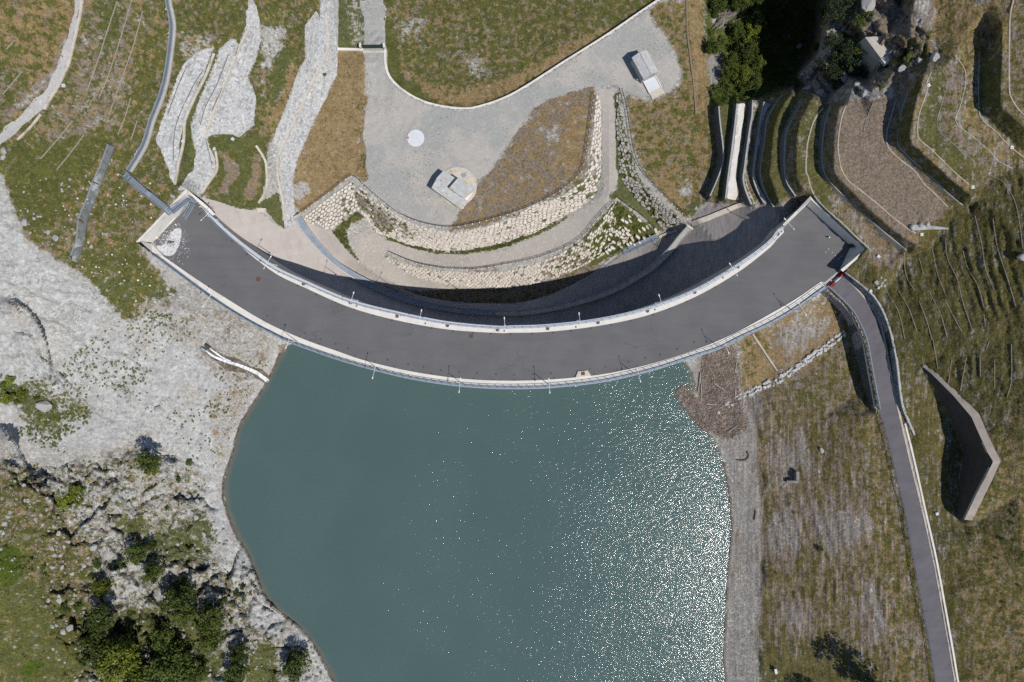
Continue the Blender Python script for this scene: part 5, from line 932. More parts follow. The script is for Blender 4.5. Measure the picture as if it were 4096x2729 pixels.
mk('gutter', strip(T(3, 2, [(1252, 780), (1320, 1060), (1392, 1370), (1438, 1568)])+T(3, 3, [(1533, 430), (1612, 850), (1692, 1300), (1738, 1568), (1852, 2200)]), .40, .06, down=.2), M['dark_concrete'], label='narrow dark gutter between the beige kerb and the white edge of the lower road', cat='gutter')
M['bluesteel'] = simple('blue_grey_steel', (.10, .12, .15), (.07, .085, .11), 3, .5)
# guard rail and fence of the road
gp = resample([(p[0]-3, p[1], p[2]) for p in RDW[:7]], n=60); railing('guard_rail', gp, 1, .85, 1.4, [(.78, .09), (.5, .05)], M['galv'], .10, 'grey steel guard rail along the left edge of the upper road bend', 'guard rail', z0=0)
gp = resample([(p[0]-5, p[1], p[2]) for p in RDW[7:]], n=80); railing('road_fence', gp, 1, 1.0, 2.0, [(.95, .05), (.5, .03)], M['bluesteel'], .06, 'dark post and rail fence along the left edge of the straight lower road', 'fence', z0=0)
P_ = resample([(p[0]-11, p[1], .18) for p in RDW[1:7]], step=14); mb = MB()
mk('guard_kerb', strip([p[:2] for p in P_], .30, .10, down=.5), M['coping'], label='pale concrete edge beam beneath the guard rail of the road bend', cat='kerb')
# ================================================================ STONE WALLS
def clip(poly, nx, ny, c):
    out = []
    for k in range(len(poly)):
        a, b = poly[k], poly[(k+1) % len(poly)]; da, db = nx*a[0]+ny*a[1]-c, nx*b[0]+ny*b[1]-c
        if da <= 0: out.append(a)
        if (da < 0) != (db < 0) and da != db: t = da/(da-db); out.append((a[0]+t*(b[0]-a[0]), a[1]+t*(b[1]-a[1])))
    return out
def stone_wall(name, top, bot, size, mat, label, h=.28, gap=.10, drop=None, ext=0., long=1.5, dz=.02):
    n = 90; A, B = resample(top, n=n), resample(bot, n=n); PA = [at(*p) for p in A]; PB = [at(*p) for p in B]
    L = sum((PA[k+1].lerp(PB[k+1], .5)-PA[k].lerp(PB[k], .5)).length for k in range(n-1))
    W_ = np.array([(a-b).length for a, b in zip(PA, PB)])
    def loc(s, t):                                        # s along in metres, t down from the top in metres
        x = min(max(s/L, 0), 1)*(n-1); i = min(int(x), n-2); f = x-i; a, b = PA[i].lerp(PA[i+1], f), PB[i].lerp(PB[i+1], f); w_ = (a-b).length
        return a, b, w_, i, f
    Wm = W_.max(); r = np.random.default_rng(int(L*10)); sx, sy = size*long, size
    seeds = [((i+.5*(j % 2)+r.uniform(-.3, .3))*sx, (j+.5+r.uniform(-.3, .3))*sy) for j in range(-1, int(Wm/sy)+2) for i in range(-1, int(L/sx)+2)]
    S = np.array(seeds); mb = MB()
    for q, (s, t) in enumerate(seeds):
        a, b, w_, i, f = loc(s, t)
        if not (0 <= s <= L) or t < -.1 or t > w_+.1: continue
        if drop and r.random() < drop(s/L, t/max(w_, .1)): continue
        poly = [(s-2*sx, t-2*sy), (s+2*sx, t-2*sy), (s+2*sx, t+2*sy), (s-2*sx, t+2*sy)]
        d2 = ((S[:, 0]-s)/long)**2+(S[:, 1]-t)**2
        for o in np.argsort(d2)[1:14]:
            dx, dy = S[o]-S[q]; poly = clip(poly, dx/long**2, dy, (dx*(S[o, 0]+s)/long**2+dy*(S[o, 1]+t))/2)
            if len(poly) < 3: break
        if len(poly) < 3: continue
        for nx, ny, c_ in ((0, -1, .1), (0, 1, w_+.05), (-1, 0, 0.), (1, 0, L)): poly = clip(poly, nx, ny, c_) if len(poly) >= 3 else poly
        if len(poly) < 3: continue
        p2 = []
        for k in range(len(poly)):
            u_, v_ = poly[k], poly[(k+1) % len(poly)]; p2 += [(u_[0]*.82+v_[0]*.18, u_[1]*.82+v_[1]*.18), (u_[0]*.18+v_[0]*.82, u_[1]*.18+v_[1]*.82)]
        cx_, cy_ = np.mean(p2, 0); g_ = 1-gap*r.uniform(.5, 1.9); hh = h*r.uniform(.6, 1.3); tx, ty = r.normal(0, .10, 2)
        nrm = (PA[min(i+1, n-1)]-PA[i]).cross(b-a); nrm.normalize(); nrm = nrm if nrm.z > 0 else -nrm
        def P3(x, y, k_, z_):
            aa, bb, ww, _, _ = loc(cx_+(x-cx_)*k_, 0); return aa.lerp(bb, (cy_+(y-cy_)*k_)/max(ww, .05))+nrm*(z_+(x-cx_)*tx+(y-cy_)*ty+dz)
        rings = [[P3(x, y, g_, -.15) for x, y in p2], [P3(x, y, g_, hh*.6) for x, y in p2], [P3(x, y, g_*.84, hh) for x, y in p2]]
        rings = [rg+[rg[0]] for rg in rings]; mb.loft(rings[::-1]); mb.poly(rings[2][:-1])
    return mk(name, mb, mat, label=label, cat='stone wall')
def stonemat(name, c1, c2, c3):
    b = NB(name); gi = b.n.new('ShaderNodeNewGeometry').outputs['Random Per Island']
    col = b.mix(b.step(gi, 0, 1), c1, c2); col = b.mix(b.step(b.noise(1.4, 5, .7), .5, .7, 0., .55), col, c3); col = b.mix(b.step(b.noise(8, 4), .35, .65, .3, 0.), col, tuple(x*.6 for x in c1)); b.bump(b.noise(5, 5, .7), .5, .06)
    return b.done(col, .93, 0, .2)
M['wallstone'] = stonemat('wall_stone', (.60, .54, .47), (.70, .65, .58), (.52, .475, .415)); M['wallgrey'] = stonemat('grey_wall_stone', (.40, .375, .34), (.50, .47, .43), (.30, .28, .25))
stone_wall('stone_wall', zc(UWT, -11.95), UWB, .66, M['wallstone'], 'long curved slope of pale boulders holding up the gravel yard', drop=lambda s, t: .22 if .10 < s < .24 else (.42 if .74 < s < .86 else .04), gap=.09)
stone_wall('stone_wall', LFT, LFB, .60, M['wallstone'], 'lower curved slope of pale boulders between the gravel berm and the dam', drop=lambda s, t: .05 if s < .62 else .40, gap=.09)
stone_wall('stone_wall', T(2, 1, [(940, 300, -14.6), (1080, 380, -15.2), (1200, 470, -16.2), (1310, 575, -17)]), T(2, 1, [(840, 800, -18.8), (960, 740, -18.6), (1130, 680, -17.9), (1320, 610, -17.4)]), .70, M['wallstone'], 'overgrown triangle of scattered boulders above the metal stairs', drop=lambda s, t: .60, gap=.16)
stone_wall('stone_wall', zc(RWT, -11.95), RWB, .62, M['wallgrey'], 'greyish boulder wall overgrown with grass on the right of the gravel ramp', drop=lambda s, t: .16+.26*t, gap=.12)
# small white coping walls of the yard, gate
mk('yard_wall', strip([(p[0], p[1]-2) for p in COP], .50, .28, down=1.8), M['white_concrete'], label='long white coping wall curving between the meadow and the gravel yard', cat='wall')
GW = T(1, 0, [(745, 449), (860, 452), (985, 456)]); mk('yard_wall', strip(GW, .5, .45, down=1.2), M['white_concrete'], label='short straight white wall from the stone path to the gate', cat='wall')
g0, g1 = T(1, 0, [(978, 446), (1187, 444)]); ga, gb = gat(*g0), gat(*g1); gate = empty('gate', ga, label='dark green sliding gate with white posts across the track into the yard', cat='gate')
mb = MB(); mb.bar(ga+Vector((0, 0, .75)), gb+Vector((0, 0, .75)), .16, 1.3); mk('gate_leaf', mb, M['green_metal'], gate)
mb = MB(); mb.bar(ga+Vector((.2, .02, 1.44)), gb+Vector((-.2, .02, 1.44)), .30, .05); mk('top_rail', mb, M['green_metal'], gate)
for p, d in ((ga, (-.15, .25, 0)), (gb, (.05, .15, 0))): mb = MB(); mb.box(p+Vector(d)+Vector((0, -.2, .8)), (.2, 0, 0), (0, .42, 0), (0, 0, .9)); mk('gate_post', mb, M['white_concrete'], gate)
mb = MB(); mb.bar(ga+Vector((.2, -.85, .10)), gb+Vector((0, -.85, .10)), .4, .3); mk('threshold', mb, M['coping'], gate)
# ---------------------------------------------------------------- buildings of the yard
def slate():
    b = NB('slate_roof'); v = b.voro(1.3, 'F1', 1, stretch=(1, 1, .1)); s_ = b.sep(v); d = b.n.new('ShaderNodeTexVoronoi'); d.feature = 'DISTANCE_TO_EDGE'; d.inputs['Scale'].default_value = 1.3; b.lk(b.vec((1, 1, .1)), d.inputs['Vector'])
    col = b.mix(s_[0], (.44, .455, .455), (.53, .535, .525)); col = b.mix(b.step(s_[1], .85, .95), col, (.50, .40, .27)); col = b.mix(b.step(b.noise(2.4, 5), .58, .72, 0., .5), col, (.44, .37, .28)); col = b.mix(b.step(d.outputs[0], .03, .005, 0., .6), col, (.2, .21, .22))
    b.bump(s_[2], .5, .04); return b.done(col, .85, 0, .3)
M['slate'] = slate(); zy = -12.0
def yz(pts, z): return [at(p[0], p[1], z) for p in pts]
# valve house on its round base
vh = empty('valve_house', at(*Z2([(700, 1050)])[0], zy), label='low valve house with stepped slate roofs on a round white base', cat='building')
def disc(c, r, n=48): return [c+Vector((r*math.cos(6.28319*k/n), r*math.sin(6.28319*k/n), 0)) for k in range(n)]
cb = at(*Z2([(745, 1040)])[0], zy); rr = 300/3.91*(H-zy)/F
mb = MB(); mb.prism(disc(cb, rr), zy-.3, zy+.16); mk('round_base', mb, M['coping'], vh)
LR = Z2([(525, 790), (715, 915), (645, 1000), (600, 1048), (612, 1062), (832, 1220), (835, 1330), (782, 1384), (335, 1063), (420, 905)]); zl = zy+2.9
LRf = Z2([(525, 790), (715, 915), (645, 1000), (600, 1048), (612, 1062), (832, 1220), (905, 1262), (782, 1384), (335, 1063), (420, 905)])
UR = Z2([(768, 886), (1020, 1042), (990, 1085), (832, 1220), (612, 1062)]); zu = zy+4.1
mb = MB(); mb.prism(yz(LRf, zl)[::-1], zl-.16, zl); mk('roof', mb, M['slate'], vh); mb = MB(); mb.prism(yz(UR, zu)[::-1], zu-.18, zu); mk('roof', mb, M['slate'], vh)
sh = lambda P, k: [tuple(np.mean(P, 0)*(1-k)+np.array(p)*k) for p in P]
mb = MB(); mb.prism(yz(sh(LRf, .95), zl)[::-1], zy, zl-.16); mk('wall', mb, M['white_concrete'], vh); mb = MB(); mb.prism(yz(sh(UR, .95), zu)[::-1], zy, zu-.18); mk('wall', mb, M['white_concrete'], vh)
q = Z2([(990, 1085), (1005, 1110), (845, 1340), (832, 1222)]); mb = MB(); mb.prism(yz(q, zy+1.6)[::-1], zy, zy+1.6); mk('side_wall', mb, M['white_concrete'], vh)
q = Z2([(715, 1350), (770, 1330), (850, 1335), (840, 1390), (735, 1392)]); mb = MB(); mb.prism(yz(q, zy+.3)[::-1], zy-.1, zy+.28); mk('doorstep', mb, M['coping'], vh)
c = at(*Z2([(490, 952)])[0], zl); mb = MB(); mb.tube([c, c+Vector((0, 0, .25))], .10, 8); mk('vent_pipe', mb, M['galv'], vh)
q = Z2([(790, 850), (870, 820), (890, 870), (830, 915)]); mb = MB(); mb.prism(yz(q, zy+.22)[::-1], zy+.1, zy+.24); mk('entrance_slab', mb, M['galv'], vh)
# round concrete lid with a red box on it
c = at(*T(1, 0, [(1470, 1273)])[0], zy); rp = empty('round_slab', c, label='flat round pale concrete slab lying in the middle of the gravel yard', cat='slab')
b = NB('slab_concrete'); col = b.mix(b.step(b.noise(.9, 5), .35, .65), (.56, .60, .65), (.62, .64, .67)); b.bump(b.noise(9, 4), .2, .03); M['slab'] = b.done(col, .9)
mb = MB(); mb.prism(disc(c, 1.86), zy-.2, zy+.14); mk('slab', mb, M['slab'], rp); mb = MB(); d = Vector((.72, -.69, 0)); mb.bar(c-d*1.8+Vector((0, 0, .142)), c+d*1.8+Vector((0, 0, .142)), .05, .02); mk('joint', mb, M['coping'], rp)
c2 = at(*T(1, 0, [(1400, 1268)])[0], zy+.14); mb = MB(); mb.box(c2+Vector((0, 0, .05)), (.13, -.03, 0), (.05, .22, 0), (0, 0, .05)); mb.box(c2+Vector((0, .02, .12)), (.06, 0, 0), (0, .06, 0), (0, 0, .02)); mk('crate', mb, M['orangepaint'], label='small orange-red box on the left edge of the round concrete slab', cat='box')
# slate shed with its pad
sh_ = empty('shed', at(*Z3([(830, 600)])[0], zy), label='small shed with a slate gable roof and a pale concrete ramp at its end', cat='shed')
ze, zr = zy+3.0, zy+3.7
R0, R1 = Z3([(775, 293), (1052, 825)]); L0, L1_ = Z3([(585, 425), (870, 950)]); E0, E1 = Z3([(947, 238), (1226, 768)])
mb = MB(); a, b_, c, d, e, g = at(*R0, zr), at(*R1, zr), at(*L0, ze), at(*L1_, ze), at(*E0, ze), at(*E1, ze); dn = Vector((0, 0, -.14))
for q in ((a, c, d, b_), (a, b_, g, e)): mb.poly(q); mb.poly([p+dn for p in reversed(q)])
for p, q in ((a, c), (c, d), (d, b_), (b_, g), (g, e), (e, a)): mb.poly([p, p+dn, q+dn, q])
mk('roof', mb, M['slate'], sh_); mb = MB(); mb.bar(a, b_, .16, .08); mk('ridge', mb, M['greystone'], sh_)
mb = MB(); mid = (a+b_+c+d+e+g)/6; tr = lambda p: Vector((mid.x+(p.x-mid.x)*.93, mid.y+(p.y-mid.y)*.93, p.z-.14)); fl = lambda p: Vector((tr(p).x, tr(p).y, zy-.1))
for p, q in ((a, c), (c, d), (d, b_), (b_, g), (g, e), (e, a)): mb.poly([tr(p), fl(p), fl(q), tr(q)])
mk('wall', mb, M['greystone'], sh_)
PD = Z3([(850, 968), (1130, 828), (1376, 1272), (1090, 1436)]); pdw = yz(PD, zy+.35)
mb = MB(); mb.prism(pdw[::-1], zy-.2, zy+.30); mk('ramp', mb, M['coping'], sh_)
w_ = lambda s, t: pdw[0].lerp(pdw[1], s).lerp(pdw[3].lerp(pdw[2], s), t)
mb = MB(); mb.prism([w_(.06, .03), w_(.94, .03), w_(.94, .66), w_(.06, .66)][::-1], zy+.2, zy+.312); mk('ramp_plate', mb, M['slab'], sh_)
mb = MB(); mb.bar(w_(.0, 0)+Vector((0, 0, .0)), w_(0, .7), .22, .25); mk('ramp_kerb', mb, M['white_concrete'], sh_); mb = MB(); mb.bar(w_(1, 0), w_(1, .7), .22, .22); mk('ramp_kerb', mb, M['white_concrete'], sh_)
q = Z3([(700, 925), (745, 905), (785, 935), (720, 968)]); mb = MB(); mb.prism(yz(q, zy+.6)[::-1], zy-.1, zy+.6); mk('plinth', mb, M['coping'], sh_)
# ---------------------------------------------------------------- fences of the yard
def fence(pts, label, spacing=1.42, h=1.05, foot=True):
    P = resample(pts, step=6); P = np.column_stack([P[:, :2], [hgt(*p) for p in P[:, :2]]])
    fb = MB(); fb.box((.12, 0, .06), (.16, 0, 0), (0, .10, 0), (0, 0, .12))
    return railing('fence', P, 1, h, spacing, [(h-.02, .045), (h*.55, .035)], M['dark_metal'], .07, label, 'fence', z0=0, foot=fb if foot else None)
fence(T(1, 1, [(400, 400), (560, 285), (720, 165), (880, 48), (990, 130), (1090, 220), (1190, 300), (1290, 380), (1410, 440), (1540, 485), (1670, 512), (1800, 520), (1990, 488), (2180, 440), (2354, 388)])+T(2, 1, [(140, 340), (330, 250), (500, 140), (600, 50), (640, 0)])+T(2, 0, [(650, 1520), (680, 1370), (705, 1190), (725, 1050), (738, 930), (748, 860)]), 'long dark fence along the edge of the yard above the upper stone wall')
fence(T(1, 1, [(1230, 752), (1360, 808), (1480, 852), (1600, 878), (1720, 898), (1860, 905), (2000, 905), (2160, 885), (2354, 850)])+T(2, 1, [(150, 820), (300, 780), (450, 720), (560, 670), (620, 625), (690, 558), (760, 468), (840, 378), (962, 248)]), 'long dark fence along the gravel berm above the lower stone wall')
fence(T(2, 0, [(1005, 825), (1040, 960), (1065, 1110), (1085, 1240), (1110, 1380), (1150, 1500)])+T(2, 1, [(1195, 0), (1240, 70), (1335, 165), (1440, 270), (1540, 360), (1615, 440)]), 'dark fence on the right of the gravel ramp, above the grey boulder wall')
fence(T(2, 1, [(965, 250), (1070, 330), (1170, 400), (1260, 480), (1310, 530)]), 'short dark fence running down to the top of the metal stairs', foot=False)
mk('wooden_kerb', strip(T(2, 0, [(1608, 0), (1615, 300), (1650, 600), (1675, 800), (1692, 1055)]), .30, .22), M['wood'], label='long narrow wooden sleeper edge running down through the dry grass by the gorge', cat='kerb')
# ---------------------------------------------------------------- metal stairs
def flight(root, name, pts, w, mat, treads, rail=1.0, n=None, post=1.6):
    P = [at(*p) for p in pts]; L = sum((b-a).length for a, b in zip(P, P[1:])); o = None
    side = []
    for k, p in enumerate(P):
        d = (P[min(k+1, len(P)-1)]-P[max(k-1, 0)]); d.z = 0; d.normalize(); side.append(Vector((-d.y, d.x, 0))*w/2)
    mb = MB(); mb.loft([[p+s for p, s in zip(P, side)], [p-s for p, s in zip(P, side)], [p-s-Vector((0, 0, .05)) for p, s in zip(P, side)], [p+s-Vector((0, 0, .05)) for p, s in zip(P, side)]], closed=True, caps=True); o = mk(name, mb, M['darkgrate'], root)
    def pos(t):
        a = t*(len(P)-1); i = min(int(a), len(P)-2); return P[i].lerp(P[i+1], a-i), side[i].lerp(side[i+1], a-i)
    for k in range(treads):
        p, s = pos((k+.5)/treads); mb = MB(); mb.bar(p+s*.95+Vector((0, 0, .05)), p-s*.95+Vector((0, 0, .05)), .16, .05); mk('tread', mb, mat, o)
    for sg in (1, -1):
        mb = MB(); mb.tube([p+s*sg+Vector((0, 0, rail)) for p, s in zip(P, side)], .05, 5); mb.tube([p+s*sg+Vector((0, 0, rail*.5)) for p, s in zip(P, side)], .03, 5); mb.tube([p+s*sg+Vector((0, 0, .06)) for p, s in zip(P, side)], .06, 5)
        m = max(1, int(L/post))
        for k in range(m+1): p, s = pos(k/m); mb.bar(p+s*sg, p+s*sg+Vector((0, 0, rail)), .05, .05)
        mk('handrail', mb, mat, o)
    return o
M['darkgrate'] = simple('grating', (.115, .14, .165), (.14, .16, .185), 3, .6)
st = empty('metal_stairs', at(*Z1([(940, 990)])[0], 0), label='galvanised steel walkway and folded stairs leading down to the left end of the dam', cat='stairs')
flight(st, 'gangway', Z1([(85, 245, 6.6), (190, 345, 6.5)]), 1.05, M['galv'], 2); flight(st, 'gangway', Z1([(195, 350, 6.5), (490, 610, 5.7), (560, 650, 5.6), (840, 880, 4.9), (950, 985, 4.85)]), 1.05, M['galv'], 36)
flight(st, 'stair_flight', Z1([(960, 965, 4.8), (1265, 715, 2.9)]), .95, M['galv'], 14); flight(st, 'landing', Z1([(1265, 715, 2.85), (1385, 790, 2.85)]), 1.0, M['galv'], 4); flight(st, 'stair_flight', Z1([(1345, 790, 2.8), (1185, 1075, .1)]), 1.0, M['galv'], 12)
st = empty('metal_stairs', at(*Z5([(700, 820)])[0], -17), label='grey metal stairs with stone-filled treads running down beside the shaded boulder slope', cat='stairs')
flight(st, 'stair_flight', Z5([(1055, 680, -16.3), (740, 825, -17.8), (425, 965, -19.4)]), 1.35, M['galv'], 30); flight(st, 'stair_flight', Z5([(410, 960, -19.5), (290, 1055, -20.2)]), 1.2, M['galv'], 8); flight(st, 'walkway', Z5([(285, 1060, -20.3), (140, 1170, -21), (0, 1270, -21.8), (-250, 1420, -22.8), (-420, 1500, -23.4)]), 1.0, M['darkmetal2'] if 'darkmetal2' in M else M['galv'], 20)
mk('concrete_wall', strip(Z5([(1010, 520), (1060, 640)]), .55, .4, down=1), M['coping'], label='short concrete wall at the head of the shaded metal stairs', cat='wall')
mk('concrete_wall', strip(Z5([(1085, 690), (1150, 650), (1420, 560)]), .5, .5, down=1), M['coping'], label='narrow concrete wall with a rail linking the metal stairs to the sill wall', cat='wall')
# ================================================================ TERRACES
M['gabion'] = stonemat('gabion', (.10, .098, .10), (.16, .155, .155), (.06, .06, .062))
names = ['lowest curved retaining wall of the terraces, with grass on top, beside the dry lawn', 'straight retaining wall below the broad pale concrete terrace', 'third retaining wall of the terraces, right of the broad pale one', 'fourth retaining wall of the terraces, above a narrow pale ledge', 'fifth terrace wall below the first steep grass bank', 'pair of thin walls between the two dark grass banks of the terraces', 'long thin double wall bending round the right corner of the dam', 'uppermost long double wall below the highest lawn terrace']
for (b_, zb, t_, zt_), lb in zip(TER, names):
    n = 60; B_, T_ = resample(b_, n=n), resample(t_, n=n); root = empty('retaining_wall', at(T_[30, 0], T_[30, 1], zb), label=lb, cat='retaining wall')
    PB, PT = [at(p[0], p[1], zb+.02) for p in B_], [at(p[0], p[1], zt_) for p in T_]; N = normals2(T_); sgn = 1 if N[30, 0] > 0 else -1
    out = [Vector((-m[0]*sgn, m[1]*sgn, 0)) for m in N]
    fr = [a.lerp(b2, 1)+o*.10 for a, b2, o in zip(PB, PT, out)]
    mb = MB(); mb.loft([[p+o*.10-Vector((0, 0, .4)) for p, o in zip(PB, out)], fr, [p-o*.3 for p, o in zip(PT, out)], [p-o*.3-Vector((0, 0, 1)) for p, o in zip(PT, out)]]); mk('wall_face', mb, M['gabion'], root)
    cw = .34 if zb > 4 else (.20 if zt_ > -8 else .12)
    mb = MB(); mb.loft([[p+o*.14+Vector((0, 0, -.12)) for p, o in zip(PT, out)], [p+o*.14+Vector((0, 0, .06)) for p, o in zip(PT, out)], [p-o*cw+Vector((0, 0, .06)) for p, o in zip(PT, out)], [p-o*cw+Vector((0, 0, -.3)) for p, o in zip(PT, out)]], closed=True, caps=True); mk('coping', mb, M['greystone'], root)
sheet('pale_terrace', W2T+Z6([(540, 1450), (555, 1420), (510, 1200), (530, 1000), (565, 750), (600, 500), (625, 330), (632, 235)])[::1], M['white_concrete'], dz=.05, step=14, jitter=1.2, label='broad bright strip of pale concrete between two dark terrace walls', cat='terrace', cut=.3)
M['ledge'] = simple('ledge_concrete', (.50, .45, .39), (.40, .36, .31), 1, .92, c3=(.30, .26, .22))
sheet('pale_terrace', W3T+Z6([(760, 1490), (690, 1340), (640, 1200), (640, 1050), (680, 800), (735, 400), (760, 290), (815, 188)]), M['ledge'], dz=.05, step=12, jitter=1, label='narrow pale concrete ledge between the third and fourth terrace walls', cat='terrace', cut=.3)
sheet('pale_terrace', W4T+Z6([(930, 1500), (830, 1340), (762, 1180), (755, 1050), (790, 850), (835, 500), (890, 330), (1000, 145)]), M['ledge'], dz=.05, step=12, jitter=1, label='narrow pale ledge with a blue plate between the fourth and fifth terrace walls', cat='terrace', cut=.3)
c = gat(*Z6([(915, 258)])[0], .12); mb = MB(); mb.box(c, (.85*.45, -.1, 0), (.12, .62*.5, 0), (0, 0, .06)); mb.box(c+Vector((0, 0, .09)), (.1, 0, 0), (0, .05, 0), (0, 0, .03)); mk('metal_cover', mb, M['galv'], label='blue-grey metal cover at the upper end of a pale terrace ledge', cat='cover')
lines = [(L1, .34, 'pale concrete channel curving round the right corner of the dam', 'coping'), (L2, .30, 'thin concrete channel edging the broad brown lawn terrace', 'coping'), (L3, .10, 'thin wire-like line along the middle of the broad brown lawn terrace', 'dark_concrete'), (L4, .26, 'concrete channel with a pit, above the upper dark grass bank', 'coping'), (L5, .12, 'thin dark drain line below the top lawns', 'dark_concrete'), (L6, .14, 'thin pale drain line curving across the top lawns', 'ledge'), (L7, .24, 'concrete channel at the foot of the rightmost dark grass bank', 'coping'), (L8, .30, 'pale concrete channel along the right edge of the picture', 'coping')]
M['chan'] = simple('channel_concrete', (.42, .37, .31), (.33, .29, .245), 1.2, .92, bump=.3, c3=(.25, .21, .17))
for P, w_, lb, m in lines: mk('drain_channel', strip([p[:2] for p in P], w_*.8, .07), M['chan'] if m == 'coping' else M[m], label=lb, cat='drain channel')
d8 = [(p[0]-9, p[1]+3) for p in W8B]; mk('drain_channel', strip([p[:2] for p in d8], .24, .10), M['chan'], label='pale channel hugging the uppermost long double wall', cat='drain channel')
for q, lb in ((T(3, 0, [(1475, 787)])[0], 'square white pit cover at the top end of the channel by the upper grass bank'), (T(3, 1, [(1880, 155)])[0], 'square white pit cover at the lower end of the channel by the upper grass bank'), (T(3, 1, [(1412, 590)])[0], 'square white pit cover at the lower end of the lawn terrace channel'), (T(3, 0, [(2240, 1357)])[0], 'square white pit cover on the channel below the rightmost grass bank'), (T(3, 1, [(1015, 792)])[0], 'square white pit cover in the grass right of the dam corner'), (T(3, 1, [(945, 1110)])[0], 'square white pit cover beside the stone wall of the road bend'), (T(3, 3, [(1553, 22)])[0], 'square white pit cover near the foot of the big triangular wall'), (T(0, 0, [(1970, 1370)])[0], 'square pale pit cover above the green terraces at the left of the yard'), (T(0, 0, [(1683, 1300)])[0], 'square pale pit cover beside the left rubble slope'), (T(0, 0, [(2140, 1280)])[0], 'square pale pit cover at the top of the left green terraces'), (T(0, 0, [(585, 788)])[0], 'square pale pit cover right of the dirt track'), (T(0, 0, [(380, 938)])[0], 'small pale pit cover beside the dirt track kerb'), (T(1, 0, [(175, 1432)])[0], 'pale grey pit cover where the two stone paths meet')):
    r = empty('pit_cover', gat(*q), label=lb, cat='pit cover', group='concrete pit covers'); a = rng.uniform(0, 1.5); mb = MB(); x, y = Vector((math.cos(a)*.28, math.sin(a)*.28, 0)), Vector((-math.sin(a)*.28, math.cos(a)*.28, 0)); mb.box(gat(*q, .1), x, y, (0, 0, .14)); mk('lid', mb, M['slab'], r); mb = MB(); mb.box(gat(*q, .26), x*.12, y*.5, (0, 0, .03)); mk('handle', mb, M['galv'], r)
mk('rubble_steps', strip(T(3, 1, [(1330, 525), (1480, 525), (1660, 535)]), (1.1, .3), .3), M['greystone'], label='tapering grey stone ramp with three steps below the brown lawn terrace', cat='steps')
for q in ((1325, 520), (1400, 505), (1465, 495)): p = T(3, 1, [q])[0]; mb = MB(); mb.blob(gat(*p, .2), .45, .55, .5, 9, 6); mk('boulder', mb, M['greystone'], label='grey boulder at the upper side of the stone ramp below the lawn terrace', cat='boulder', group='boulders at the stone ramp')
# ---------------------------------------------------------------- walls beside the road
stone_wall('stone_wall', WWT, WWB, .55, stonemat('dark_wall_stone', (.26, .245, .23), (.36, .34, .32), (.2, .19, .18)), 'dark stone retaining wall under the outer edge of the road bend', h=.12, gap=.06, long=1.4)
mb = MB(); A_, B_ = resample(EWT, n=60), resample(EWB, n=60)
stone_wall('stone_wall', EWT, EWB, .55, stonemat('rough_wall_stone', (.22, .21, .20), (.40, .39, .37), (.16, .155, .15)), 'rough stone wall on the inner side of the road bend', h=.14, gap=.07, long=1.4)
mk('coping_strip', strip([p[:2] for p in EWT], .42, .12), M['greystone'], label='pale gravelly coping on top of the rough wall inside the road bend', cat='coping')
# ---------------------------------------------------------------- the big triangular wall
def board():
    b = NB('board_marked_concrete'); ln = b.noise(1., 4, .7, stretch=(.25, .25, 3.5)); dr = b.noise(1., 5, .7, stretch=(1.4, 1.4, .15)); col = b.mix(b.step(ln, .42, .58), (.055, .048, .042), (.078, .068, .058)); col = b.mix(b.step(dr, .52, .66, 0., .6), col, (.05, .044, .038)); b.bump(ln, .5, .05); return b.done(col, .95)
n = 80; T_, B_, O_ = resample(BWT, n=n, smooth=False), resample(BWB, n=n, smooth=False), resample(bwo, n=n, smooth=False)
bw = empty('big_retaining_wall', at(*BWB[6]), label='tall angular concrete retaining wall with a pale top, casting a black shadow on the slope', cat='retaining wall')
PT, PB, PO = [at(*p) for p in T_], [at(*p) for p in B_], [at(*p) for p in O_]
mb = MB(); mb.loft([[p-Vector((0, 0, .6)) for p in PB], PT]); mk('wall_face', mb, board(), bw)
mb = MB(); mb.loft([[p-Vector((0, 0, .5)) for p in PT], [p+Vector((0, 0, .05)) for p in PT], [p+Vector((0, 0, .05)) for p in PO], [p-Vector((0, 0, 2.5)) for p in PO]], caps=True); mk('wall_top', mb, simple('wall_top_concrete', (.43, .37, .32), (.34, .295, .255), .7, .95, bump=.4, c3=(.22, .19, .165)), bw)
mb = MB(); e0, e1, e2 = PB[-1], PT[-1], PO[-1]; mb.poly([e0-Vector((0, 0, .6)), e1, e2, e2-Vector((0, 0, 4))]); mk('wall_end', mb, M['grey_concrete'], bw)
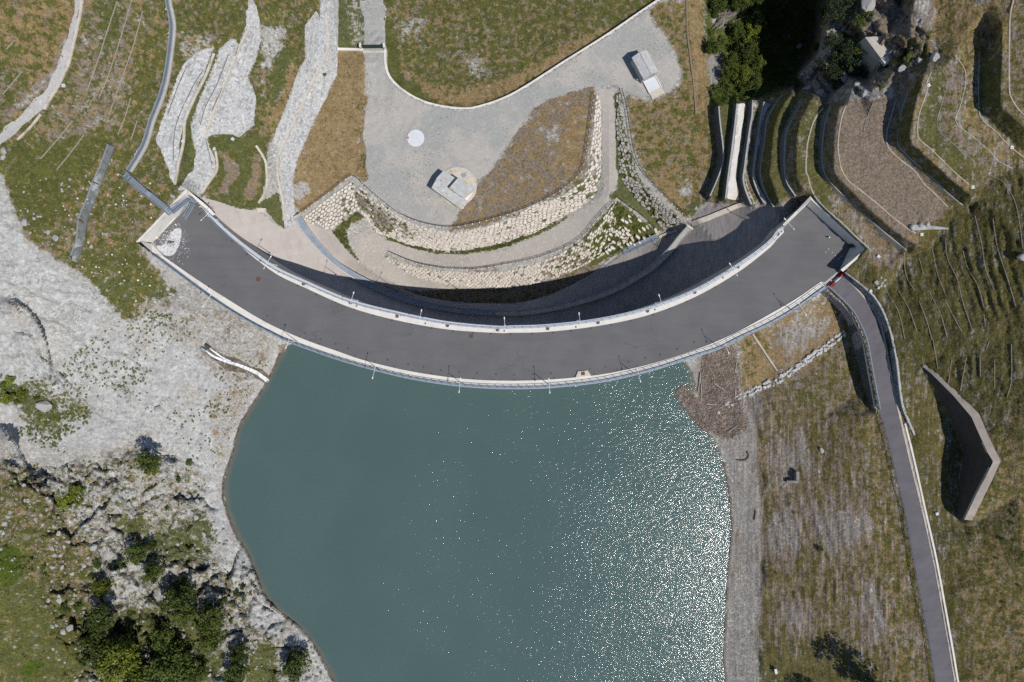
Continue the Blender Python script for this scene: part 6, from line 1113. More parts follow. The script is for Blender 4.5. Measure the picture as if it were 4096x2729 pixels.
# ================================================================ WEST SIDE: channel, strip, paths
mk('channel', strip(T(0, 0, [(1545, -300), (1540, 0), (1562, 120), (1580, 250), (1560, 450), (1525, 700), (1470, 900), (1390, 1100), (1320, 1330), (1180, 1568)]), 1.45, .10), M['wallgrey'], label='long pale stone-edged channel curving down the slope in the upper left', cat='channel')
chp = T(0, 0, [(1540, -300), (1535, 0), (1557, 120), (1574, 250), (1555, 450), (1518, 700), (1462, 900), (1384, 1100), (1312, 1330), (1174, 1568)])
ch = empty('pipe_tray', gat(*chp[3]), label='blue-grey steel trough lying along the stone-edged channel in the upper left', cat='trough')
mk('trough_floor', strip(chp, .62, .17), M['darkgrate'], ch)
for s in (-1, 1): mk('trough_side', strip([(p[0]+s*6.5, p[1]+s*1.5) for p in chp], .10, .30), M['galv'], ch)
mb = strip(T(0, 0, [(1020, 1330), (960, 1500)])+T(0, 1, [(935, 0), (890, 110), (820, 280), (755, 450), (730, 600), (700, 720), (650, 820)]), (1.45, 2.2), .12); b = NB('mat_surface'); col = b.mix(b.step(b.noise(.7, 5), .35, .6), (.12, .125, .12), (.165, .17, .165)); col = b.mix(b.step(b.noise(.25, 5, .7), .52, .66), col, (.36, .37, .37)); dk = empty('chute', gat(*T(0, 1, [(750, 450)])[0]), label='dark grey concrete chute running down the grass on the far left', cat='chute')
mk('chute_floor', mb, b.done(col, .9), dk)
for q in (T(0, 1, [(850, 105), (905, 128)]), T(0, 1, [(718, 452), (770, 480)]), T(0, 1, [(640, 785), (660, 820)]), T(0, 0, [(988, 1322), (1050, 1350)])): mk('cross_sill', strip(q, .18, .32, smooth=False), M['darkiron'], dk)
mk('chute_edge', strip(T(0, 0, [(990, 1325), (925, 1500)])+T(0, 1, [(900, 0), (850, 105), (785, 280), (715, 455), (705, 600), (680, 690), (640, 790)]), .12, .24), M['galv'], dk)
def slope_rubble(nm):
    b = NB(nm); st = b.noise(.9, 8, .78, stretch=(2.2, .28, .8), dist=.3, rot=20); fi = b.noise(4, 5, .75); pe = b.sep(b.voro(2.4, 'F1', 1))[0]
    col = b.mix(b.step(b.noise(.3, 5, .7), .4, .6), (.54, .545, .54), (.60, .59, .57)); col = b.mix(b.step(st, .52, .62, 0., .75), col, (.25, .247, .24)); col = b.mix(b.step(fi, .42, .62, .5, 0.), col, (.25, .245, .24)); col = b.mix(b.step(pe, .6, 1, 0., .6), col, (.66, .66, .655)); col = b.mix(b.step(pe, .25, 0, 0., .5), col, (.22, .215, .21))
    b.bump(b.math('ADD', fi, b.math('MULTIPLY', pe, .6)), .8, .2); return b.done(col, .95, 0, .1)
for P, lb in ((PW1, 'grey cobbled path climbing to the left of the yard'), (PW2, 'long pale stone path along the left side of the dry lawn')): sheet('stone_path', P, slope_rubble('path_stones'), dz=.05, step=16, jitter=2.4, kind='structure')
mk('path_edge', strip(T(1, 0, [(640, 120), (655, 250), (665, 380), (650, 470), (600, 590), (520, 740), (440, 920), (340, 1130), (250, 1330), (200, 1460), (195, 1568)])+T(1, 1, [(215, 150), (250, 300), (255, 460)]), .5, .16), M['coping'], label='pale raised edge dividing the cobbled path from the stone path', cat='kerb')
mk('path_edge', strip(T(1, 0, [(0, 1340), (60, 1430), (90, 1500), (95, 1568)])+T(1, 1, [(100, 120), (80, 210), (20, 300)]), .45, .18), M['coping'], label='pale raised edge beside the bright green strip below the green terraces', cat='kerb')
M['rubble'] = stonemat('rubble', (.44, .445, .44), (.56, .56, .555), (.36, .355, .345))
for G_, lb in ((GAB1, 'left pale grey rubble slope'), (GAB2, 'broad pale grey rubble slope in the upper left')): sheet('rubble_slope', G_, slope_rubble('rubble_'+lb[:4]), dz=.06, step=14, jitter=3.5, kind='structure')
for P, w_, lb in ((T(0, 0, [(1965, 490), (1890, 690), (1780, 910), (1700, 1110), (1685, 1300), (1640, 1500)])+T(0, 1, [(1630, 0), (1605, 130)]), .42, 'pale stone edge on the right of the left rubble slope'), (T(0, 0, [(1980, 1390), (1995, 1500)])+T(0, 1, [(1985, 10), (1930, 90), (1855, 205)]), .42, 'pale stone edge on the right of the broad rubble slope'), (T(0, 0, [(2290, 250), (2200, 430), (2080, 720), (1980, 980), (1880, 1240)]), .5, 'long pale ridge line down the middle of the broad rubble slope')):
    mk('stone_kerb', strip(P, w_, .18), M['coping'], label=lb, cat='kerb')
crk = [T(0, 0, [(2190, 430), (2120, 640), (2020, 860), (1950, 1010)]), T(0, 0, [(2100, 500), (2000, 760), (1890, 980), (1840, 1150)]), T(0, 0, [(1870, 640), (1770, 800), (1640, 1080), (1600, 1250), (1590, 1480)]), T(0, 0, [(1720, 600), (1640, 780), (1540, 1050)]), T(0, 0, [(1890, 1280), (1920, 1400), (1950, 1520)])]
M['mesh'] = simple('wire', (.13, .125, .12), (.2, .19, .18), 3, .8)
for i, P in enumerate(crk): mk('wire_rope', strip(P, .10, .16, down=.1), M['mesh'], label='thin dark wire rope holding down a pale rubble slope in the upper left', cat='wire rope', group='wire ropes on the rubble slopes')
# mesh line rows
rows_w = [[(1075, 10), (980, 300), (900, 550), (795, 840)], [(1210, 0), (1110, 340), (1010, 650), (910, 900)], [(1310, 100), (1230, 400), (1120, 720), (1000, 1060)], [(1200, 900), (1140, 1100), (1080, 1240)], [(665, 1110), (520, 1290), (370, 1460)], [(770, 1240), (650, 1400), (520, 1560)], [(1260, 1110), (1205, 1280)], [(130, 370), (60, 450)], [(200, 660), (20, 870)]]
for P in rows_w: mk('pale_log_row', strip(T(0, 0, P), .12, .12, down=.15), M['palewood'], label='thin pale log row across the grass slope in the upper left', cat='log row', group='pale log rows on the upper left slope')
M['palewood2'] = simple('grey_log_wood', (.25, .215, .18), (.17, .145, .12), 2, .95)
rows_e = [(3, 1, [(1250, 760), (1270, 960), (1350, 1110)]), (3, 1, [(1390, 800), (1430, 950)]), (3, 1, [(1510, 720), (1560, 950), (1640, 1160)]), (3, 1, [(1635, 620), (1650, 800), (1740, 1000), (1790, 1200), (1880, 1470)]), (3, 1, [(1790, 730), (1840, 900), (1930, 1060), (1990, 1270)]), (3, 1, [(1905, 420), (1970, 700), (2000, 900), (2080, 1100)]), (3, 1, [(2070, 440), (2110, 700), (2200, 980), (2280, 1250)]), (3, 1, [(2170, 120), (2270, 280), (2320, 520), (2345, 720)]), (3, 1, [(1150, 940), (1165, 1010)]), (3, 1, [(1200, 1100), (1300, 1280), (1370, 1480)]), (3, 1, [(1390, 1200), (1460, 1380), (1510, 1560)]), (3, 1, [(1490, 1130), (1590, 1330), (1650, 1540)]), (3, 1, [(1630, 1190), (1700, 1330), (1790, 1500)]), (3, 1, [(1090, 1110), (1200, 1300), (1260, 1550)]), (3, 1, [(1985, 1320), (2000, 1430)]), (3, 1, [(1970, 10), (2170, 110), (2210, 220)]),
          (3, 2, [(1520, 0), (1565, 260)]), (3, 2, [(1690, 170), (1660, 390)]), (3, 2, [(1825, 150), (1770, 460)]), (3, 2, [(1950, 140), (1955, 330)]), (3, 2, [(2085, 170), (2085, 420)]), (3, 2, [(2240, 30), (2240, 350), (2200, 520)]), (3, 2, [(2035, 0), (2010, 80)]), (3, 2, [(1420, 150), (1430, 230)])]
for c_, r_, P in rows_e: mk('log_row', strip(T(c_, r_, P), .13, .07, down=.2, step=6), M['palewood2'], label='weathered log row pinned across the brown hillside on the right', cat='log row', group='log rows on the right hillside')
p0, p1 = T(2, 1, [(2215, 1500), (2354, 1700)]); mk('concrete_beam', strip(T(2, 1, [(2215, 1505)])+T(3, 2, [(85, 275)]), .36, .25, smooth=False), M['grey_concrete'], label='straight grey concrete beam crossing the dry grass below the right end of the dam', cat='beam')
# boulder channel on the right bank
pts = T(2, 2, [(1880, 660), (1990, 590), (2060, 530), (2180, 480), (2280, 430), (2354, 400)])+T(3, 2, [(60, 380), (150, 330), (240, 260), (330, 200), (420, 130), (500, 80), (570, 30)])+T(3, 1, [(640, 1540), (710, 1490)])
P_ = resample(pts, step=7.5); N = normals2(P_)
def boulder(seed, r=1.):
    rg = np.random.default_rng(seed); mb = MB(); mb.blob((0, 0, 0), 1, 1, 1, 12, 8); v = np.array(mb.v); pl_ = rg.normal(size=(16, 3)); pl_ /= np.linalg.norm(pl_, axis=1)[:, None]
    for q in pl_: d = v@q; lim = rg.uniform(.48, .85); v -= np.outer(np.maximum(d-lim, 0), q)
    v *= rg.uniform(.7, 1.2, 3)*np.array([1, 1, .72]); mb.v = [tuple(a) for a in v]; return mb.mesh('boulder')
BLD = [boulder(40+k) for k in range(7)]
for m in BLD: m.materials.append(M['greystone'])
BLW = [m.copy() for m in BLD]
BLP = [m.copy() for m in BLD]
for m in BLP: m.materials.clear(); m.materials.append(M['rubble'])
M['rubble2'] = stonemat('weathered_rock', (.31, .305, .29), (.42, .41, .395), (.24, .23, .22))
for m in BLW: m.materials.clear(); m.materials.append(M['rubble2'])
def rock(p, s, lib, label, group, name='boulder', cat='boulder', sink=.25):
    o = mk(name, lib[int(rng.integers(len(lib)))], None, loc=gat(p[0], p[1], s*(.6-sink)-.1*s)); o.scale = (s, s*rng.uniform(.75, 1.2), s*rng.uniform(.7, 1)); o.rotation_euler = (rng.normal(0, .15), rng.normal(0, .15), rng.uniform(0, 6.28)); return tag(o, label, cat, group)
for k, (p, n_) in enumerate(zip(P_, N)):
    for sg in (-1, 1):
        if rng.random() < .2 or (k < 14 and rng.random() < .6): continue
        rock(p[:2]+n_*sg*rng.uniform(4, 10), rng.uniform(.28, .55), BLP, 'grey boulder lining the small rock channel across the right bank', 'boulders lining the rock channel')
# ================================================================ ROCKS, PLANTS
for q, s, lb in ((T(0, 1, [(222, 472)])[0], 1.5, 'biggest pale block at the edge of the grass on the far left'), (T(0, 1, [(505, 625)])[0], 1.1, 'pale block left of the lower end of the dark chute'), (T(0, 1, [(838, 697)])[0], .9, 'rounded white block just right of the dark chute'), (T(0, 1, [(1508, 950)])[0], .85, 'white block beside the left upstream corner of the dam'), (T(0, 1, [(1538, 1088)])[0], .75, 'white block on the gravel below the lakeside railing'), (T(0, 1, [(1590, 237)])[0], .6, 'white oblong block in the grass above the left end wall'), (T(0, 2, [(410, 600)])[0], 2.3, 'large grey flat boulder on the scree among the shrubs'), (T(0, 2, [(1445, 625)])[0], 1.3, 'long greenish boulder on the scree'), (T(0, 2, [(1172, 562)])[0], .55, 'small bright white stone on the scree'), (T(0, 1, [(440, 565)])[0], 1., 'pale flat stone between the far left grass and the rock'), (T(0, 1, [(310, 440)])[0], .6, 'small pale stone next to the biggest pale block'), (T(3, 1, [(1000, 1030)])[0], .8, 'pale pinkish block in a heap of stones by the road bend'), (T(3, 2, [(490, 1005)])[0], .7, 'lone grey rock in the grass between beach and road'), (T(3, 1, [(2340, 800)])[0], 1.6, 'dark grey rock at the right edge of the picture'), (T(2, 1, [(1690, 345)])[0], .7, 'pinkish rock in the grass left of the kerb wall'), (T(0, 0, [(30, 1390)])[0], 1.1, 'pale blue-grey block beside the dirt track at the left edge'), (T(0, 0, [(20, 1450)])[0], .9, 'pale block just below another one at the left edge')):
    rock(q, s*.8, BLW, lb, None)
for q in T(3, 1, [(1040, 985), (1075, 1010), (1050, 1035), (1015, 1078), (1045, 1060), (1075, 1060)]): rock(q, .4, BLD, 'grey stone in the small heap beside the road bend', 'stones of the heap by the road bend')
for _ in range(70):
    p = T(0, 1, [(rng.uniform(40, 900), rng.uniform(50, 800))])[0]
    if C['G'][int((p[1]-V0)/GS), int((p[0]-U0)/GS)] > .3: rock(p, rng.uniform(.14, .36), BLW, 'small pale stone scattered in the grass on the far left', 'pale stones in the left grass')
for _ in range(150):
    p = O([(rng.uniform(0, 720), rng.uniform(1020, 1568))])[0]; i, j = int((p[1]-V0)/GS), int((p[0]-U0)/GS)
    if ROCKSW[i, j] > .6 and not LAKE[i, j]: rock(p, float(np.clip(rng.lognormal(-.9, .5), .2, 1.3)), BLW, 'pale grey rock on the rough slope in the lower left', 'rocks on the lower left slope')
for _ in range(12):
    p = T(3, 0, [(rng.uniform(280, 800), rng.uniform(200, 920))])[0]; rock(p, rng.uniform(.4, 1.1), [BLW[3], BLW[1], BLW[5]], 'pale rock on the cliff above the gorge', 'rocks on the gorge cliff')
for q, s in (((930, 10), 2.2), ((960, 100), 0), ((890, 860), 1.1), ((1530, 545), 1.2), ((1400, 565), .9), ((1230, 640), .9), ((640, 930), 1.), ((830, 780), 1.1), ((720, 720), 1.2)):
    if s: rock(T(3, 0, [q])[0], s, BLW, 'big pale rock outcrop on the knoll beside the gorge', 'outcrops on the knoll', sink=.45)
# concrete slab on the knoll
q = T(3, 0, [(893, 343), (1085, 600), (1235, 480), (1060, 330)]); a = [at(p[0], p[1], 5.6) for p in q]; ks = empty('concrete_platform', at(*q[0], 5.6), label='pale concrete platform with a white corner on the knoll beside the gorge', cat='platform')
mb = MB(); mb.prism(a, -3.5, 5.6); mk('platform', mb, M['ledge'], ks)
q = T(3, 0, [(1042, 545), (1085, 598), (1125, 565), (1100, 510)]); mb = MB(); mb.prism([at(p[0], p[1], 5.7) for p in q], 5., 5.72); mk('white_slab', mb, M['white_concrete'], ks)
c = at(*T(3, 0, [(1120, 488)])[0], 5.6); mb = MB(); mb.tube([c, c+Vector((0, 0, .9))], .22, 10); mk('post', mb, M['white_concrete'], ks)
# ---------------------------------------------------------------- trees and shrubs
def leaf_cloud(seed, n, clumps, leaf, flat=1., hollow=.35, spread=.32):
    r = np.random.default_rng(seed); c = r.normal(size=(clumps, 3)); c /= np.linalg.norm(c, axis=1)[:, None]; c *= (hollow+(1-hollow)*r.uniform(0, 1, (clumps, 1))**.6)*.80; c[:, 2] *= flat
    sz = r.uniform(.55, 1.25, clumps); v, f = [], []
    for k in range(n):
        q = r.integers(clumps); d = r.normal(size=3); d /= np.linalg.norm(d); p = c[q]+d*spread*sz[q]*r.uniform(.3, 1)**.5*np.array([1, 1, .8*flat+.2])
        a = r.normal(size=3)+d*.6+np.array([0, 0, .5]); a /= np.linalg.norm(a); x = np.cross(a, r.normal(size=3)); x /= np.linalg.norm(x); y = np.cross(a, x); s = leaf*r.uniform(.6, 1.4); i = len(v)
        v += [tuple(p+x*s), tuple(p+y*s*.6), tuple(p-x*s), tuple(p-y*s*.6)]; f.append((i, i+1, i+2, i+3))
    me = bpy.data.meshes.new('crown'); me.from_pydata(v, [], f); return me
def conifer_cloud(seed, n, leaf):
    r = np.random.default_rng(seed); v, f = [], []
    for k in range(n):
        z = r.uniform(0, 1)**1.3*2-1; R = (1-(z+1)/2)**.8*.95*(.75+.25*math.sin(z*26)); th = r.uniform(0, 6.28); th = round(th/.52)*.52+r.normal(0, .12); rr = R*r.uniform(.15, 1)**.6
        p = np.array([rr*math.cos(th), rr*math.sin(th), z-rr*.25]); d = np.array([math.cos(th), math.sin(th), -.3]); t = np.array([-math.sin(th), math.cos(th), r.normal(0, .4)]); s = leaf*r.uniform(.6, 1.4); i = len(v)
        v += [tuple(p+d*s*1.4), tuple(p+t*s*.5), tuple(p-d*s), tuple(p-t*s*.5)]; f.append((i, i+1, i+2, i+3))
    me = bpy.data.meshes.new('crown'); me.from_pydata(v, [], f); return me
def trunk_mesh(seed, kind):
    r = np.random.default_rng(seed); mb = MB(); mb.tube([(0, 0, -1.5), (.03, 0, -.7), (.0, .04, .1), (.02, 0, .6 if kind else .95)], [.11, .085, .06, .02], 7)
    for k in range(7 if kind else 4):
        th = r.uniform(0, 6.28); z = r.uniform(-.7, .1); l = r.uniform(.5, .9); mb.tube([(0, 0, z), (l*.5*math.cos(th), l*.5*math.sin(th), z+.25), (l*math.cos(th), l*math.sin(th), z+.45)], [.05, .035, .012], 5)
    return mb.mesh('trunk')
CR = {'b': [leaf_cloud(60+k, 2600, 26, .062) for k in range(4)], 's': [leaf_cloud(80+k, 900, 14, .11, .7, .2, .38) for k in range(3)], 'c': [conifer_cloud(90+k, 2600, .10) for k in range(2)], 'n': [leaf_cloud(70+k, 2400, 34, .05, 1., .25, .26) for k in range(3)], 'd': [leaf_cloud(95, 260, 12, .05, 1, .5, .25)]}
for k, m in (('b', 'leaf'), ('s', 'leaf'), ('c', 'needle'), ('n', 'needle'), ('d', 'tuft')):
    for me in CR[k]: me.materials.append(M[m])
CRY = [m.copy() for m in CR['b']+CR['s']]
for m in CRY: m.materials.clear(); m.materials.append(M['leafy'])
TRK_ = {k: trunk_mesh(30+i, k != 'c') for i, k in enumerate('bscdn')}
for k in TRK_: TRK_[k].materials.append(M['deadbark'] if k == 'd' else M['bark'])
def tree(p, r, hk, kind, label, group=None, name=None, cat='tree', yellow=False):
    z = hgt(*p); rz = r*hk; c = at(p[0], p[1], z+rz*(.95 if kind != 's' else .65)); g = Vector((c.x, c.y, wat(c.x, c.y))); nm = name or {'b': 'broadleaf_tree', 's': 'shrub', 'c': 'conifer_tree', 'n': 'pine_tree', 'd': 'bare_tree'}[kind]
    root = empty(nm, g, label=label, cat=cat, group=group); lib = (CRY[:4] if kind == 'b' else CRY[4:]) if yellow else CR[kind]
    cr = mk('crown', lib[int(rng.integers(len(lib)))], None, root, loc=c-g); cr.scale = (r*rng.uniform(.92, 1.12), r*rng.uniform(.92, 1.12), rz); cr.rotation_euler = (0, 0, rng.uniform(0, 6.28))
    if kind != 's' or r > 1.2:
        t = mk('trunk', TRK_[kind], None, root, loc=c-g); t.scale = (r*.9, r*.9, rz)
    return root
mpp = .435*.0505                                          # metres for one pixel of a tile view near the dam's level
TL = [((1250, 390), 105, 'b', 'bushy green tree with a bright left side, among the rocks above the round dark one'), ((1385, 310), 52, 'b', 'small dark round bush beside a bushy green tree, high on the lower left rocks'), ((1410, 560), 112, 'b', 'dark round tree standing alone right of the black rock cleft'), ((940, 700), 92, 'b', 'yellow-green bush left of the black rock cleft'), ((1670, 640), 55, 'b', 'small tree tip above the large ragged tree'), ((1640, 780), 165, 'b', 'large ragged tree in the middle of the lower left slope'), ((1700, 930), 120, 'b', 'tree directly below the large ragged tree'), ((1940, 980), 145, 'b', 'tall dark tree nearest the lake among the big group'), ((1950, 1140), 140, 'b', 'bright green lower crown below the tall dark tree by the lake'), ((920, 980), 120, 'b', 'tree at the left end of the lower left group'), ((900, 1250), 160, 'b', 'wide olive-green tree at the bottom left of the group'), ((1100, 1380), 185, 'b', 'broad light green tree in the centre of the bottom group'), ((1200, 1190), 85, 'b', 'small bright green tree between two wide ones'), ((1510, 1150), 120, 'b', 'dark blue-green tree in the middle of the bottom group'), ((1620, 1330), 170, 'b', 'broad blue-green tree at the bottom of the group'), ((1480, 1500), 170, 'b', 'dark tree cut by the bottom edge, in shade'), ((1780, 1480), 130, 'b', 'tree at the bottom right of the group'), ((1250, 1540), 150, 'b', 'tree at the bottom edge below the light green one'), ((2205, 1310), 92, 'b', 'narrow dark tree right of the big group'), ((2180, 1510), 125, 'b', 'dark tree at the bottom edge near the beach')]
for p, r, k, lb in TL: tree(T(0, 3, [p])[0], r*mpp*1.0, 1.15, k, lb, 'trees on the lower left slope', yellow='yellow' in lb or 'light' in lb)
tree(T(1, 3, [(365, 1400)])[0], 3.6, 1.05, 'b', 'round bright green tree nearest the lake shore at the bottom', yellow=False); tree(T(0, 2, [(1350, 1120)])[0], 2.3, 1.5, 'b', 'lone green tree on the scree above the lower left rocks')
SB = [((1200, 935), 45), ((2060, 820), 55), ((2230, 700), 36), ((2180, 765), 40), ((2240, 790), 30), ((2300, 750), 30), ((720, 880), 52), ((600, 900), 60), ((2080, 630), 25), ((2120, 1010), 28), ((1400, 1010), 28), ((1480, 955), 22), ((1090, 500), 50), ((400, 500), 30), ((880, 480), 50), ((840, 600), 40)]
for p, r in SB: tree(T(0, 3, [p])[0], r*mpp, .8, 's', 'small green shrub among the rocks of the lower left slope', 'shrubs on the lower left slope', cat='shrub')
for p, r in (((1110, 1125), 26), ((1635, 1280), 30), ((330, 525), 32), ((200, 500), 60), ((90, 360), 55), ((60, 520), 70), ((20, 410), 40), ((150, 570), 34), ((1735, 1120), 36), ((1400, 1180), 60), ((1820, 1420), 20), ((640, 1440), 90), ((580, 1500), 70), ((700, 1370), 60), ((1530, 1530), 30)): tree(T(0, 2, [p])[0], r*mpp, .7, 's', 'small green shrub on the pale scree at the left', 'shrubs on the left scree', cat='shrub', yellow=r > 50)
NG = [((1900, 50), 85, 'b'), ((2080, 30), 100, 'b'), ((2230, 60), 90, 'b'), ((1870, 130), 40, 'b'), ((2060, 290), 90, 'b'), ((2180, 340), 110, 'y'), ((2240, 220), 105, 'b'), ((1840, 430), 75, 'b'), ((1990, 560), 80, 'b'), ((2140, 480), 110, 'b'), ((2260, 600), 90, 'b'), ((2100, 700), 100, 'y'), ((1960, 690), 70, 'b'), ((2210, 760), 90, 'b'), ((1930, 380), 60, 's'), ((1880, 860), 70, 's'), ((2000, 850), 80, 's'), ((2130, 860), 80, 's'), ((2250, 880), 60, 's'), ((1830, 300), 40, 's')]
for i, (p, r, k) in enumerate(NG): tree(T(2, 0, [p])[0], r*mpp*1.12, 1.2 if k != 's' else .7, 'b' if k == 'y' else k, ('green bush' if k == 's' else ('yellow-green tree' if k == 'y' else 'dark green tree'))+' on the left bank of the gorge', 'plants on the left bank of the gorge', yellow=k == 'y', cat='tree' if k != 's' else 'shrub')
NK = [((650, 80), 110, 'c'), ((520, 115), 55, 'y'), ((760, 20), 70, 'c'), ((590, 370), 90, 'c'), ((690, 480), 115, 'c'), ((860, 460), 85, 'y'), ((760, 640), 100, 'c'), ((900, 640), 80, 'c'), ((600, 680), 90, 'c'), ((640, 780), 60, 'c'), ((450, 430), 45, 'b'), ((800, 560), 70, 'c'), ((120, 60), 110, 'b'), ((60, 170), 90, 'b'), ((120, 780), 50, 's'), ((200, 790), 40, 's'), ((1320, 510), 55, 's'), ((1060, 790), 25, 's'), ((1100, 710), 22, 's'), ((860, 210), 60, 's'), ((940, 120), 50, 's'), ((480, 600), 70, 'c'), ((720, 330), 60, 's')]
for i, (p, r, k) in enumerate(NK): tree(T(3, 0, [p])[0], r*mpp*1.05, {'c': 1.3, 's': .6}.get(k, 1.2), {'y': 'b', 'c': 'n'}.get(k, k), {'c': 'dark pine on the rocky cliff beside the gorge', 's': 'low shrub on the rocky knoll beside the gorge', 'y': 'yellow-green tree on the rocky cliff beside the gorge', 'b': 'dark leafy tree deep in the gorge'}[k], 'plants on the gorge cliff', yellow=k == 'y', cat='shrub' if k == 's' else 'tree')
tree(T(3, 0, [(60, 470)])[0], 1.9, 1.3, 'd', 'half-bare grey tree standing in the black shade of the gorge')
# bare fallen branches in the gorge
for k in range(22):
    a = T(2, 0, [(1890+rng.normal(0, 26), 240+rng.normal(0, 14))])[0]; b_ = T(2, 0, [(2040+rng.normal(0, 45), 100+rng.normal(0, 30))])[0]; mb = MB(); A, B = gat(*a, .6), gat(*b_, 1.8); mb.tube([A, (A+B)/2+Vector((rng.normal(0, .3), rng.normal(0, .3), .5)), B], [.07, .05, .02], 5); mk('bare_branch', mb, M['deadbark'], label='bare grey fallen branch in the bundle on the gorge bank', cat='branch', group='bare branches on the gorge bank')
tree((3600, 2830), 4.4, 1.9, 'n', 'tall pine just below the picture whose shadow falls on the grass'); tree((3320, 2850), 3.0, 1.5, 'n', 'pine just below the picture, left of the taller one')
tree(T(3, 3, [(480, 350)])[0], .75, .9, 's', 'lone small green bush in the grass of the right bank', cat='shrub'); tree(T(1, 0, [(635, 685)])[0], .5, .8, 's', 'small dark shrub growing on the long pale stone path', cat='shrub')
for p in ((2250, 115), (2165, 255), (2110, 435), (2305, 680), (2165, 840)): tree(T(3, 3, [p])[0], .38, .6, 's', 'tiny bright green plant on the brown grass at the lower right', 'tiny plants at the lower right', cat='plant', name='small_plant')
# pits in the ground of the right bank
for q in (T(3, 2, [(235, 1260)])[0],):
    r = empty('masonry_pit', gat(*q), label='small dark L-shaped masonry stub in the grass of the right bank', cat='pit'); mb = MB(); mb.bar(gat(q[0]-28, q[1]+14, .35), gat(q[0]+20, q[1]+14, .35), .5, 1.); mk('wall', mb, M['dark_concrete'], r); mb = MB(); mb.bar(gat(q[0]+12, q[1]+10, .55), gat(q[0]+12, q[1]-24, .55), .6, 1.3); mk('wall', mb, M['dark_concrete'], r)
c = T(3, 3, [(72, 1470)])[0]; mb = MB(); mb.box(gat(*c, .3), (.2, .05, 0), (-.08, .42, 0), (0, 0, .3)); mb.box(gat(*c, .65), (.23, .06, 0), (-.09, .46, 0), (0, 0, .05)); mk('marker_stone', mb, M['white_concrete'], label='small white block standing in the grass at the bottom right', cat='marker')
# weeds on the boulder walls and at their feet: leafy tufts in one mass
def tuft_mass(name, spots, label, mat, leaf=.13, per=26):
    r = np.random.default_rng(len(spots)); v, f = [], []
    for p, rad in spots:
        c = np.array(gat(p[0], p[1], .05))
        for _ in range(per):
            d = r.normal(size=3); d[2] = abs(d[2]); d /= np.linalg.norm(d); q = c+d*rad*r.uniform(.2, 1)*np.array([1, 1, .7]); a = r.normal(size=3)+np.array([0, 0, 1.]); a /= np.linalg.norm(a); x = np.cross(a, r.normal(size=3)); x /= np.linalg.norm(x); y = np.cross(a, x); s = leaf*r.uniform(.6, 1.4); i = len(v)
            v += [tuple(q+x*s), tuple(q+y*s*.55), tuple(q-x*s), tuple(q-y*s*.55)]; f.append((i, i+1, i+2, i+3))
    me = bpy.data.meshes.new(name); me.from_pydata(v, [], f); mk(name, me, M[mat], kind='stuff', label=label, cat='weeds')
def scatter(poly, n, r0, r1, cond=None):
    poly = np.array([p[:2] for p in poly]); out = []; lo, hi = poly.min(0), poly.max(0); tries = 0
    while len(out) < n and tries < n*40:
        tries += 1; p = lo+rng.uniform(0, 1, 2)*(hi-lo); c = False
        for k in range(len(poly)):
            (x0, y0), (x1, y1) = poly[k], poly[(k+1) % len(poly)]
            if (y0 > p[1]) != (y1 > p[1]) and p[0] < (x1-x0)*(p[1]-y0)/(y1-y0)+x0: c = not c
        if c and (cond is None or cond(p)): out.append((p, rng.uniform(r0, r1)))
    return out
w1 = scatter(UWT[3:9]+UWB[3:9][::-1], 40, .2, .5)+scatter(UWT[13:18]+UWB[13:19][::-1], 120, .25, .55)+scatter(UWT+UWB[::-1], 160, .08, .22)
tuft_mass('wall_weeds', w1, 'green weeds growing between the boulders of the upper stone wall', 'leafy')
tuft_mass('wall_weeds', scatter(LFT[9:]+LFB[9:][::-1], 170, .25, .55)+scatter(LFT+LFB[::-1], 110, .08, .2)+scatter(T(2, 1, [(950, 280), (1320, 570), (1330, 610), (860, 800)]), 120, .25, .6), 'green weeds over the right part of the lower stone wall', 'leafy')
tuft_mass('wall_weeds', scatter(RWT+RWB[::-1], 260, .2, .55), 'green weeds over the grey boulder wall right of the ramp', 'leafy')
tuft_mass('verge_weeds', scatter(T(1, 1, [(690, 548), (930, 380), (1000, 440), (880, 470), (830, 560), (860, 700), (960, 850), (830, 730)]), 90, .2, .45)+scatter(T(1, 1, [(1200, 620), (1500, 705), (1800, 745), (2354, 640), (2354, 690), (1900, 765), (1500, 730)]), 160, .15, .35)+scatter(T(2, 1, [(0, 640), (400, 465), (400, 500), (0, 675)]), 50, .15, .3), 'strip of weeds along the foot of the upper stone wall', 'tuft')
TN = vnoise(220, 4, 88)
i_ok = lambda p: p[1] < 2900 and p[0] > -200 and not LAKE[int((p[1]-V0)/GS), int((p[0]-U0)/GS)]
tuft_mass('scree_tufts', scatter(O([(0, 860), (120, 860), (300, 700), (560, 760), (640, 800), (600, 860), (530, 1000), (500, 1100), (330, 1030), (0, 1060)]), 620, .10, .36, lambda p: i_ok(p) and TN[int((p[1]-V0)/GS), int((p[0]-U0)/GS)] > rng.uniform(-.3, 1.6))+scatter(T(0, 2, [(350, 560), (850, 620), (800, 760), (420, 1000), (150, 850)]), 260, .15, .45), 'scattered green tufts over the pale scree on the left bank', 'tuft', .12, 18)
tuft_mass('slope_tufts', scatter(SW, 900, .10, .42, lambda p: i_ok(p) and TN[int((p[1]-V0)/GS), int((p[0]-U0)/GS)] > rng.uniform(-.8, 1.2)), 'scattered green tufts between the rocks of the lower left slope', 'tuft', .13, 18)
tuft_mass('gorge_undergrowth', scatter(T(2, 0, [(1800, 800), (1960, 700), (2000, 520), (1980, 0), (2354, 0)])+T(3, 0, [(100, 800), (-40, 900)])+T(2, 0, [(1900, 950)]), 520, .3, .7), 'dense green undergrowth on the left bank of the gorge', 'leaf', .17, 26)
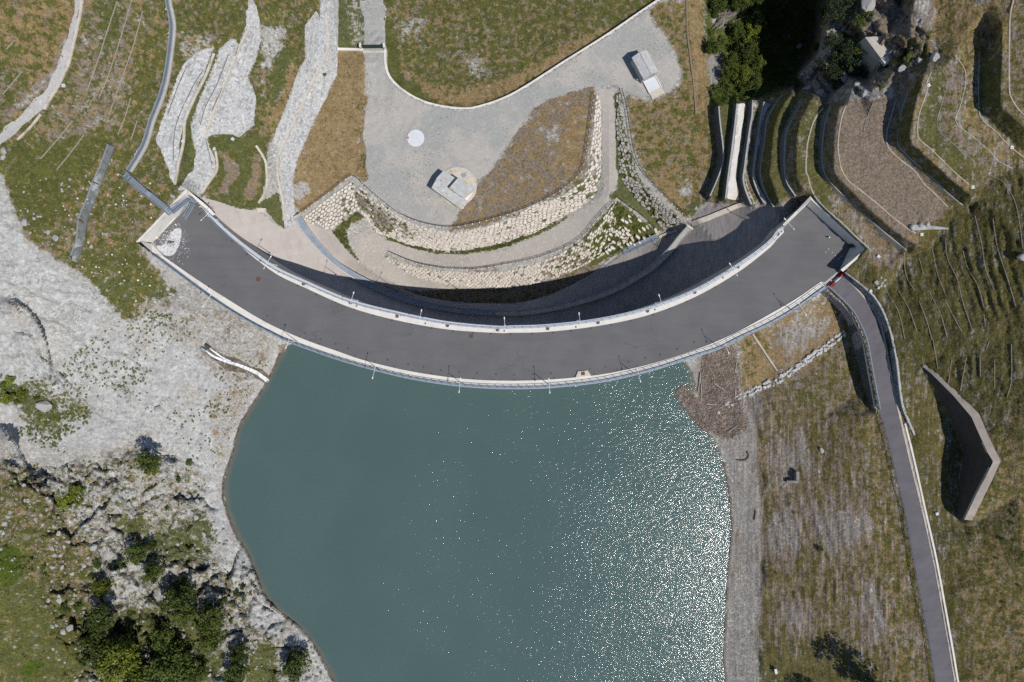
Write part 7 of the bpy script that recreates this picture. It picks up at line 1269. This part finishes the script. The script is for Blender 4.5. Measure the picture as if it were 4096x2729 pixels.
# ---------------------------------------------------------------- driftwood and outfall
r = np.random.default_rng(5); dp = T(2, 2, [(1760, 90), (2040, 50), (2100, 250), (2080, 540), (2150, 700), (2160, 830), (2000, 900), (1870, 860), (1700, 770), (1600, 640), (1500, 500), (1560, 405), (1640, 470), (1720, 540)])
mb = MB()
dq = np.array(dp); dq = (dq-dq.mean(0))*1.13+dq.mean(0)
for p, l in scatter(dp, 3300, .2, 1.3)+scatter(dq, 420, .2, 1.):
    if hgt(*p) < ZW-1.2 and rng.random() < .5: continue
    z = max(hgt(*p), ZW)+r.uniform(.05, .28); c = at(p[0], p[1], z); th = r.uniform(0, 3.14); d = Vector((math.cos(th), math.sin(th), r.normal(0, .10)))*l*.5; mb.bar(c-d, c+d, r.uniform(.025, .06))
mk('driftwood_litter', mb, M['litter'], kind='stuff', label='mat of brown driftwood sticks washed up at the right shore beside the dam', cat='driftwood')
for i, (a, b_) in enumerate((((1735, 290), (1710, 470)), ((2065, 200), (2050, 290)), ((2055, 450), (2048, 530)), ((1860, 390), (1975, 470)), ((1790, 580), (1890, 585)), ((1740, 400), (1738, 560)), ((1930, 600), (2080, 570)), ((2000, 830), (2080, 770)), ((1890, 100), (1960, 130)), ((2100, 820), (2140, 860)))):
    A, B = T(2, 2, [a, b_]); mb = MB(); pa, pb = at(*A, max(hgt(*A), ZW)+.22), at(*B, max(hgt(*B), ZW)+.22); mb.tube([pa, pa.lerp(pb, .5)+Vector((.04, .03, .02)), pb], [.13, .11, .07], 7); mb.tube([pa.lerp(pb, .6), pa.lerp(pb, .75)+Vector((.25, .2, .12))], [.05, .02], 5); mk('drift_log', mb, M['palewood'], label='pale drift log lying on the brown driftwood mat', cat='log', group='drift logs on the right shore')
P_ = T(2, 2, [(2165, 1020), (2175, 1060), (2150, 1090), (2100, 1100), (2070, 1095)]); mb = MB(); mb.tube([gat(p[0], p[1], .15) for p in resample(P_, n=14)], .13, 7); mb.tube([gat(*P_[2], .15), gat(P_[2][0]+6, P_[2][1]+9, .4)], [.06, .03], 5); mk('drift_log', mb, M['bark'], label='curved dark log lying alone on the gravel beach', cat='log')
A, B = T(2, 3, [(2240, 0), (2230, 80)]); mb = MB(); mb.tube([gat(*A, .15), gat(*B, .15)], [.14, .1], 7); mb.tube([gat(*A, .15), gat(A[0]+4, A[1]-12, .35)], [.06, .03], 5); mk('drift_log', mb, M['bark'], label='straight dark log at the upper edge of the gravel beach', cat='log')
mb = MB()
for p, l in scatter(T(0, 2, [(2100, 480), (2354, 380), (2300, 620), (2130, 1000), (2080, 1200), (2050, 1250), (2150, 900)]), 260, .2, .8): z = hgt(*p)+.06; th = r.normal(1.9, .5); c = at(p[0], p[1], z); d = Vector((math.cos(th), math.sin(th), 0))*l*.5; mb.bar(c-d, c+d, r.uniform(.02, .06))
for p, l in scatter(T(1, 2, [(200, 40), (290, 20), (270, 90), (220, 110)]), 130, .2, .7): z = max(hgt(*p), ZW)+.1; th = r.uniform(0, 3.1); c = at(p[0], p[1], z); d = Vector((math.cos(th), math.sin(th), 0))*l*.5; mb.bar(c-d, c+d, r.uniform(.03, .07))
mk('driftwood_litter', mb, M['litter'], kind='stuff', label='thin brown sticks washed up along the left shore', cat='driftwood')
OB = T(0, 2, [(1840, 90), (1900, 30), (2000, 100), (2140, 150), (2354, 250)])+T(1, 2, [(40, 250), (110, 310), (140, 390), (80, 385), (0, 350)])+T(0, 2, [(2250, 300), (2080, 270), (1980, 190)])
b = NB('wet_bank'); col = b.mix(b.step(b.noise(1.5, 5, .7), .35, .65), (.09, .065, .045), (.20, .165, .13)); b.bump(b.noise(3, 5, .7), .8, .12); sheet('wet_bank', OB, b.done(col, .7), dz=.05, step=9, jitter=1.6, kind='structure', cut=.2)
mk('outfall_stream', strip(T(0, 2, [(1885, 82), (1960, 140), (2080, 190), (2200, 225), (2354, 290)])+T(1, 2, [(50, 325), (95, 360), (128, 392)]), (.35, .85), .22, step=6), M['foam'], kind='structure'); mk('outfall_stream', strip(T(0, 2, [(1915, 58), (1970, 100), (2040, 150), (2120, 190)]), (.25, .4), .24, step=6), M['foam'], kind='structure')
for a, m, lb in (((1903, 46), 'darkiron', 'dark end of the outfall pipe at the head of the white stream'), ((1866, 78), 'galv', 'grey steel outfall pipe end beside the dark one')):
    p = T(0, 2, [a])[0]; q = T(0, 2, [(a[0]+26, a[1]+16)])[0]; r_ = empty('outfall_pipe', gat(*p), label=lb, cat='pipe'); A, B = gat(*p, .45), gat(*q, .35); mb = MB(); mb.tube([A-(B-A)*.6, B], .34, 14); mk('pipe', mb, M[m], r_); mb = MB(); mb.tube([B-(B-A)*.12, B+(B-A)*.05], .40, 14); mk('flange', mb, M[m], r_)
b = NB('wet_shore'); col = b.mix(b.step(b.noise(1.2, 6, .75), .4, .6), (.075, .062, .05), (.17, .145, .125)); b.bump(b.noise(4, 4, .7), .7, .1); wet = b.done(col, .55)
mk('wet_shore', strip([(p[0]-3+rng.normal(0, 1.5), p[1]) for p in resample(SHL, step=12)[8:]], .55, .07, step=7, smooth=False, down=.2), wet, kind='structure')
mk('wet_shore', strip([(p[0]+2+rng.normal(0, 1), p[1]) for p in resample(SHR, step=12)[52:]], .5, .05, step=7, smooth=False, down=.2), wet, kind='structure')
# angular debris lying between the big rocks
def debris(name, spots, label, mat):
    mb = MB(); r = np.random.default_rng(len(spots)); base = [np.array([tuple(v.co) for v in m.vertices]) for m in BLD]; fc = [[tuple(q.vertices) for q in m.polygons] for m in BLD]
    for p, s_ in spots:
        k = int(r.integers(len(base))); a = r.uniform(0, 6.28); R = np.array([[math.cos(a), -math.sin(a), 0], [math.sin(a), math.cos(a), 0], [0, 0, 1]]); i = len(mb.v)
        mb.v += [tuple(q) for q in (base[k]*s_*np.array([1, r.uniform(.6, 1), r.uniform(.5, 1)]))@R.T+np.array(gat(p[0], p[1], s_*.12))]; mb.f += [tuple(i+x for x in q) for q in fc[k]]
    mk(name, mb, mat, kind='stuff', label=label, cat='rubble')
rk_ok = lambda p: i_ok(p) and p[1] < 2780 and ROCKSW[int((p[1]-V0)/GS), int((p[0]-U0)/GS)] > rng.uniform(.2, .8)
debris('rock_debris', [(p, .12+.6*rng.random()**4) for p, _ in scatter(SW, 1500, .1, .6, rk_ok)], 'angular grey stones strewn between the rocks of the lower left slope', M['rubble2'])
debris('rock_debris', [(p, .10+.3*rng.random()**3) for p, _ in scatter(O([(0, 480), (150, 640), (300, 720), (560, 760), (640, 800), (560, 900), (510, 1090), (300, 1040), (0, 960)]), 700, .1, .6, i_ok)], 'loose pale stones scattered over the left scree', M['rubble2'])
build_ground()
